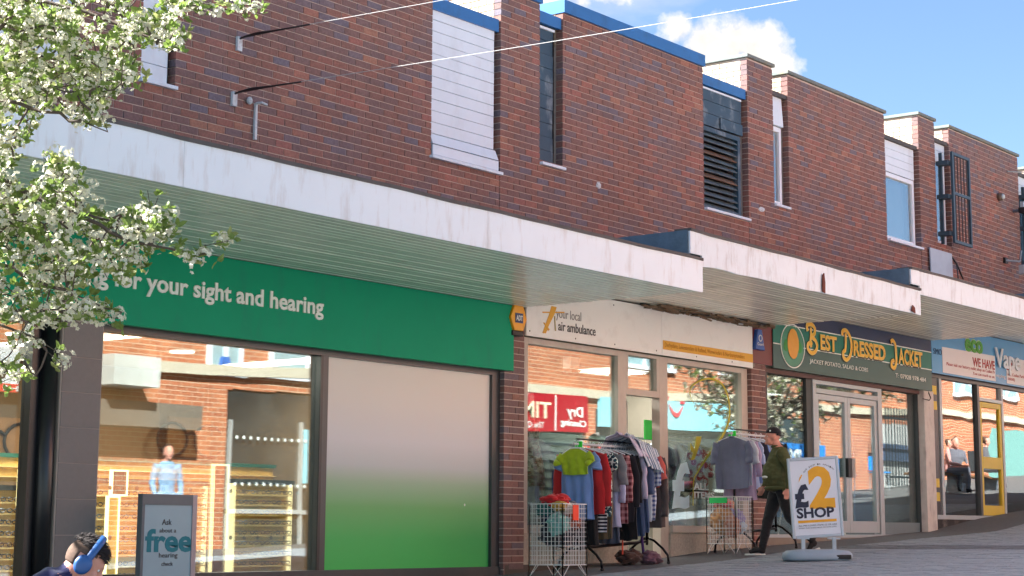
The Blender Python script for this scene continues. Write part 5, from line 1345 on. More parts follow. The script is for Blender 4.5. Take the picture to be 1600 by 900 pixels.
text('lettering', 'His', CHAR, G, (at(196, 712, 2.5).x, 4.5, at(196, 712, 4.5).z), height=.14)
dts = MB()
for k in range(17):
    q = at(130+k*21, 776, .13); dts.ell((q.x, .135, 2.13), (.022, .002, .022), 10, 4)
    q = at(130+k*21, 843, .13); dts.ell((q.x, .135, 1.70), (.022, .002, .022), 10, 4)
dts.build('window_dots', S('bronze_dot', 150, 116, 80, rough=.5), G, kind='stuff')
# charity interior
for (x, y) in ((17.6, 1.5), (18.9, 3.2), (20.8, 1.6)):
    lt = thing('ceiling_panel_light', {17.6: 'square lit ceiling panel in the left charity window', 18.9: 'lit ceiling panel behind the charity door bay', 20.8: 'lit ceiling panel in the right charity window'}[x], 'ceiling light', (x, y, 3.99), 0, 'charity ceiling lights')
    MB().box(-.42, .42, -.30, .30, -.035, -.01).build('diffuser', LITD, lt); MB().box(-.45, .45, -.33, .33, -.03, 0).build('trim', SIGNW, lt)
    area('charity_lamp_light', (x, y, 3.93), .8, .6, 14, (1, .95, .86))
cam2 = thing('speaker_box', 'small white wall speaker high behind the left charity window', 'speaker', (18.25, .5, 3.8)); MB().box(-.09, .09, -.06, .06, -.06, .08).build('case', SIGNW, cam2); MB().box(-.08, .08, -.065, .06, -.12, -.06).build('grille', BLACKP, cam2)
fe = thing('picket_fence', 'low white picket fence inside the left charity window', 'fence', (17.1, .4, 1.85), world=True)
for i in range(6): MB().prism([(16.84+i*.135, .5, 1.86), (16.93+i*.135, .5, 1.86), (16.93+i*.135, .5, 2.33), (16.885+i*.135, .5, 2.39), (16.84+i*.135, .5, 2.33)], (0, .02, 0)).build('picket', SIGNW, fe)
for z in (1.93, 2.2): MB().box(16.82, 17.65, .52, .54, z, z+.05).build('rail', SIGNW, fe)

def garment(name, loc, rz, mats, W_=.46, L_=.72, slv=.22, th=.07, group=None, label='', cat='garment', sw=.10, seed=0, hang=True, neck=.08, flare=1.0, hmat=None, drape=0.0, collar=False, tilt=0.0, parent=None):
    """clothes on a hanger: local x = across shoulders, z = 0 at the hanger hook"""
    t = thing(name, label, cat, loc, rz, group); r = random.Random(seed)
    if hang:
        b = MB(); b.tube([(0, 0, .0), (.012, 0, .02), (.0, 0, .035), (-.014, 0, .022), (-.01, 0, .008)], .003, 5)
        b.tube([(0, 0, 0), (0, 0, -.04)], .003, 5); b.tube([(-W_*.42, 0, -.10), (-.05, 0, -.045), (.05, 0, -.045), (W_*.42, 0, -.10)], .008, 5); b.build('hanger', hmat or UPVC, t)
    nu, nv = 40, 22; vs = []; fs = []
    for iv in range(nv+1):
        v = iv/nv
        for iu in range(nu):
            a = 2*pi*iu/nu; cx_ = cos(a); sy_ = sin(a)
            if v < .12:
                k = v/.12; hw = (neck+(W_/2-neck)*k**.55); z = -.055-.075*k
            else:
                k = (v-.12)/.88; hw = W_/2*(.94+(flare-.94)*k)+.006*sin(k*9+seed); z = -.13-(L_-.13)*k
            hw *= (1-.03*sin(v*7+seed))
            tt = th*(.35+.65*min(1, v*4))*(.75+.35*noise.noise(Vector((cx_*2.3, v*2.2, seed*3.1))))
            fold = (.011*sin(cx_*11+seed*2+v*3)+.006*sin(cx_*23+seed+v*5)+.012*noise.noise(Vector((cx_*4, v*5, seed))))*min(1, v*2.2)
            x = cx_*hw; y = sy_*tt/2+fold*(1 if sy_ > 0 else .9)+.02*noise.noise(Vector((v*2, seed, 4)))*v
            z += .012*noise.noise(Vector((cx_*3, sy_, seed+v*3)))*v-(.01*(1-abs(cx_)) if v > .95 else 0)
            vs.append((x, y, z))
    for iv in range(nv):
        for iu in range(nu):
            q = (iu+1) % nu; fs.append((iv*nu+iu, (iv+1)*nu+iu, (iv+1)*nu+q, iv*nu+q))
    fs.append(tuple(range(nu))); b = MB(); b.add(vs, fs)
    if slv:
        for s_ in (-1, 1):
            hx = s_*W_*.44
            fl_ = r.uniform(-.02, .02); K = 9; pts = []; rr2 = []
            for k in range(K+1):
                u = k/K; x = hx+s_*(.035*min(1, u*3)+sw*.22*u); z = -.118-.03*min(1, u*3)-slv*u
                pts.append((x+.006*sin(u*9+seed), fl_*u+.006*sin(u*13+seed*2), z)); rr2.append((.050+.014*min(1, u*4))*(1-.28*u*(1 if slv > .35 else .2))+.004*sin(u*17+seed))
            b.tube(pts, rr2, 12, 0, flat=.42, up=(0, 1, 0))
    bo = b.build('cloth', mats, t, smooth=True)
    if collar:
        MB().tube([(-neck*.9, -.03, -.055), (0, -.045, -.075), (neck*.9, -.03, -.055), (0, .03, -.045), (-neck*.9, -.03, -.055)], .014, 6).build('collar', mats, t, smooth=True)
    return t

def cloth(name, c, **k): return S('cloth_'+name, *c, rough=.9, var=k.pop('var', .12), vscale=k.pop('vscale', 9), bump=.35, bscale=260, sheen=.2, **k)
def striped(name, c1, c2, scale, axis=0, c3=None, check=False):
    nm = 'cloth_'+name
    if nm in MATS: return MATS[nm]
    m = bpy.data.materials.new(nm); m.use_nodes = True; t = m.node_tree; b = t.nodes['Principled BSDF']; MATS[nm] = m
    b.inputs['Roughness'].default_value = .9
    tc_ = N(t, 'ShaderNodeTexCoord'); sp_ = N(t, 'ShaderNodeSeparateXYZ'); t.links.new(tc_.outputs['Object'], sp_.inputs[0])
    def st_(o, ph=0): return mathn(t, 'GREATER_THAN', mathn(t, 'SINE', mathn(t, 'ADD', mathn(t, 'MULTIPLY', o, scale), ph)), .1)
    f = st_(sp_.outputs[axis])
    if check: f = mathn(t, 'MULTIPLY', mathn(t, 'ADD', f, st_(sp_.outputs[0])), .5)
    mm = N(t, 'ShaderNodeMix', data_type='RGBA'); t.links.new(f, mm.inputs[0]); mm.inputs[6].default_value = lin(c1); mm.inputs[7].default_value = lin(c2)
    t.links.new(mm.outputs[2], b.inputs['Base Color']); return m
def spotted(name, c1, c2, c3, sc):
    nm = 'cloth_'+name; m = bpy.data.materials.new(nm); m.use_nodes = True; t = m.node_tree; b = t.nodes['Principled BSDF']; b.inputs['Roughness'].default_value = .9
    tc_ = N(t, 'ShaderNodeTexCoord'); v = N(t, 'ShaderNodeTexVoronoi'); v.inputs['Scale'].default_value = sc; t.links.new(tc_.outputs['Object'], v.inputs['Vector'])
    cr = N(t, 'ShaderNodeValToRGB'); t.links.new(v.outputs['Distance'], cr.inputs[0]); cr.color_ramp.interpolation = 'CONSTANT'; e = cr.color_ramp.elements
    e[0].color = lin(c1); e[1].position = .55; e[1].color = lin(c3); x = e.new(.3); x.color = lin(c2); t.links.new(cr.outputs[0], b.inputs['Base Color']); return m
FLORAL = spotted('floral', (196, 120, 100), (120, 120, 84), (214, 204, 176), 22)
mq = thing('mannequin', 'mannequin in a pale floral dress inside the left charity window', 'mannequin', (17.55, .62, 1.85))
MB().tube([(0, 0, 0), (0, 0, .5)], .015, 8).build('stand', ALU, mq); MB().tube([(0, 0, 0), (0, 0, .02)], .16, 20).build('base', ALU, mq)
MB().tube([(0, 0, .45), (0, 0, .75), (0, 0, 1.0), (0, 0, 1.15), (0, 0, 1.30), (0, 0, 1.36), (0, 0, 1.44)], [.20, .17, .12, .15, .15, .06, .05], 18).build('dress', FLORAL, mq, smooth=True)
MB().tube([(0, -.02, 1.42), (0, -.02, 1.5), (0, -.02, 1.56)], [.045, .05, .04], 12).build('neck', SIGNW, mq, smooth=True)
bp_ = thing('leaflet_stand', 'blue and white charity leaflet stand in the left window', 'poster stand', (17.75, .3, 1.86)); 
MB().box(-.14, .16, 0, .02, .1, .62).build('board', S('poster_blue2', 36, 70, 170), bp_); MB().box(-.10, .12, -.006, 0, .1, .38).build('sheet', SIGNW, bp_); text('lettering', 'Gift Aid', SIGNW, bp_, (-.11, -.004, .48), width=.24, height=.06); text('lettering', '?', CHAR, bp_, (-.02, -.008, .2), height=.1)
# clothes rails inside, slatwall, table with shoes
MB().box(19.8, 21.6, 2.2, 2.24, 1.9, 3.1).build('slatwall', S('slatwall_green', 112, 122, 112, rough=.7), C2)
for i in range(9): MB().box(19.8, 21.6, 2.185, 2.199, 2.0+i*.12, 2.012+i*.12).build('slatwall_groove', S('groove_dark', 40, 46, 44), C2)
gcols = [('charcoal', (44, 48, 54)), ('dark_brown', (74, 44, 38)), ('black', (26, 26, 30)), ('dark_teal', (30, 60, 64))]
for i in range(7):
    nm_, c_ = gcols[i % 4]; garment('hanging_top', (19.85+i*.14, .75, 2.96), 1.4, cloth('in_'+nm_, c_), seed=40+i, label=nm_.replace('_', ' ')+' garment on the indoor rail behind the charity window, '+('leftmost', 'second from the left', 'third from the left', 'middle one', 'fifth from the left', 'second from the right', 'rightmost')[i], group='dark garments on the indoor rail', slv=.3, L_=1.02)
MB().tube([(19.8, .75, 2.98), (20.85, .75, 2.98)], .015, 8).build('indoor_rail', ALU, C2)
MB().box(19.88, 20.1, .5, .52, 2.95, 3.2).build('green_notice', S('fluorescent_green', 40, 210, 70, rough=.5), C2)
gn = garment('hanging_top', (20.95, .8, 2.85), .3, cloth('orange_black', (200, 70, 40)), seed=61, label='orange scarf and black top hanging behind the swoosh graphic', L_=.35, W_=.2, slv=0); garment('hanging_top', (20.9, .95, 2.75), .3, cloth('in_black', (26, 26, 30)), seed=62, label='black top hanging behind the words on the glass', W_=.34)
garment('hanging_top', (21.25, .55, 2.95), -.2, spotted('white_print', (230, 240, 240), (190, 60, 70), (226, 236, 240), 9), seed=63, label='white printed dress hanging at the right of the charity window', L_=.7, W_=.38, slv=.3)
tbl = thing('display_table', 'dark display table with shoes inside the right charity window', 'table', (20.5, .55, 1.86)); MB().box(-.3, .55, -.2, .3, .44, .47).build('table_top', S('dark_table', 50, 56, 56), tbl)
for sx_ in (-.28, .5):
    for sy_ in (-.17, .27): MB().box(sx_-.02, sx_+.02, sy_-.02, sy_+.02, 0, .44).build('leg', BLACKM, tbl)
for i, (x, y, z, c_, lab) in enumerate(((20.02, .32, 1.86, (216, 90, 70), 'red and white bottle on the window ledge'), (20.45, .34, 1.86, (236, 240, 236), 'white trainer standing on the window ledge'), (20.62, .45, 2.34, (232, 236, 230), 'white figurine on the display table'), (20.85, .45, 2.34, (206, 70, 90), 'red shoe on the display table'))):
    o = MB().ell((0, 0, .05), (.05 if i else .03, .10 if i in (1, 3) else .03, .05 if i in (1, 3) else .09), 12, 8, fn=lambda d: 1+.2*noise.noise(d*2)).build(('bottle', 'shoe', 'figurine', 'shoe')[i], S('item_%d' % i, *c_), smooth=True); o.location = (x, y, z); tag(o, lab, ('bottle', 'shoe', 'figurine', 'shoe')[i])
for i, (x, c_, w_) in enumerate(((20.08, (178, 214, 180), .16), (20.36, (190, 220, 176), .14), (20.62, (90, 160, 170), .12), (20.86, (228, 236, 226), .2))):
    o = MB().prism([(-w_, 0, 0), (w_, 0, 0), (w_*.8, 0, .42), (-w_*.9, 0, .44)], (0, .09, 0)).build('fabric_bag', cloth('bag%d' % i, c_, var=.2), bevel=.03); o.location = (x, .62, 1.86); tag(o, ('mint green', 'lime green', 'teal', 'white patterned')[i]+' fabric bag under the display table', 'bag')
# cafe interior
area('cafe_lamp_light', (24.6, 2.5, 3.95), 2.5, 1.5, 22, (1, .96, .9)); area('vape_lamp_light', (30, 2.3, 4.3), 2.5, 1.5, 10, (1, .98, .95))
for (x, lab) in ((25.25, 'dark plastic cafe chair behind the right door leaf'), (24.3, 'dark plastic cafe chair behind the left door leaf')):
    ch_ = thing('cafe_chair', lab, 'chair', (x, .75, 1.72), -.5)
    MB().ell((0, 0, .45), (.21, .20, .03), 16, 6).build('seat', BLACKP, ch_, smooth=True); MB().box(-.19, .19, .15, .18, .5, .84).build('backrest', BLACKP, ch_, bevel=.05)
    for sx_ in (-1, 1):
        for sy_ in (-1, 1): MB().tube([(sx_*.15, sy_*.14, .44), (sx_*.20, sy_*.2, 0)], .012, 6).build('leg', SIGNW, ch_)
MB().box(26.3, 26.9, .8, .82, 1.8, 3.3).build('blue_wall_panel', S('cafe_panel_blue', 110, 160, 214), C3)
MB().box(23.8, 24.6, 1.0, 1.02, 2.0, 2.7).build('blue_wall_panel', S('cafe_panel_blue2', 40, 140, 210), C3)

# ================================================================== clothes rails, baskets
def gpt(px, py):                  # point of the ground seen there
    d = ray(px, py); a = 3.0; b = 80.0
    f = lambda k: (CAM+d*(k/F_)).z-gz((CAM+d*(k/F_)).x)
    for _ in range(60):
        m_ = (a+b)/2
        if f(m_) > 0: a = m_
        else: b = m_
    return CAM+d*(a/F_)
RAILM = S('black_rail_steel', 26, 27, 30, rough=.35, metal=.4); RAILW = S('white_rail_tube', 214, 214, 214, rough=.35)
NEON = S('neon_green_card', 30, 226, 60, rough=.6, var=.03)
def clothes_rail(label, x0, x1, y, z, tagpx=None):
    g0, g1 = gz(x0), gz(x1)
    t = thing('clothes_rail', label, 'clothes rail', (x0, y, g0), world=True)
    for (x, g) in ((x0, g0), (x1, g1)):
        MB().tube([(x, y, g+.22), (x, y, z+.02)], .016, 8).build('post', RAILM, t, smooth=True)
        for s_ in (-1, 1):
            pts = [(x, y+s_*.02, g+.30), (x, y+s_*.10, g+.27), (x, y+s_*.22, g+.18), (x, y+s_*.29, g+.10), (x, y+s_*.30, g+.03)]
            MB().tube(pts, .015, 8).build('foot', RAILM, t, smooth=True)
            MB().ell((x, y+s_*.30, g+.018), (.022, .022, .022), 10, 6).build('caster', BLACKP, t, smooth=True)
    MB().tube([(x0, y, g0+.26), (x1, y, g1+.26)], .014, 8).build('lower_bar', RAILM, t); MB().tube([(x0, y+.12, g0+.24), (x1, y+.12, g1+.24)], .012, 8).build('lower_bar', RAILM, t)
    MB().tube([(x0-.12, y, z), (x1+.15, y, z)], .014, 8).build('hanging_bar', RAILW, t, smooth=True)
    MB().tube([(x0, y+.04, z+.06), (x1, y+.04, z+.06)], .010, 6).build('top_bar', RAILM, t)
    return t
zr = at(905, 694, -.52).z
x0r = 17.0; x1r = 18.36; RY = -.52
clothes_rail('black and white clothes rail packed with mixed clothes by the charity door', x0r, x1r, RY, zr)
o = MB().box(-.006, .006, -.05, .05, -.16, .0).build('price_card', NEON); q = at(899, 684, -.54); o.location = (x0r-.03, RY-.0, zr+.03); tag(o, 'neon green card on the left end of the mixed clothes rail', 'card')
cl = [('red_long', (186, 36, 40), .50, .95, .55), ]
TART = striped('tartan', (104, 36, 44), (196, 140, 140), 90, 2, check=True); STR1 = striped('blue_white_stripe', (214, 222, 230), (96, 122, 150), 190, 0); STR2 = striped('lilac_stripe', (216, 208, 222), (168, 160, 186), 170, 0)
NSTR = striped('navy_stripe', (30, 32, 50), (226, 226, 226), 160, 2); TEALP = spotted('teal_pattern', (20, 90, 100), (30, 52, 64), (214, 236, 226), 26); PLAID = striped('blue_plaid', (228, 232, 238), (70, 90, 150), 120, 2, check=True)
items = [ # (dx, material, width, length, sleeve, label, extra)
 (.03, cloth('red', (184, 34, 38)), .60, .78, .55, 'red jacket near the left end of the mixed rail, behind the blue shirt', .10),
 (-.11, cloth('lime', (176, 204, 36)), .40, .34, .08, 'short lime green top at the left end of the mixed rail', .06),
 (-.06, cloth('sky_blue', (118, 150, 206)), .44, .84, .14, 'light blue shirt hanging behind the lime green top', .08),
 (.08, cloth('black_skirt', (22, 22, 25)), .40, 1.12, 0, 'long black dress hanging behind the light blue shirt', .08),
 (.18, cloth('pink_red', (214, 50, 72)), .50, .62, .40, 'pinkish red top on the mixed rail beside the teal pattern', .05),
 (.25, NSTR, .46, .98, 0, 'navy and white striped dress on the mixed rail', .05),
 (.33, TEALP, .50, .80, .14, 'teal and white patterned blouse on the mixed rail', .07),
 (.41, cloth('khaki', (130, 110, 80)), .42, 1.05, 0, 'khaki long garment between the teal blouse and the grey top', .05),
 (.48, cloth('mid_grey', (128, 130, 134)), .52, .52, .30, 'grey short sleeved top right of the teal patterned blouse', .06),
 (.55, cloth('pale_lilac', (196, 196, 226)), .48, .92, .50, 'pale lilac long shirt in the middle of the mixed rail', .06),
 (.63, cloth('slate_trousers', (84, 92, 108)), .36, 1.10, 0, 'slate grey trousers in the middle of the mixed rail', .06),
 (.70, TART, .50, .88, .5, 'dark red tartan shirt on the mixed rail', .06),
 (.78, cloth('near_black', (26, 26, 34)), .52, .86, .55, 'near black jacket right of the tartan shirt', .07),
 (.86, cloth('ice_blue', (202, 212, 230)), .50, .84, .55, 'ice blue long sleeved shirt between two black garments', .05),
 (.95, cloth('black', (20, 20, 22)), .48, 1.06, .5, 'long black coat in the middle right of the mixed rail', .09),
 (1.04, cloth('pale_pink', (214, 200, 220)), .50, .60, .45, 'pale pink blouse under the striped shirts', .05),
 (1.13, cloth('denim', (66, 84, 116)), .46, 1.02, 0, 'denim blue dress under the striped shirts', .07),
 (1.22, cloth('dusty_denim', (92, 108, 140)), .50, .98, .4, 'dusty blue shirt near the right end of the mixed rail', .06),
 (1.31, cloth('white', (226, 232, 236)), .46, .86, 0, 'white long shirt near the right end of the mixed rail', .04),
 (1.40, PLAID, .44, .84, .3, 'blue and white plaid shirt near the right end of the mixed rail', .05),
 (1.47, cloth('coral', (222, 104, 92)), .52, .46, .22, 'coral short sleeved top near the right end of the mixed rail', .05),
 (1.53, cloth('maroon', (112, 34, 44)), .48, .50, .30, 'maroon top beside the coral one', .05),
 (1.60, cloth('taupe', (96, 84, 80)), .56, .92, .65, 'taupe coat at the right end of the mixed rail', .09)]
for i, (dx_, m_, w_, L_, sl_, lab, th_) in enumerate(items):
    garment('garment', (x0r+dx_*.86, RY+R.uniform(-.02, .02), zr), pi/2+R.uniform(-.16, .16), m_, w_, L_, sl_, th_, 'clothes on the mixed rail', lab, 'garment', seed=i+1, hang=True)
# striped shirts thrown over the rail
def draped(name, label, c, hx, hy, m_, seed, grp=None, zdrop=.3):
    b = MB(); nu, nv = 16, 22; vs = []
    for sgn in (0, 1):
        for i in range(nu+1):
            for j in range(nv+1):
                u = i/nu*2-1; v = j/nv*2-1; s_ = abs(v)
                x = u*hx+.03*noise.noise(Vector((u*2, v*3, seed))); y = (v*.10 if s_ < .3 else (.03+.10*s_)*(1 if v > 0 else -1)*hy*2.4)
                z = .05*(1-s_)-max(0, s_-.22)*zdrop*(1+.25*noise.noise(Vector((u*1.5, v, seed+4))))+.03*noise.noise(Vector((u*4, v*3, seed+9)))-.02*u
                vs.append((x, y+.02*sin(u*16+seed)*s_, z+(0 if sgn else -.012)))
    fs = []; K = (nu+1)*(nv+1)
    for sgn in (0, 1):
        for i in range(nu):
            for j in range(nv):
                a = sgn*K+i*(nv+1)+j; q = (a, a+nv+1, a+nv+2, a+1); fs.append(q if sgn else q[::-1])
    edge = [i*(nv+1) for i in range(nu+1)]+[nu*(nv+1)+j for j in range(1, nv+1)]+[i*(nv+1)+nv for i in range(nu-1, -1, -1)]+[j for j in range(nv-1, 0, -1)]
    for a, b2 in zip(edge, edge[1:]+edge[:1]): fs.append((a, b2, b2+K, a+K))
    b.add(vs, fs); o = b.build(name, m_, smooth=True); o.location = c; tag(o, label, 'shirt', grp); return o
draped('folded_shirt', 'lilac striped shirt thrown over the top of the mixed rail', (x0r+.82, RY-.03, zr+.10), .17, .9, STR2, 3, zdrop=.28).rotation_euler = (0, 0, .2)
draped('folded_shirt', 'blue and white striped shirt thrown over the rail, nearer the door post', (x0r+1.05, RY-.05, zr+.07), .24, .95, STR1, 8, zdrop=.42).rotation_euler = (0, .12, .1)

WIRE = S('white_basket_wire', 224, 226, 224, rough=.35, var=.04)
def basket(label, corner, wx, wy, h, nx_, ny_):
    t = thing('wire_basket', label, 'basket', (corner.x, corner.y, gz(corner.x+wx/2)))
    leg = .13; r_ = .0042
    def side(p, d, w, n, nm='wire_panel'):
        b = MB(); p = Vector(p); d = Vector(d)
        for i in range(n+1): b.bar(p+d*(w*i/n)+Vector((0, 0, leg)), p+d*(w*i/n)+Vector((0, 0, leg+h)), .0045 if 0 < i < n else .009, .0045 if 0 < i < n else .009)
        m_ = int(h/(w/n))
        for k in range(m_+1): b.bar(p+Vector((0, 0, leg+h*k/m_)), p+d*w+Vector((0, 0, leg+h*k/m_)), .0045 if 0 < k < m_ else .009, .0045 if 0 < k < m_ else .009)
        for e_ in (0, w):      # V shaped legs
            b.bar(p+d*e_+Vector((0, 0, leg)), p+d*e_, .009, .009)
        b.bar(p+d*(w*.28)+Vector((0, 0, leg)), p+d*.01+Vector((0, 0, .01)), .006, .006); b.bar(p+d*(w*.72)+Vector((0, 0, leg)), p+d*(w-.01)+Vector((0, 0, .01)), .006, .006)
        b.build(nm, WIRE, t)
    side((0, 0, 0), (1, 0, 0), wx, nx_); side((0, wy, 0), (1, 0, 0), wx, nx_); side((0, 0, 0), (0, 1, 0), wy, ny_); side((wx, 0, 0), (0, 1, 0), wy, ny_)
    b = MB()
    for i in range(7): b.bar((wx*i/6, 0, leg+h*.32), (wx*i/6, wy, leg+h*.32), .005, .005)
    b.build('base_shelf', WIRE, t); return t
def lump(name, label, loc, s_, m_, seed, cat='garment', grp=None):
    o = MB().ell((0, 0, 0), s_, 48, 30, fn=lambda d: 1.08+.34*noise.noise(d*2.1+Vector((seed, 0, 0)))-.34*abs(noise.noise(d*3.4+Vector((0, seed, 0))))-.16*abs(noise.noise(d*8+Vector((0, 0, seed))))).build(name, m_, smooth=True)
    o.location = loc; tag(o, label, cat, grp); return o
c1 = gpt(879, 905); BW, BD = .44, .44
basket('tall white wire basket heaped with clothes beside the brick pier', c1, BW, BD, .64, 9, 9)
bz = gz(c1.x+.2)
for i, (dx_, dy_, dz_, s_, m_, lab) in enumerate((
 (.22, .22, .50, (.20, .20, .13), cloth('dark_grey', (50, 52, 58)), 'dark grey garment low in the left wire basket'),
 (.12, .14, .60, (.13, .12, .12), cloth('seafoam', (120, 176, 168)), 'seafoam green garment in the left wire basket'),
 (.30, .12, .62, (.12, .11, .10), cloth('rust', (150, 84, 60)), 'rust brown garment in the left wire basket'),
 (.24, .30, .66, (.17, .13, .10), cloth('navy', (38, 50, 84)), 'navy garment in the left wire basket'),
 (.14, .30, .76, (.13, .12, .09), cloth('teal2', (40, 104, 100)), 'teal garment near the top of the left wire basket'),
 (.26, .18, .78, (.15, .13, .07), cloth('ecru', (214, 206, 194)), 'off white garment near the top of the left wire basket'),
 (.20, .24, .86, (.17, .15, .07), cloth('red2', (196, 34, 40)), 'red garment heaped on top of the left wire basket'),
 (.33, .22, .82, (.13, .12, .06), cloth('slate2', (92, 100, 112)), 'slate garment on the right of the left wire basket'),
 (.08, .10, .80, (.08, .08, .05), cloth('ochre', (190, 150, 60)), 'ochre garment at the corner of the left wire basket'))):
    lump('garment', lab, (c1.x+dx_, c1.y+dy_, bz+dz_-.05), s_, m_, i*3.7)
o = MB().box(-.05, .05, -.004, .004, -.16, .0).build('price_card', S('neon_orange_card', 250, 74, 40, rough=.6)); o.location = (c1.x+.22, c1.y-.012, bz+.76); tag(o, 'neon orange card hooked on the front of the left basket', 'card')
c2 = gpt(1150, 868)
basket('white wire basket of toys and bags in front of the right charity window', c2, .42, .42, .58, 9, 9)
bz2 = gz(c2.x+.2)
for i, (dx_, dy_, dz_, s_, m_, lab) in enumerate((
 (.14, .28, .42, (.15, .14, .18), cloth('tan', (196, 150, 104)), 'tan cloth bundle in the right wire basket'),
 (.12, .12, .34, (.12, .10, .14), cloth('dusky', (180, 130, 110)), 'dusky brown bundle at the bottom of the right wire basket'),
 (.28, .16, .44, (.12, .10, .12), cloth('lavender', (150, 140, 200)), 'lavender toy in the right wire basket'),
 (.30, .12, .34, (.09, .08, .09), cloth('pale_toy', (200, 222, 238)), 'pale blue toy in the right wire basket'),
 (.20, .30, .62, (.14, .10, .05), cloth('rose', (220, 110, 120)), 'rose pink bundle at the top of the right wire basket'),
 (.32, .28, .56, (.08, .09, .12), cloth('peach', (236, 170, 140)), 'peach toy standing in the right wire basket'))):
    lump('toy' if 'toy' in lab else 'cloth_bundle', lab, (c2.x+dx_, c2.y+dy_, bz2+dz_), s_, m_, i*2.9+1, 'toy' if 'toy' in lab else 'cloth')
o = MB().box(-.004, .004, -.13, .13, -.07, .0).build('price_card', S('green_card', 30, 196, 96, rough=.6)); o.location = (c2.x-.012, c2.y+.24, bz2+.70); tag(o, 'green card on the rim of the right wire basket', 'card')
o = MB().tube([(0, 0, 0), (-.05, -.03, .22)], [.018, .022], 10).build('bottle', SIGNW, smooth=True); o.location = (c2.x+.12, c2.y+.06, bz2+.48); tag(o, 'slim white bottle leaning in the right wire basket', 'bottle')
# second rail
x2 = 20.42; zr2 = at(1153, 678, -.50).z; RY2 = -.50
clothes_rail('shorter clothes rail of pale blue shirts beside the walking man', x2, x2+1.05, RY2, zr2)
o = MB().box(-.006, .006, -.05, .05, -.15, .0).build('price_card', NEON); o.location = (x2-.03, RY2, zr2+.03); tag(o, 'neon green card on the left end of the shirt rail', 'card')
for i, (dx_, c_, w_, L_, sl_, lab) in enumerate(((-.07, (118, 124, 148), .54, .70, .24, 'grey blue short sleeved shirt at the left end of the shirt rail'),
 (.04, (222, 230, 238), .52, .66, .24, 'white shirt behind the grey blue one'), (.13, (196, 176, 206), .50, .84, .4, 'lilac long shirt hanging low on the shirt rail'),
 (.22, (176, 198, 232), .52, .70, .24, 'pale blue shirt on the shirt rail'), (.33, (40, 44, 60), .5, .5, .2, 'dark navy shirt between the pale blue ones'), (.42, (120, 154, 220), .54, .62, .24, 'mid blue short sleeved shirt near the man'),
 (.55, (206, 212, 220), .5, .66, .2, 'silver grey shirt behind the man'), (.72, (90, 140, 190), .5, .5, .3, 'bright blue top behind the man'), (.90, (22, 24, 28), .56, .80, .6, 'black coat at the right end of the shirt rail'))):
    garment('garment', (x2+dx_, RY2+R.uniform(-.02, .02), zr2), pi/2+R.uniform(-.15, .15), cloth('rail2_%d' % i, c_), w_, L_, sl_, .07, 'shirts on the short rail', lab, 'garment', seed=70+i, collar=i in (0, 1, 3, 5))
q = gpt(1030, 882); lump('cloth_bag', 'mauve cloth bag slumped on the pavement under the rail', (q.x, q.y+.12, gz(q.x)+.07), (.14, .12, .085), cloth('mauve', (110, 78, 92)), 4.4, 'bag')
o = MB().tube([(0, 0, .08), (-.01, .02, .3), (.0, .0, .62)], [.02, .016, .02], 8).build('umbrella', cloth('purple', (70, 44, 110)), smooth=True); o.location = (q.x-.05, q.y+.18, gz(q.x)); tag(o, 'closed purple umbrella standing at the right end of the rail', 'umbrella')
q = gpt(1001, 886); o = MB().tube([(0, 0, .02), (.01, 0, .25), (-.01, 0, .5)], .010, 6).build('strap', cloth('orange_strap', (220, 84, 60))); o.location = (q.x, q.y+.25, gz(q.x)+.12); tag(o, 'orange strap hanging under the mixed clothes', 'strap')
lump('holdall', 'black holdall hanging under the mixed clothes rail', (x1r-.35, RY+.1, gz(18.2)+.42), (.30, .2, .13), cloth('black_bag', (24, 24, 26)), 7.7, 'bag')
lump('holdall', 'brown bag on the ground under the mixed clothes rail', (x1r-.30, RY+.05, gz(18.2)+.09), (.2, .14, .09), cloth('brown_bag', (74, 52, 44)), 9.7, 'bag')

# ================================================================== pavement boards
BGR = S('blue_grey_plastic', 150, 170, 184, rough=.4, var=.06, bump=.2, bscale=60); BFR = S('silver_blue_frame', 176, 190, 200, rough=.3, metal=.2)
q = gpt(1277, 876); bx_, by_ = q.x, q.y; bzg = gz(bx_)
ab = thing('pavement_sign', 'two pound shop swing board on a grey plastic base beside the walking man', 'pavement sign', (bx_, by_, bzg), atan2(-.811, .585)+.0)
# local: x = reading direction (camera right), -y = towards the reader
bm = MB(); nb_ = 40; vs = []
prof = [(.0, .0), (.96, .0), (1.0, .03), (.98, .075), (.88, .11), (.5, .125), (.0, .128)]
for (k, z) in prof:
    for i in range(nb_):
        a = 2*pi*i/nb_; ca, sa = cos(a), sin(a); e_ = .55
        x = abs(ca)**e_*(1 if ca > 0 else -1)*.405*k; y = abs(sa)**e_*(1 if sa > 0 else -1)*.27*k; vs.append((x, y, z+.004))
fs = []
for j in range(len(prof)-1):
    for i in range(nb_): q2 = (i+1) % nb_; fs.append((j*nb_+i, j*nb_+q2, (j+1)*nb_+q2, (j+1)*nb_+i))
bm.add(vs, fs); bm.build('base', BGR, ab, smooth=True)
MB().box(.18, .36, -.262, -.20, .02, .07).build('wheel_recess', BLACKP, ab, bevel=.01)
for x in (-.16, .20): MB().box(x-.022, x+.022, -.03, .03, .12, .27).build('bracket_post', BFR, ab, bevel=.005); MB().box(x-.07, x+.07, -.045, .045, .245, .262).build('clamp', BFR, ab)
PW, PH = .60, .93; ang = -.058
Rm = Matrix.Rotation(ang, 4, 'Y')
def tilt(o): 
    for v in o.data.vertices: v.co = Matrix.Translation((.02, 0, .265)) @ Rm @ v.co
    o.data.update(); return o
fr = MB(); w = .035
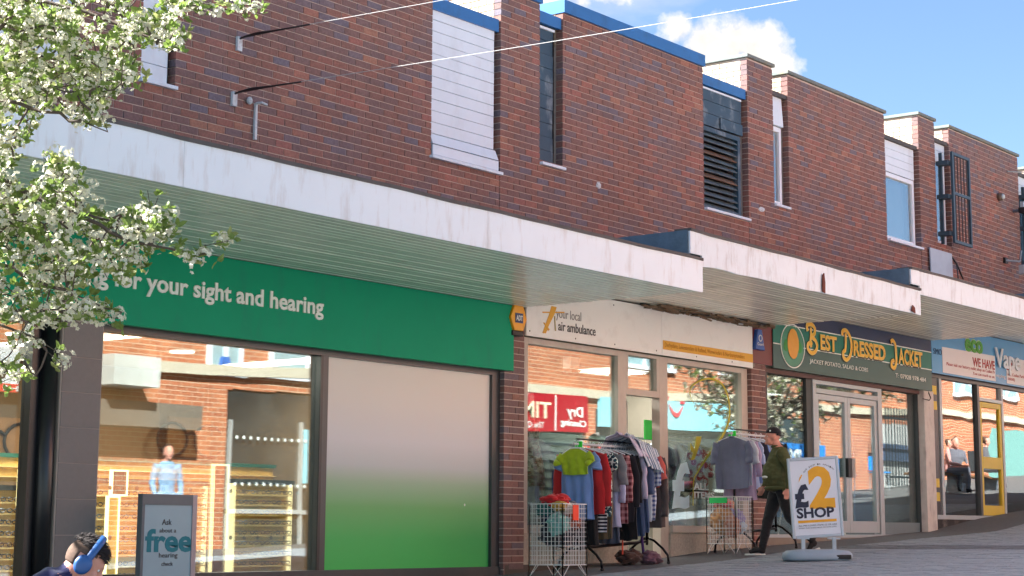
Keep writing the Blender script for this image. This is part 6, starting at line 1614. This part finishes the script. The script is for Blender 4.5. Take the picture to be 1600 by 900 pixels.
fr.box(-PW/2, -PW/2+w, -.03, .03, 0, PH).box(PW/2-w, PW/2, -.03, .03, 0, PH).box(-PW/2+w, PW/2-w, -.03, .03, PH-w, PH).box(-PW/2+w, PW/2-w, -.03, .03, 0, w)
tilt(fr.build('snap_frame', BFR, ab, bevel=.008))
pw = S('poster_paper', 216, 226, 236, rough=.3, var=.02); NAVYT = S('poster_navy', 30, 42, 66); GLDP = S('poster_gold', 232, 172, 40)
pst = tilt(MB().box(-PW/2+w, PW/2-w, -.02, .02, w, PH-w).build('poster', pw, ab))
LM = Matrix(((1, 0, 0), (0, 0, -1), (0, 1, 0)))
def lt_(s, x, z, w_, h, m_, bold=.02, ex=.002, yy=-.0205): return tilt(text('lettering', s, m_, ab, (x, yy, z), width=w_, height=h, bold=bold, extrude=ex))
lt_('2', -.075, .36, .30, .46, GLDP, .045); lt_('£', -.245, .37, .17, .25, NAVYT, .05, yy=-.0235); lt_('SHOP', -.235, .235, .44, .115, NAVYT, .035)
tilt(MB().box(-.225, .225, -.023, -.0205, .175, .205).build('gold_bar', GLDP, ab))
lt_('ALL PRE-LOVED ITEMS £2 OR LESS', -.225, .135, .45, .018, CHAR, .0); lt_('EVERY PURCHASE HELPS TO SAVE LIVES', -.215, .11, .43, .012, CHAR, .0)
s_ = 'OUR SHOP IS AMAZING'
for i, c_ in enumerate(s_):
    if c_ == ' ': continue
    a = radians(140-i*100/len(s_)); lt_(c_, .06+.235*cos(a), .61+.225*sin(a), .016, .02, CHAR, .0)
tilt(MB().prism([(-.17, -.0225, .70), (-.145, -.0225, .735), (-.135, -.0225, .73), (-.155, -.0225, .69), (-.185, -.0225, .645)], (0, .002, 0)).build('helicopter_emblem', GLDP, ab))
# hearing board
qa, qb = at(219, 785, -.45), at(302, 785, -.45)
hb = thing('pavement_sign', 'grey framed hearing check board standing before the optician window', 'pavement sign', ((qa.x+qb.x)/2, -.45, gz(qa.x)))
hw = (qb.x-qa.x)/2-.03; hz = at(260, 778, -.45).z-gz(qa.x)
GB = S('pale_blue_grey_board', 150, 178, 188, rough=.35, var=.04); GBF = S('mid_grey_board_frame', 96, 104, 110, rough=.4); 
MB().box(-hw, hw, -.02, .02, .12, hz-.0).build('board', GB, hb)
MB().box(-hw-.03, -hw, -.03, .03, .08, hz+.03).build('frame', GBF, hb); MB().box(hw, hw+.05, -.03, .03, .08, hz+.03).build('frame', S('pinkish_frame_edge', 176, 160, 162, rough=.4), hb); MB().box(-hw, hw, -.03, .03, hz-.06, hz+.03).build('frame', GBF, hb); MB().box(-hw, hw, -.03, .03, .05, .12).build('frame', GBF, hb)
for s2 in (-1, 1): MB().bar((s2*hw, .0, .1), (s2*hw, .28, .0), .03, .03).build('leg', GBF, hb)
TEALT = S('teal_print', 0, 120, 134)
def hz_(py): return at(260, py, -.45).z-gz(qa.x)
def ht(s, px0, px1, py, h, m_, b_=.008): 
    xa = at(px0, py, -.47).x-hb.location.x; xb = at(px1, py, -.47).x-hb.location.x; text('lettering', s, m_, hb, (xa, -.021, hz_(py)), width=xb-xa, height=h, bold=b_, extrude=.002)
ht('Ask', 253, 268, 820, .05, CHAR); ht('about a', 249, 275, 832, .038, CHAR); ht('free', 226, 299, 861, .19, TEALT, .03); ht('hearing', 248, 277, 871, .042, CHAR); ht('check', 252, 270, 884, .036, CHAR)

# ================================================================== people
def make_person(name, label, loc, rz, Hs, J, mats_, tagfn, voxel=.010, belly=None, hands=True, cat='person', head=None, wide=1.0, extra=None):
    """J: joints in metres for a 1.75 m body; one continuous surface grown round them"""
    P = thing(name, label, cat, loc, rz); g = lambda k: Vector(J[k])
    b = MB()
    b.tube([g('pelvis')+Vector((0, 0, -.10)), g('pelvis'), g('waist'), g('chest'), g('neckbase'), g('neckbase')+(g('head')-g('neckbase'))*.25], [.115*wide, .155*wide, .15*wide, .165*wide, .11, .06], 16, up=(1, 0, 0), flat=.78)
    if belly: b.ell(belly[0], belly[1], 18, 12)
    b.tube([g('neckbase')-(g('head')-g('neckbase'))*.2, g('head')-(g('head')-g('neckbase'))*.2], .058, 12)
    hc = g('head'); up = Vector(J.get('crown', (0, 0, 1))).normalized(); fwd = Vector(J.get('face', (1, 0, 0))); fwd = (fwd-up*fwd.dot(up)).normalized(); lf_ = up.cross(fwd)
    RM_ = Matrix((fwd, lf_, up)).transposed(); hp = lambda x, y, z: hc+RM_ @ Vector((x, y, z))
    b.ell(hc+up*.02, (.098, .078, .105), 20, 14, rot=RM_); b.ell(hp(.035, 0, -.055), (.062, .056, .068), 16, 10, rot=RM_)   # cranium, jaw
    b.ell(hp(.088, 0, -.10), (.020, .022, .018), 10, 8, rot=RM_)                                                         # chin
    b.ell(hp(.105, 0, -.028), (.022, .012, .024), 10, 8, rot=RM_); b.ell(hp(.094, 0, .0), (.014, .010, .03), 10, 8, rot=RM_)   # nose
    b.ell(hp(.090, 0, -.072), (.012, .024, .010), 10, 6, rot=RM_)                                                        # lips
    b.ell(hp(.086, 0, .022), (.016, .05, .010), 12, 6, rot=RM_)                                                          # brow
    for s_ in (-1, 1): b.ell(hp(-.005, s_*.080, -.020), (.022, .010, .034), 10, 8, rot=RM_); b.ell(hp(.07, s_*.042, -.035), (.022, .018, .022), 10, 6, rot=RM_)
    for s_, k in ((1, 'L'), (-1, 'R')):
        sh, el, wr = g('sh'+k), g('el'+k), g('wr'+k); ra = .062*(wide*.5+.5)
        b.tube([sh+(g('chest')-sh)*.35, sh, (sh+el)/2, el, (el+wr)/2, wr], [.075, .078*(wide*.5+.5), ra, .052, .048, .034], 12)
        hp_, kn, an = g('hip'+k), g('kn'+k), g('an'+k)
        b.tube([hp_+Vector((0, 0, .06)), hp_, (hp_*.55+kn*.45), kn, (kn*.6+an*.4), an], [.10, .112*min(wide, 1.08), .096*min(wide, 1.1), .075, .068, .052], 14)
        ft = g('toe'+k); b.tube([an+(an-ft)*.22+Vector((0, 0, -.035)), an*.6+ft*.4+Vector((0, 0, -.0)), ft], [.042, .047, .034], 12, flat=.8)
        b.ell(an+Vector((0, 0, -.03)), (.05, .045, .05), 10, 8)
        if hands:
            d = (wr-el).normalized(); fw_ = Vector(J.get('palm'+k, (1, 0, 0))); fw_ = (fw_-d*fw_.dot(d)).normalized(); pn = d.cross(fw_)
            pc = wr+d*.05; b.tube([wr, wr+d*.03, wr+d*.085], [.028, .040, .040], 10, flat=.45, up=tuple(pn))
            for i, (off, L_) in enumerate(((.030, .068), (.010, .076), (-.010, .070), (-.028, .056))):
                o1 = wr+d*.08+fw_*off; c_ = -pn*s_
                b.tube([o1, o1+d*L_*.4+c_*.006, o1+d*L_*.75+c_*.018, o1+d*L_*.95+c_*.032], [.0115, .0105, .0095, .008], 8)
            o1 = wr+d*.03+fw_*.032; b.tube([o1, o1+d*.025+fw_*.020-pn*s_*.006, o1+d*.055+fw_*.026-pn*s_*.014], [.014, .012, .010], 8)
    if extra: extra(b, hp)
    s2 = bpy.data.scenes.new('workshop'); tmp = bpy.data.objects.new('tmp', b.mesh('tmp', mats_)); s2.collection.objects.link(tmp)
    rm = tmp.modifiers.new('r', 'REMESH'); rm.mode = 'VOXEL'; rm.voxel_size = voxel
    sm = tmp.modifiers.new('s', 'SMOOTH'); sm.factor = .5; sm.iterations = 3
    s2.view_layers[0].update(); dg = s2.view_layers[0].depsgraph; me = bpy.data.meshes.new_from_object(tmp.evaluated_get(dg)); bpy.data.objects.remove(tmp); bpy.data.scenes.remove(s2)
    me.materials.clear()
    for m_ in mats_: me.materials.append(m_)
    co = [v.co for v in me.vertices]; idx = []
    idx = [tagfn(p.center.copy(), J) for p in me.polygons]
    nrm = [v.normal.copy() for v in me.vertices]; cos_ = [v.co.copy() for v in me.vertices]; flat_ = []
    for c, n_ in zip(cos_, nrm):          # cloth folds
        if tagfn(c, J) in (1, 2): c = c+n_*(.007*noise.noise(Vector((c.x*9, c.y*9, c.z*16)))+.005*noise.noise(Vector((c.x*22, c.y*20, c.z*30))))
        flat_ += [c.x*Hs, c.y*Hs, c.z*Hs]
    me.vertices.foreach_set('co', flat_)
    me.polygons.foreach_set('material_index', idx); me.polygons.foreach_set('use_smooth', [True]*len(idx))
    me.update(); body = bpy.data.objects.new('body', me); COL.objects.link(body); body.parent = P
    return P, hp, RM_, Hs
def part_ell(name, P, c, r, m_, Hs, rot=None, fn=None, nu=20, nv=12, clip=None):
    b = MB(); b.ell((0, 0, 0), r, nu, nv, rot=rot, fn=fn)
    if clip:
        keep = [f for f in b.f if all(clip(Vector(b.v[i])) for i in f)]; b.f = keep; b.m = [0]*len(keep); b.t = [0]*len(keep)
    b.v = [tuple((Vector(v)+c)*Hs) for v in b.v]
    o = b.build(name, m_, P, smooth=True)
    if clip: sd = o.modifiers.new('thick', 'SOLIDIFY'); sd.thickness = .008
    return o
def eyes(P, hp, RM_, Hs, hair=None):
    for s_ in (-1, 1):
        part_ell('eye', P, hp(.0785, s_*.032, .000), (.010, .013, .009), SIGNW, Hs, RM_, nu=10, nv=8); part_ell('iris', P, hp(.087, s_*.032, .000), (.004, .006, .006), BLACKP, Hs, RM_, nu=8, nv=6)
    part_ell('mouth', P, hp(.099, 0, -.074), (.004, .022, .003), S('lip', 150, 80, 76), Hs, RM_, nu=10, nv=6)
DTR = cloth('trousers_black', (30, 30, 33)); OLV = S('olive_fleece', 84, 88, 52, rough=.9, var=.12, vscale=9, bump=.3, bscale=140); SHOE = S('black_canvas_shoe', 24, 24, 27, rough=.7)
# --- the walking man
J = dict(pelvis=(0, 0, .95), waist=(.02, 0, 1.10), chest=(.03, 0, 1.30), neckbase=(.03, 0, 1.47), head=(.10, 0, 1.62), crown=(-.08, 0, 1), face=(1, 0, -.12),
         shL=(.0, .20, 1.40), elL=(-.09, .30, 1.14), wrL=(-.05, .31, .90), shR=(.02, -.20, 1.40), elR=(.10, -.29, 1.16), wrR=(.20, -.30, .95),
         hipL=(-.02, .09, .92), knL=(-.10, .10, .52), anL=(-.42, .10, .20), toeL=(-.33, .11, .05), hipR=(.02, -.09, .92), knR=(.17, -.10, .50), anR=(.26, -.10, .10), toeR=(.44, -.10, .05), palmL=(1, 0, 0), palmR=(1, 0, 0))
def man_tag(c, J):
    hc = Vector(J['head'])
    if (c-hc).length < .19 and c.z > 1.475: return 0
    if c.z < .145 and c.x > 0: return 3
    if c.x < -.28 and c.z < .26: return 3
    for k in 'LR':
        w_ = Vector(J['wr'+k])
        if (c-w_-Vector((0, 0, -.08))).length < .13 and c.z < w_.z and abs(c.y) > .235: return 0
    if c.z > .90: return 1
    if abs(c.y) > .2 and c.z > .86: return 1
    return 2
gm = gpt(1181, 868.5); mang = atan2(.80, -.60); mh = Vector((cos(mang), sin(mang), 0)); Hs = .93
mroot = gm-mh*(.35*Hs); q0 = at(1212, 668, mroot.y+.08*Hs*mh.y); Hs = (q0.z-gz(mroot.x))/1.735; mroot.z = gz(gm.x)
manP, hp, RM_, Hs = make_person('person', 'man in a black cap, olive fleece and black trousers walking to the left', tuple(mroot), mang, Hs, J, [SKIN, OLV, DTR, SHOE], man_tag, belly=((.055, 0, 1.10), (.205, .215, .25)), wide=1.24)
eyes(manP, hp, RM_, Hs)
CAPM = cloth('black_cap', (24, 24, 28))
part_ell('cap', manP, hp(-.008, 0, .045), (.112, .092, .098), CAPM, Hs, RM_, clip=lambda v: (RM_.transposed() @ v).z > -.020-(.02 if (RM_.transposed() @ v).x < 0 else -.01))
part_ell('cap_peak', manP, hp(-.105, 0, .028), (.05, .06, .012), CAPM, Hs, RM_)
part_ell('cap_badge', manP, hp(.05, .072, .075), (.012, .008, .012), SIGNW, Hs, RM_)
MB().tube([Vector((-.10*1, .205, 1.285))*Hs, Vector((-.075, .30, 1.27))*Hs, Vector((-.03, .26, 1.28))*Hs], .03*Hs, 8).build('sleeve_badge', S('sleeve_badge', 176, 170, 120, rough=.7, var=.3, vscale=60), manP) if False else None
part_ell('sleeve_badge', manP, Vector((-.045, .297, 1.285)), (.035, .008, .04), S('sleeve_badge_print', 176, 170, 120, rough=.7, var=.5, vscale=60), Hs)
part_ell('hem', manP, Vector((.03, 0, .915)), (.205, .222, .05), OLV, Hs)
part_ell('collar', manP, Vector((.045, 0, 1.485)), (.085, .082, .03), OLV, Hs)
part_ell('white_print', manP, Vector((.235, .12, 1.065)), (.04, .06, .018), SIGNW, Hs)
for (f0, f1) in (((.22, -.10, .014), (.50, -.10, .014)), ((-.50, .10, .10), (-.30, .115, .022))):
    MB().tube([Vector(f0)*Hs, (Vector(f0)*.5+Vector(f1)*.5)*Hs, Vector(f1)*Hs], [.038*Hs, .044*Hs, .034*Hs], 12, up=(0, 0, 1), flat=.42).build('shoe_sole', SIGNW, manP, smooth=True)
# --- seated boy with blue headphones
HOOD = cloth('navy_hoodie', (38, 38, 84)); HAIRM = S('dark_brown_hair', 44, 32, 28, rough=.75, var=.4, vscale=60, bump=1, bscale=300); FADE = S('short_faded_hair', 100, 78, 64, rough=.9, var=.35, vscale=70, bump=.6, bscale=300)
hcw = far(132, 878, 9.1); fa = atan2(-.811, .585)+.28
Jb = dict(pelvis=(-.02, 0, .42), waist=(.06, 0, .56), chest=(.20, 0, .72), neckbase=(.31, 0, .83), head=(.43, 0, .915), crown=(.62, 0, 1), face=(1, 0, -.62),
          shL=(.22, .19, .76), elL=(.34, .24, .52), wrL=(.54, .10, .50), shR=(.22, -.19, .76), elR=(.34, -.24, .52), wrR=(.54, -.10, .50),
          hipL=(.0, .10, .42), knL=(.44, .13, .46), anL=(.40, .13, .09), toeL=(.58, .14, .04), hipR=(.0, -.10, .42), knR=(.44, -.13, .46), anR=(.40, -.13, .09), toeR=(.58, -.14, .04), palmL=(0, -1, 0), palmR=(0, 1, 0))
def boy_tag(c, J):
    hc = Vector(J['head']); 
    if (c-hc).length < .16 and (c-Vector((.31, 0, .83))).length > .085: return 0
    if c.z < .12: return 3
    if c.z < .47 and c.x < .6 and not (c.x > .48 and c.z > .44): return 2
    for k in 'LR':
        if (c-Vector(J['wr'+k])).length < .13 and c.x > .53: return 0
    return 1
cf = Vector((cos(fa), sin(fa), 0)); Hb = .98
bl = hcw-cf*(.43*Hb); bl.z = hcw.z-.915*Hb
boy, hpb, RMb, _ = make_person('person', 'seated boy in a navy hoodie and blue headphones, head bowed', tuple(bl), fa, Hb, Jb, [SKIN, HOOD, cloth('grey_joggers', (70, 72, 80)), SHOE], boy_tag, voxel=.008)
eyes(boy, hpb, RMb, Hb)
hl = lambda v: RMb.transposed() @ v
part_ell('hair', boy, hpb(-.006, 0, .030), (.108, .088, .108), HAIRM, Hb, RMb, nu=40, nv=26, fn=lambda d: 1+.05*noise.noise(d*7)+.03*noise.noise(d*19), clip=lambda v: hl(v).z > .038-(.25*hl(v).x if hl(v).x > 0 else .05*hl(v).x) and hl(v).x < .098)
part_ell('faded_hair', boy, hpb(-.004, 0, .020), (.1015, .0815, .104), FADE, Hb, RMb, nu=40, nv=26, clip=lambda v: hl(v).x < .045 and hl(v).z > -.062 and not (abs(hl(v).y) > .05 and -.035 < hl(v).x-0 and hl(v).z < .01))
hs_ = MB(); hr = random.Random(4)
for i in range(2600):
    d = rdir(hr); loc_ = Vector((d.x*.110, d.y*.090, d.z*.110))
    if not (loc_.z > .034-(.25*loc_.x if loc_.x > 0 else .05*loc_.x) and loc_.x < .094): continue
    n_ = Vector((d.x/.110, d.y/.090, d.z/.110)).normalized(); fl2 = (Vector((.8, hr.uniform(-.5, .5), .1))-n_*Vector((.8, 0, .1)).dot(n_)).normalized()
    L2 = hr.uniform(.014, .034); sd = n_.cross(fl2)*hr.uniform(.0012, .0026)
    q = [loc_*1.0-sd, loc_*1.0+sd, loc_+n_*.008+fl2*L2*.6+sd*.7, loc_+n_*.012+fl2*L2, loc_+n_*.008+fl2*L2*.6-sd*.7]
    hs_.add([tuple(hpb(-.006+v.x, v.y, .030+v.z)*Hb) for v in q], [(0, 1, 2, 4), (4, 2, 3)])
hs_.build('hair_strands', HAIRM, boy, kind='stuff')
HPB = S('blue_headphone', 38, 86, 146, rough=.38, coat=.15, var=.15, vscale=40); HPD = S('dark_headphone_pad', 26, 44, 74, rough=.6)
for s_ in (-1, 1):
    b = MB(); c_ = hpb(-.002, s_*.098, -.015); ax = RMb @ Vector((0, s_, 0))
    b.tube([c_-ax*.018, c_-ax*.004], [.044, .046], 24, up=tuple(RMb @ Vector((0, 0, 1))), flat=1.15); b.v = [tuple(Vector(v)*Hb) for v in b.v]; b.build('ear_pad', HPD, boy, smooth=False, bevel=.006)
    b = MB(); b.tube([c_-ax*.004, c_+ax*.016, c_+ax*.024], [.045, .043, .030], 28, up=tuple(RMb @ Vector((0, 0, 1))), flat=1.15); b.v = [tuple(Vector(v)*Hb) for v in b.v]; b.build('ear_cup', HPB, boy, smooth=True)
b = MB(); b.tube([hpb(.004+.01*sin(pi*i/16), cos(pi*i/16)*.108, .0+sin(pi*i/16)*.148) for i in range(17)], [.012]*17, 8, up=(1, 0, 0), flat=1.6); b.v = [tuple(Vector(v)*Hb) for v in b.v]; b.build('headband', HPB, boy, smooth=True)
b = MB(); b.tube([Vector((.21+.1*cos(a*pi/8), .125*sin(a*pi/8), .80+.02*cos(a*pi/8))) for a in range(17)], [.035+.008*sin(a*2.1) for a in range(17)], 10); b.v = [tuple(Vector(v)*Hb) for v in b.v]; b.build('hood', HOOD, boy, smooth=True)
be = thing('bench', 'low timber bench under the seated boy', 'bench', (bl.x, bl.y, gz(bl.x)), fa)
top_ = (bl.z+.33*Hb)-gz(bl.x)
for i in range(4): MB().box(-.26+i*.11, -.16+i*.11, -.8, .8, top_-.04, top_).build('slat', S('bench_timber', 120, 84, 52, rough=.7, var=.3, vscale=20), be)
for s_ in (-.7, .7): MB().box(-.24, .16, s_-.04, s_+.04, 0, top_-.04).build('leg', STEELG, be)
# --- people across the street (reflections)
Js = dict(pelvis=(0, 0, .95), waist=(.0, 0, 1.10), chest=(.0, 0, 1.30), neckbase=(0, 0, 1.47), head=(.03, 0, 1.62), shL=(.0, .18, 1.40), elL=(-.03, .24, 1.14), wrL=(.08, .22, .92), shR=(.0, -.18, 1.40), elR=(-.02, -.24, 1.14), wrR=(.10, -.21, .94),
          hipL=(0, .09, .92), knL=(.02, .10, .50), anL=(0, .10, .09), toeL=(.16, .12, .04), hipR=(0, -.09, .92), knR=(.02, -.10, .50), anR=(0, -.10, .09), toeR=(.16, -.12, .04))
def std_tag(c, J):
    if c.z > 1.485: return 0
    if c.z < .1: return 3
    for k in 'LR':
        if (c-Vector(J['wr'+k])-Vector((0, 0, -.08))).length < .11 and c.z < J['wr'+k][2]: return 0
    return 1 if c.z > .93 or (abs(c.y) > .19 and c.z > .8) else 2
pw_ = opp(279, 740, 8.4)
P, hpw, RMw, _ = make_person('person', 'woman in a pale denim shirt across the street, mirrored in the optician window', (pw_.x, pw_.y, gz(pw_.x)), 1.9, .95, Js, [SKIN, cloth('pale_denim_shirt', (134, 164, 194)), cloth('dark_jeans', (44, 50, 66)), SHOE], std_tag, voxel=.014, wide=.9)
part_ell('hair', P, hpw(-.02, 0, .02), (.11, .095, .12), S('dark_hair', 52, 38, 32, rough=.7), .95, RMw, clip=lambda v: (RMw.transposed() @ v).x < .05 or (RMw.transposed() @ v).z > .06); eyes(P, hpw, RMw, .95)
Jt = dict(pelvis=(0, 0, .50), waist=(.01, 0, .66), chest=(.03, 0, .86), neckbase=(.04, 0, 1.02), head=(.08, 0, 1.17), shL=(.02, .18, .95), elL=(.12, .22, .70), wrL=(.34, .16, .64), shR=(.02, -.18, .95), elR=(.12, -.22, .70), wrR=(.34, -.14, .64),
          hipL=(.02, .10, .50), knL=(.44, .13, .52), anL=(.42, .13, .10), toeL=(.58, .14, .04), hipR=(.02, -.10, .50), knR=(.44, -.13, .52), anR=(.42, -.13, .10), toeR=(.58, -.14, .04), palmL=(0, -1, 0), palmR=(0, 1, 0))
def sit_tag(c, J):
    if c.z > 1.035: return 0
    if c.z < .12: return 3
    for k in 'LR':
        if (c-Vector(J['wr'+k])).length < .13 and c.x > .33 and c.z > .58: return 0
    return 1 if c.z > .585 or c.x < .0 and c.z > .5 else 2
pbn = opp(1520, 765, 4.7); bn = thing('bench', 'bench across the street under the seated people, mirrored in the vape window', 'bench', (pbn.x, -4.9, gz(pbn.x)))
MB().box(-2.2, 2.2, -.22, .22, .36, .41).build('seat', S('bench_timber', 120, 84, 52, rough=.7, var=.3, vscale=20), bn)
for s_ in (-1.8, 0, 1.8): MB().box(s_-.04, s_+.04, -.2, .2, 0, .36).build('leg', STEELG, bn)
for (px, py, lab, c1_, c2_, Yv, rz_) in ((1552, 765, 'seated man in a grey jacket and pale jeans mirrored in the yellow door', (86, 84, 88), (150, 160, 170), 4.6, 1.5), (1508, 765, 'seated person in a grey coat mirrored left of the yellow door', (96, 98, 106), (100, 104, 114), 4.3, 2.3), (1494, 760, 'seated person in a pink top mirrored left of the yellow door', (206, 150, 140), (110, 116, 126), 4.9, 1.2)):
    p = opp(px, py, 4.9); P, hpw, RMw, _ = make_person('person', lab, (p.x, -4.9, gz(p.x)), rz_, .98, Jt, [SKIN, cloth('coat_%d' % px, c1_), cloth('jeans_%d' % px, c2_), SHOE], sit_tag, voxel=.016)
    part_ell('hair', P, hpw(-.015, 0, .025), (.107, .09, .108), S('brown_hair', 84, 58, 42, rough=.7), .98, RMw, clip=lambda v: (RMw.transposed() @ v).x < .04 or (RMw.transposed() @ v).z > .06); eyes(P, hpw, RMw, .98)

for o in bpy.data.objects:
    if '_w' in o: del o['_w']
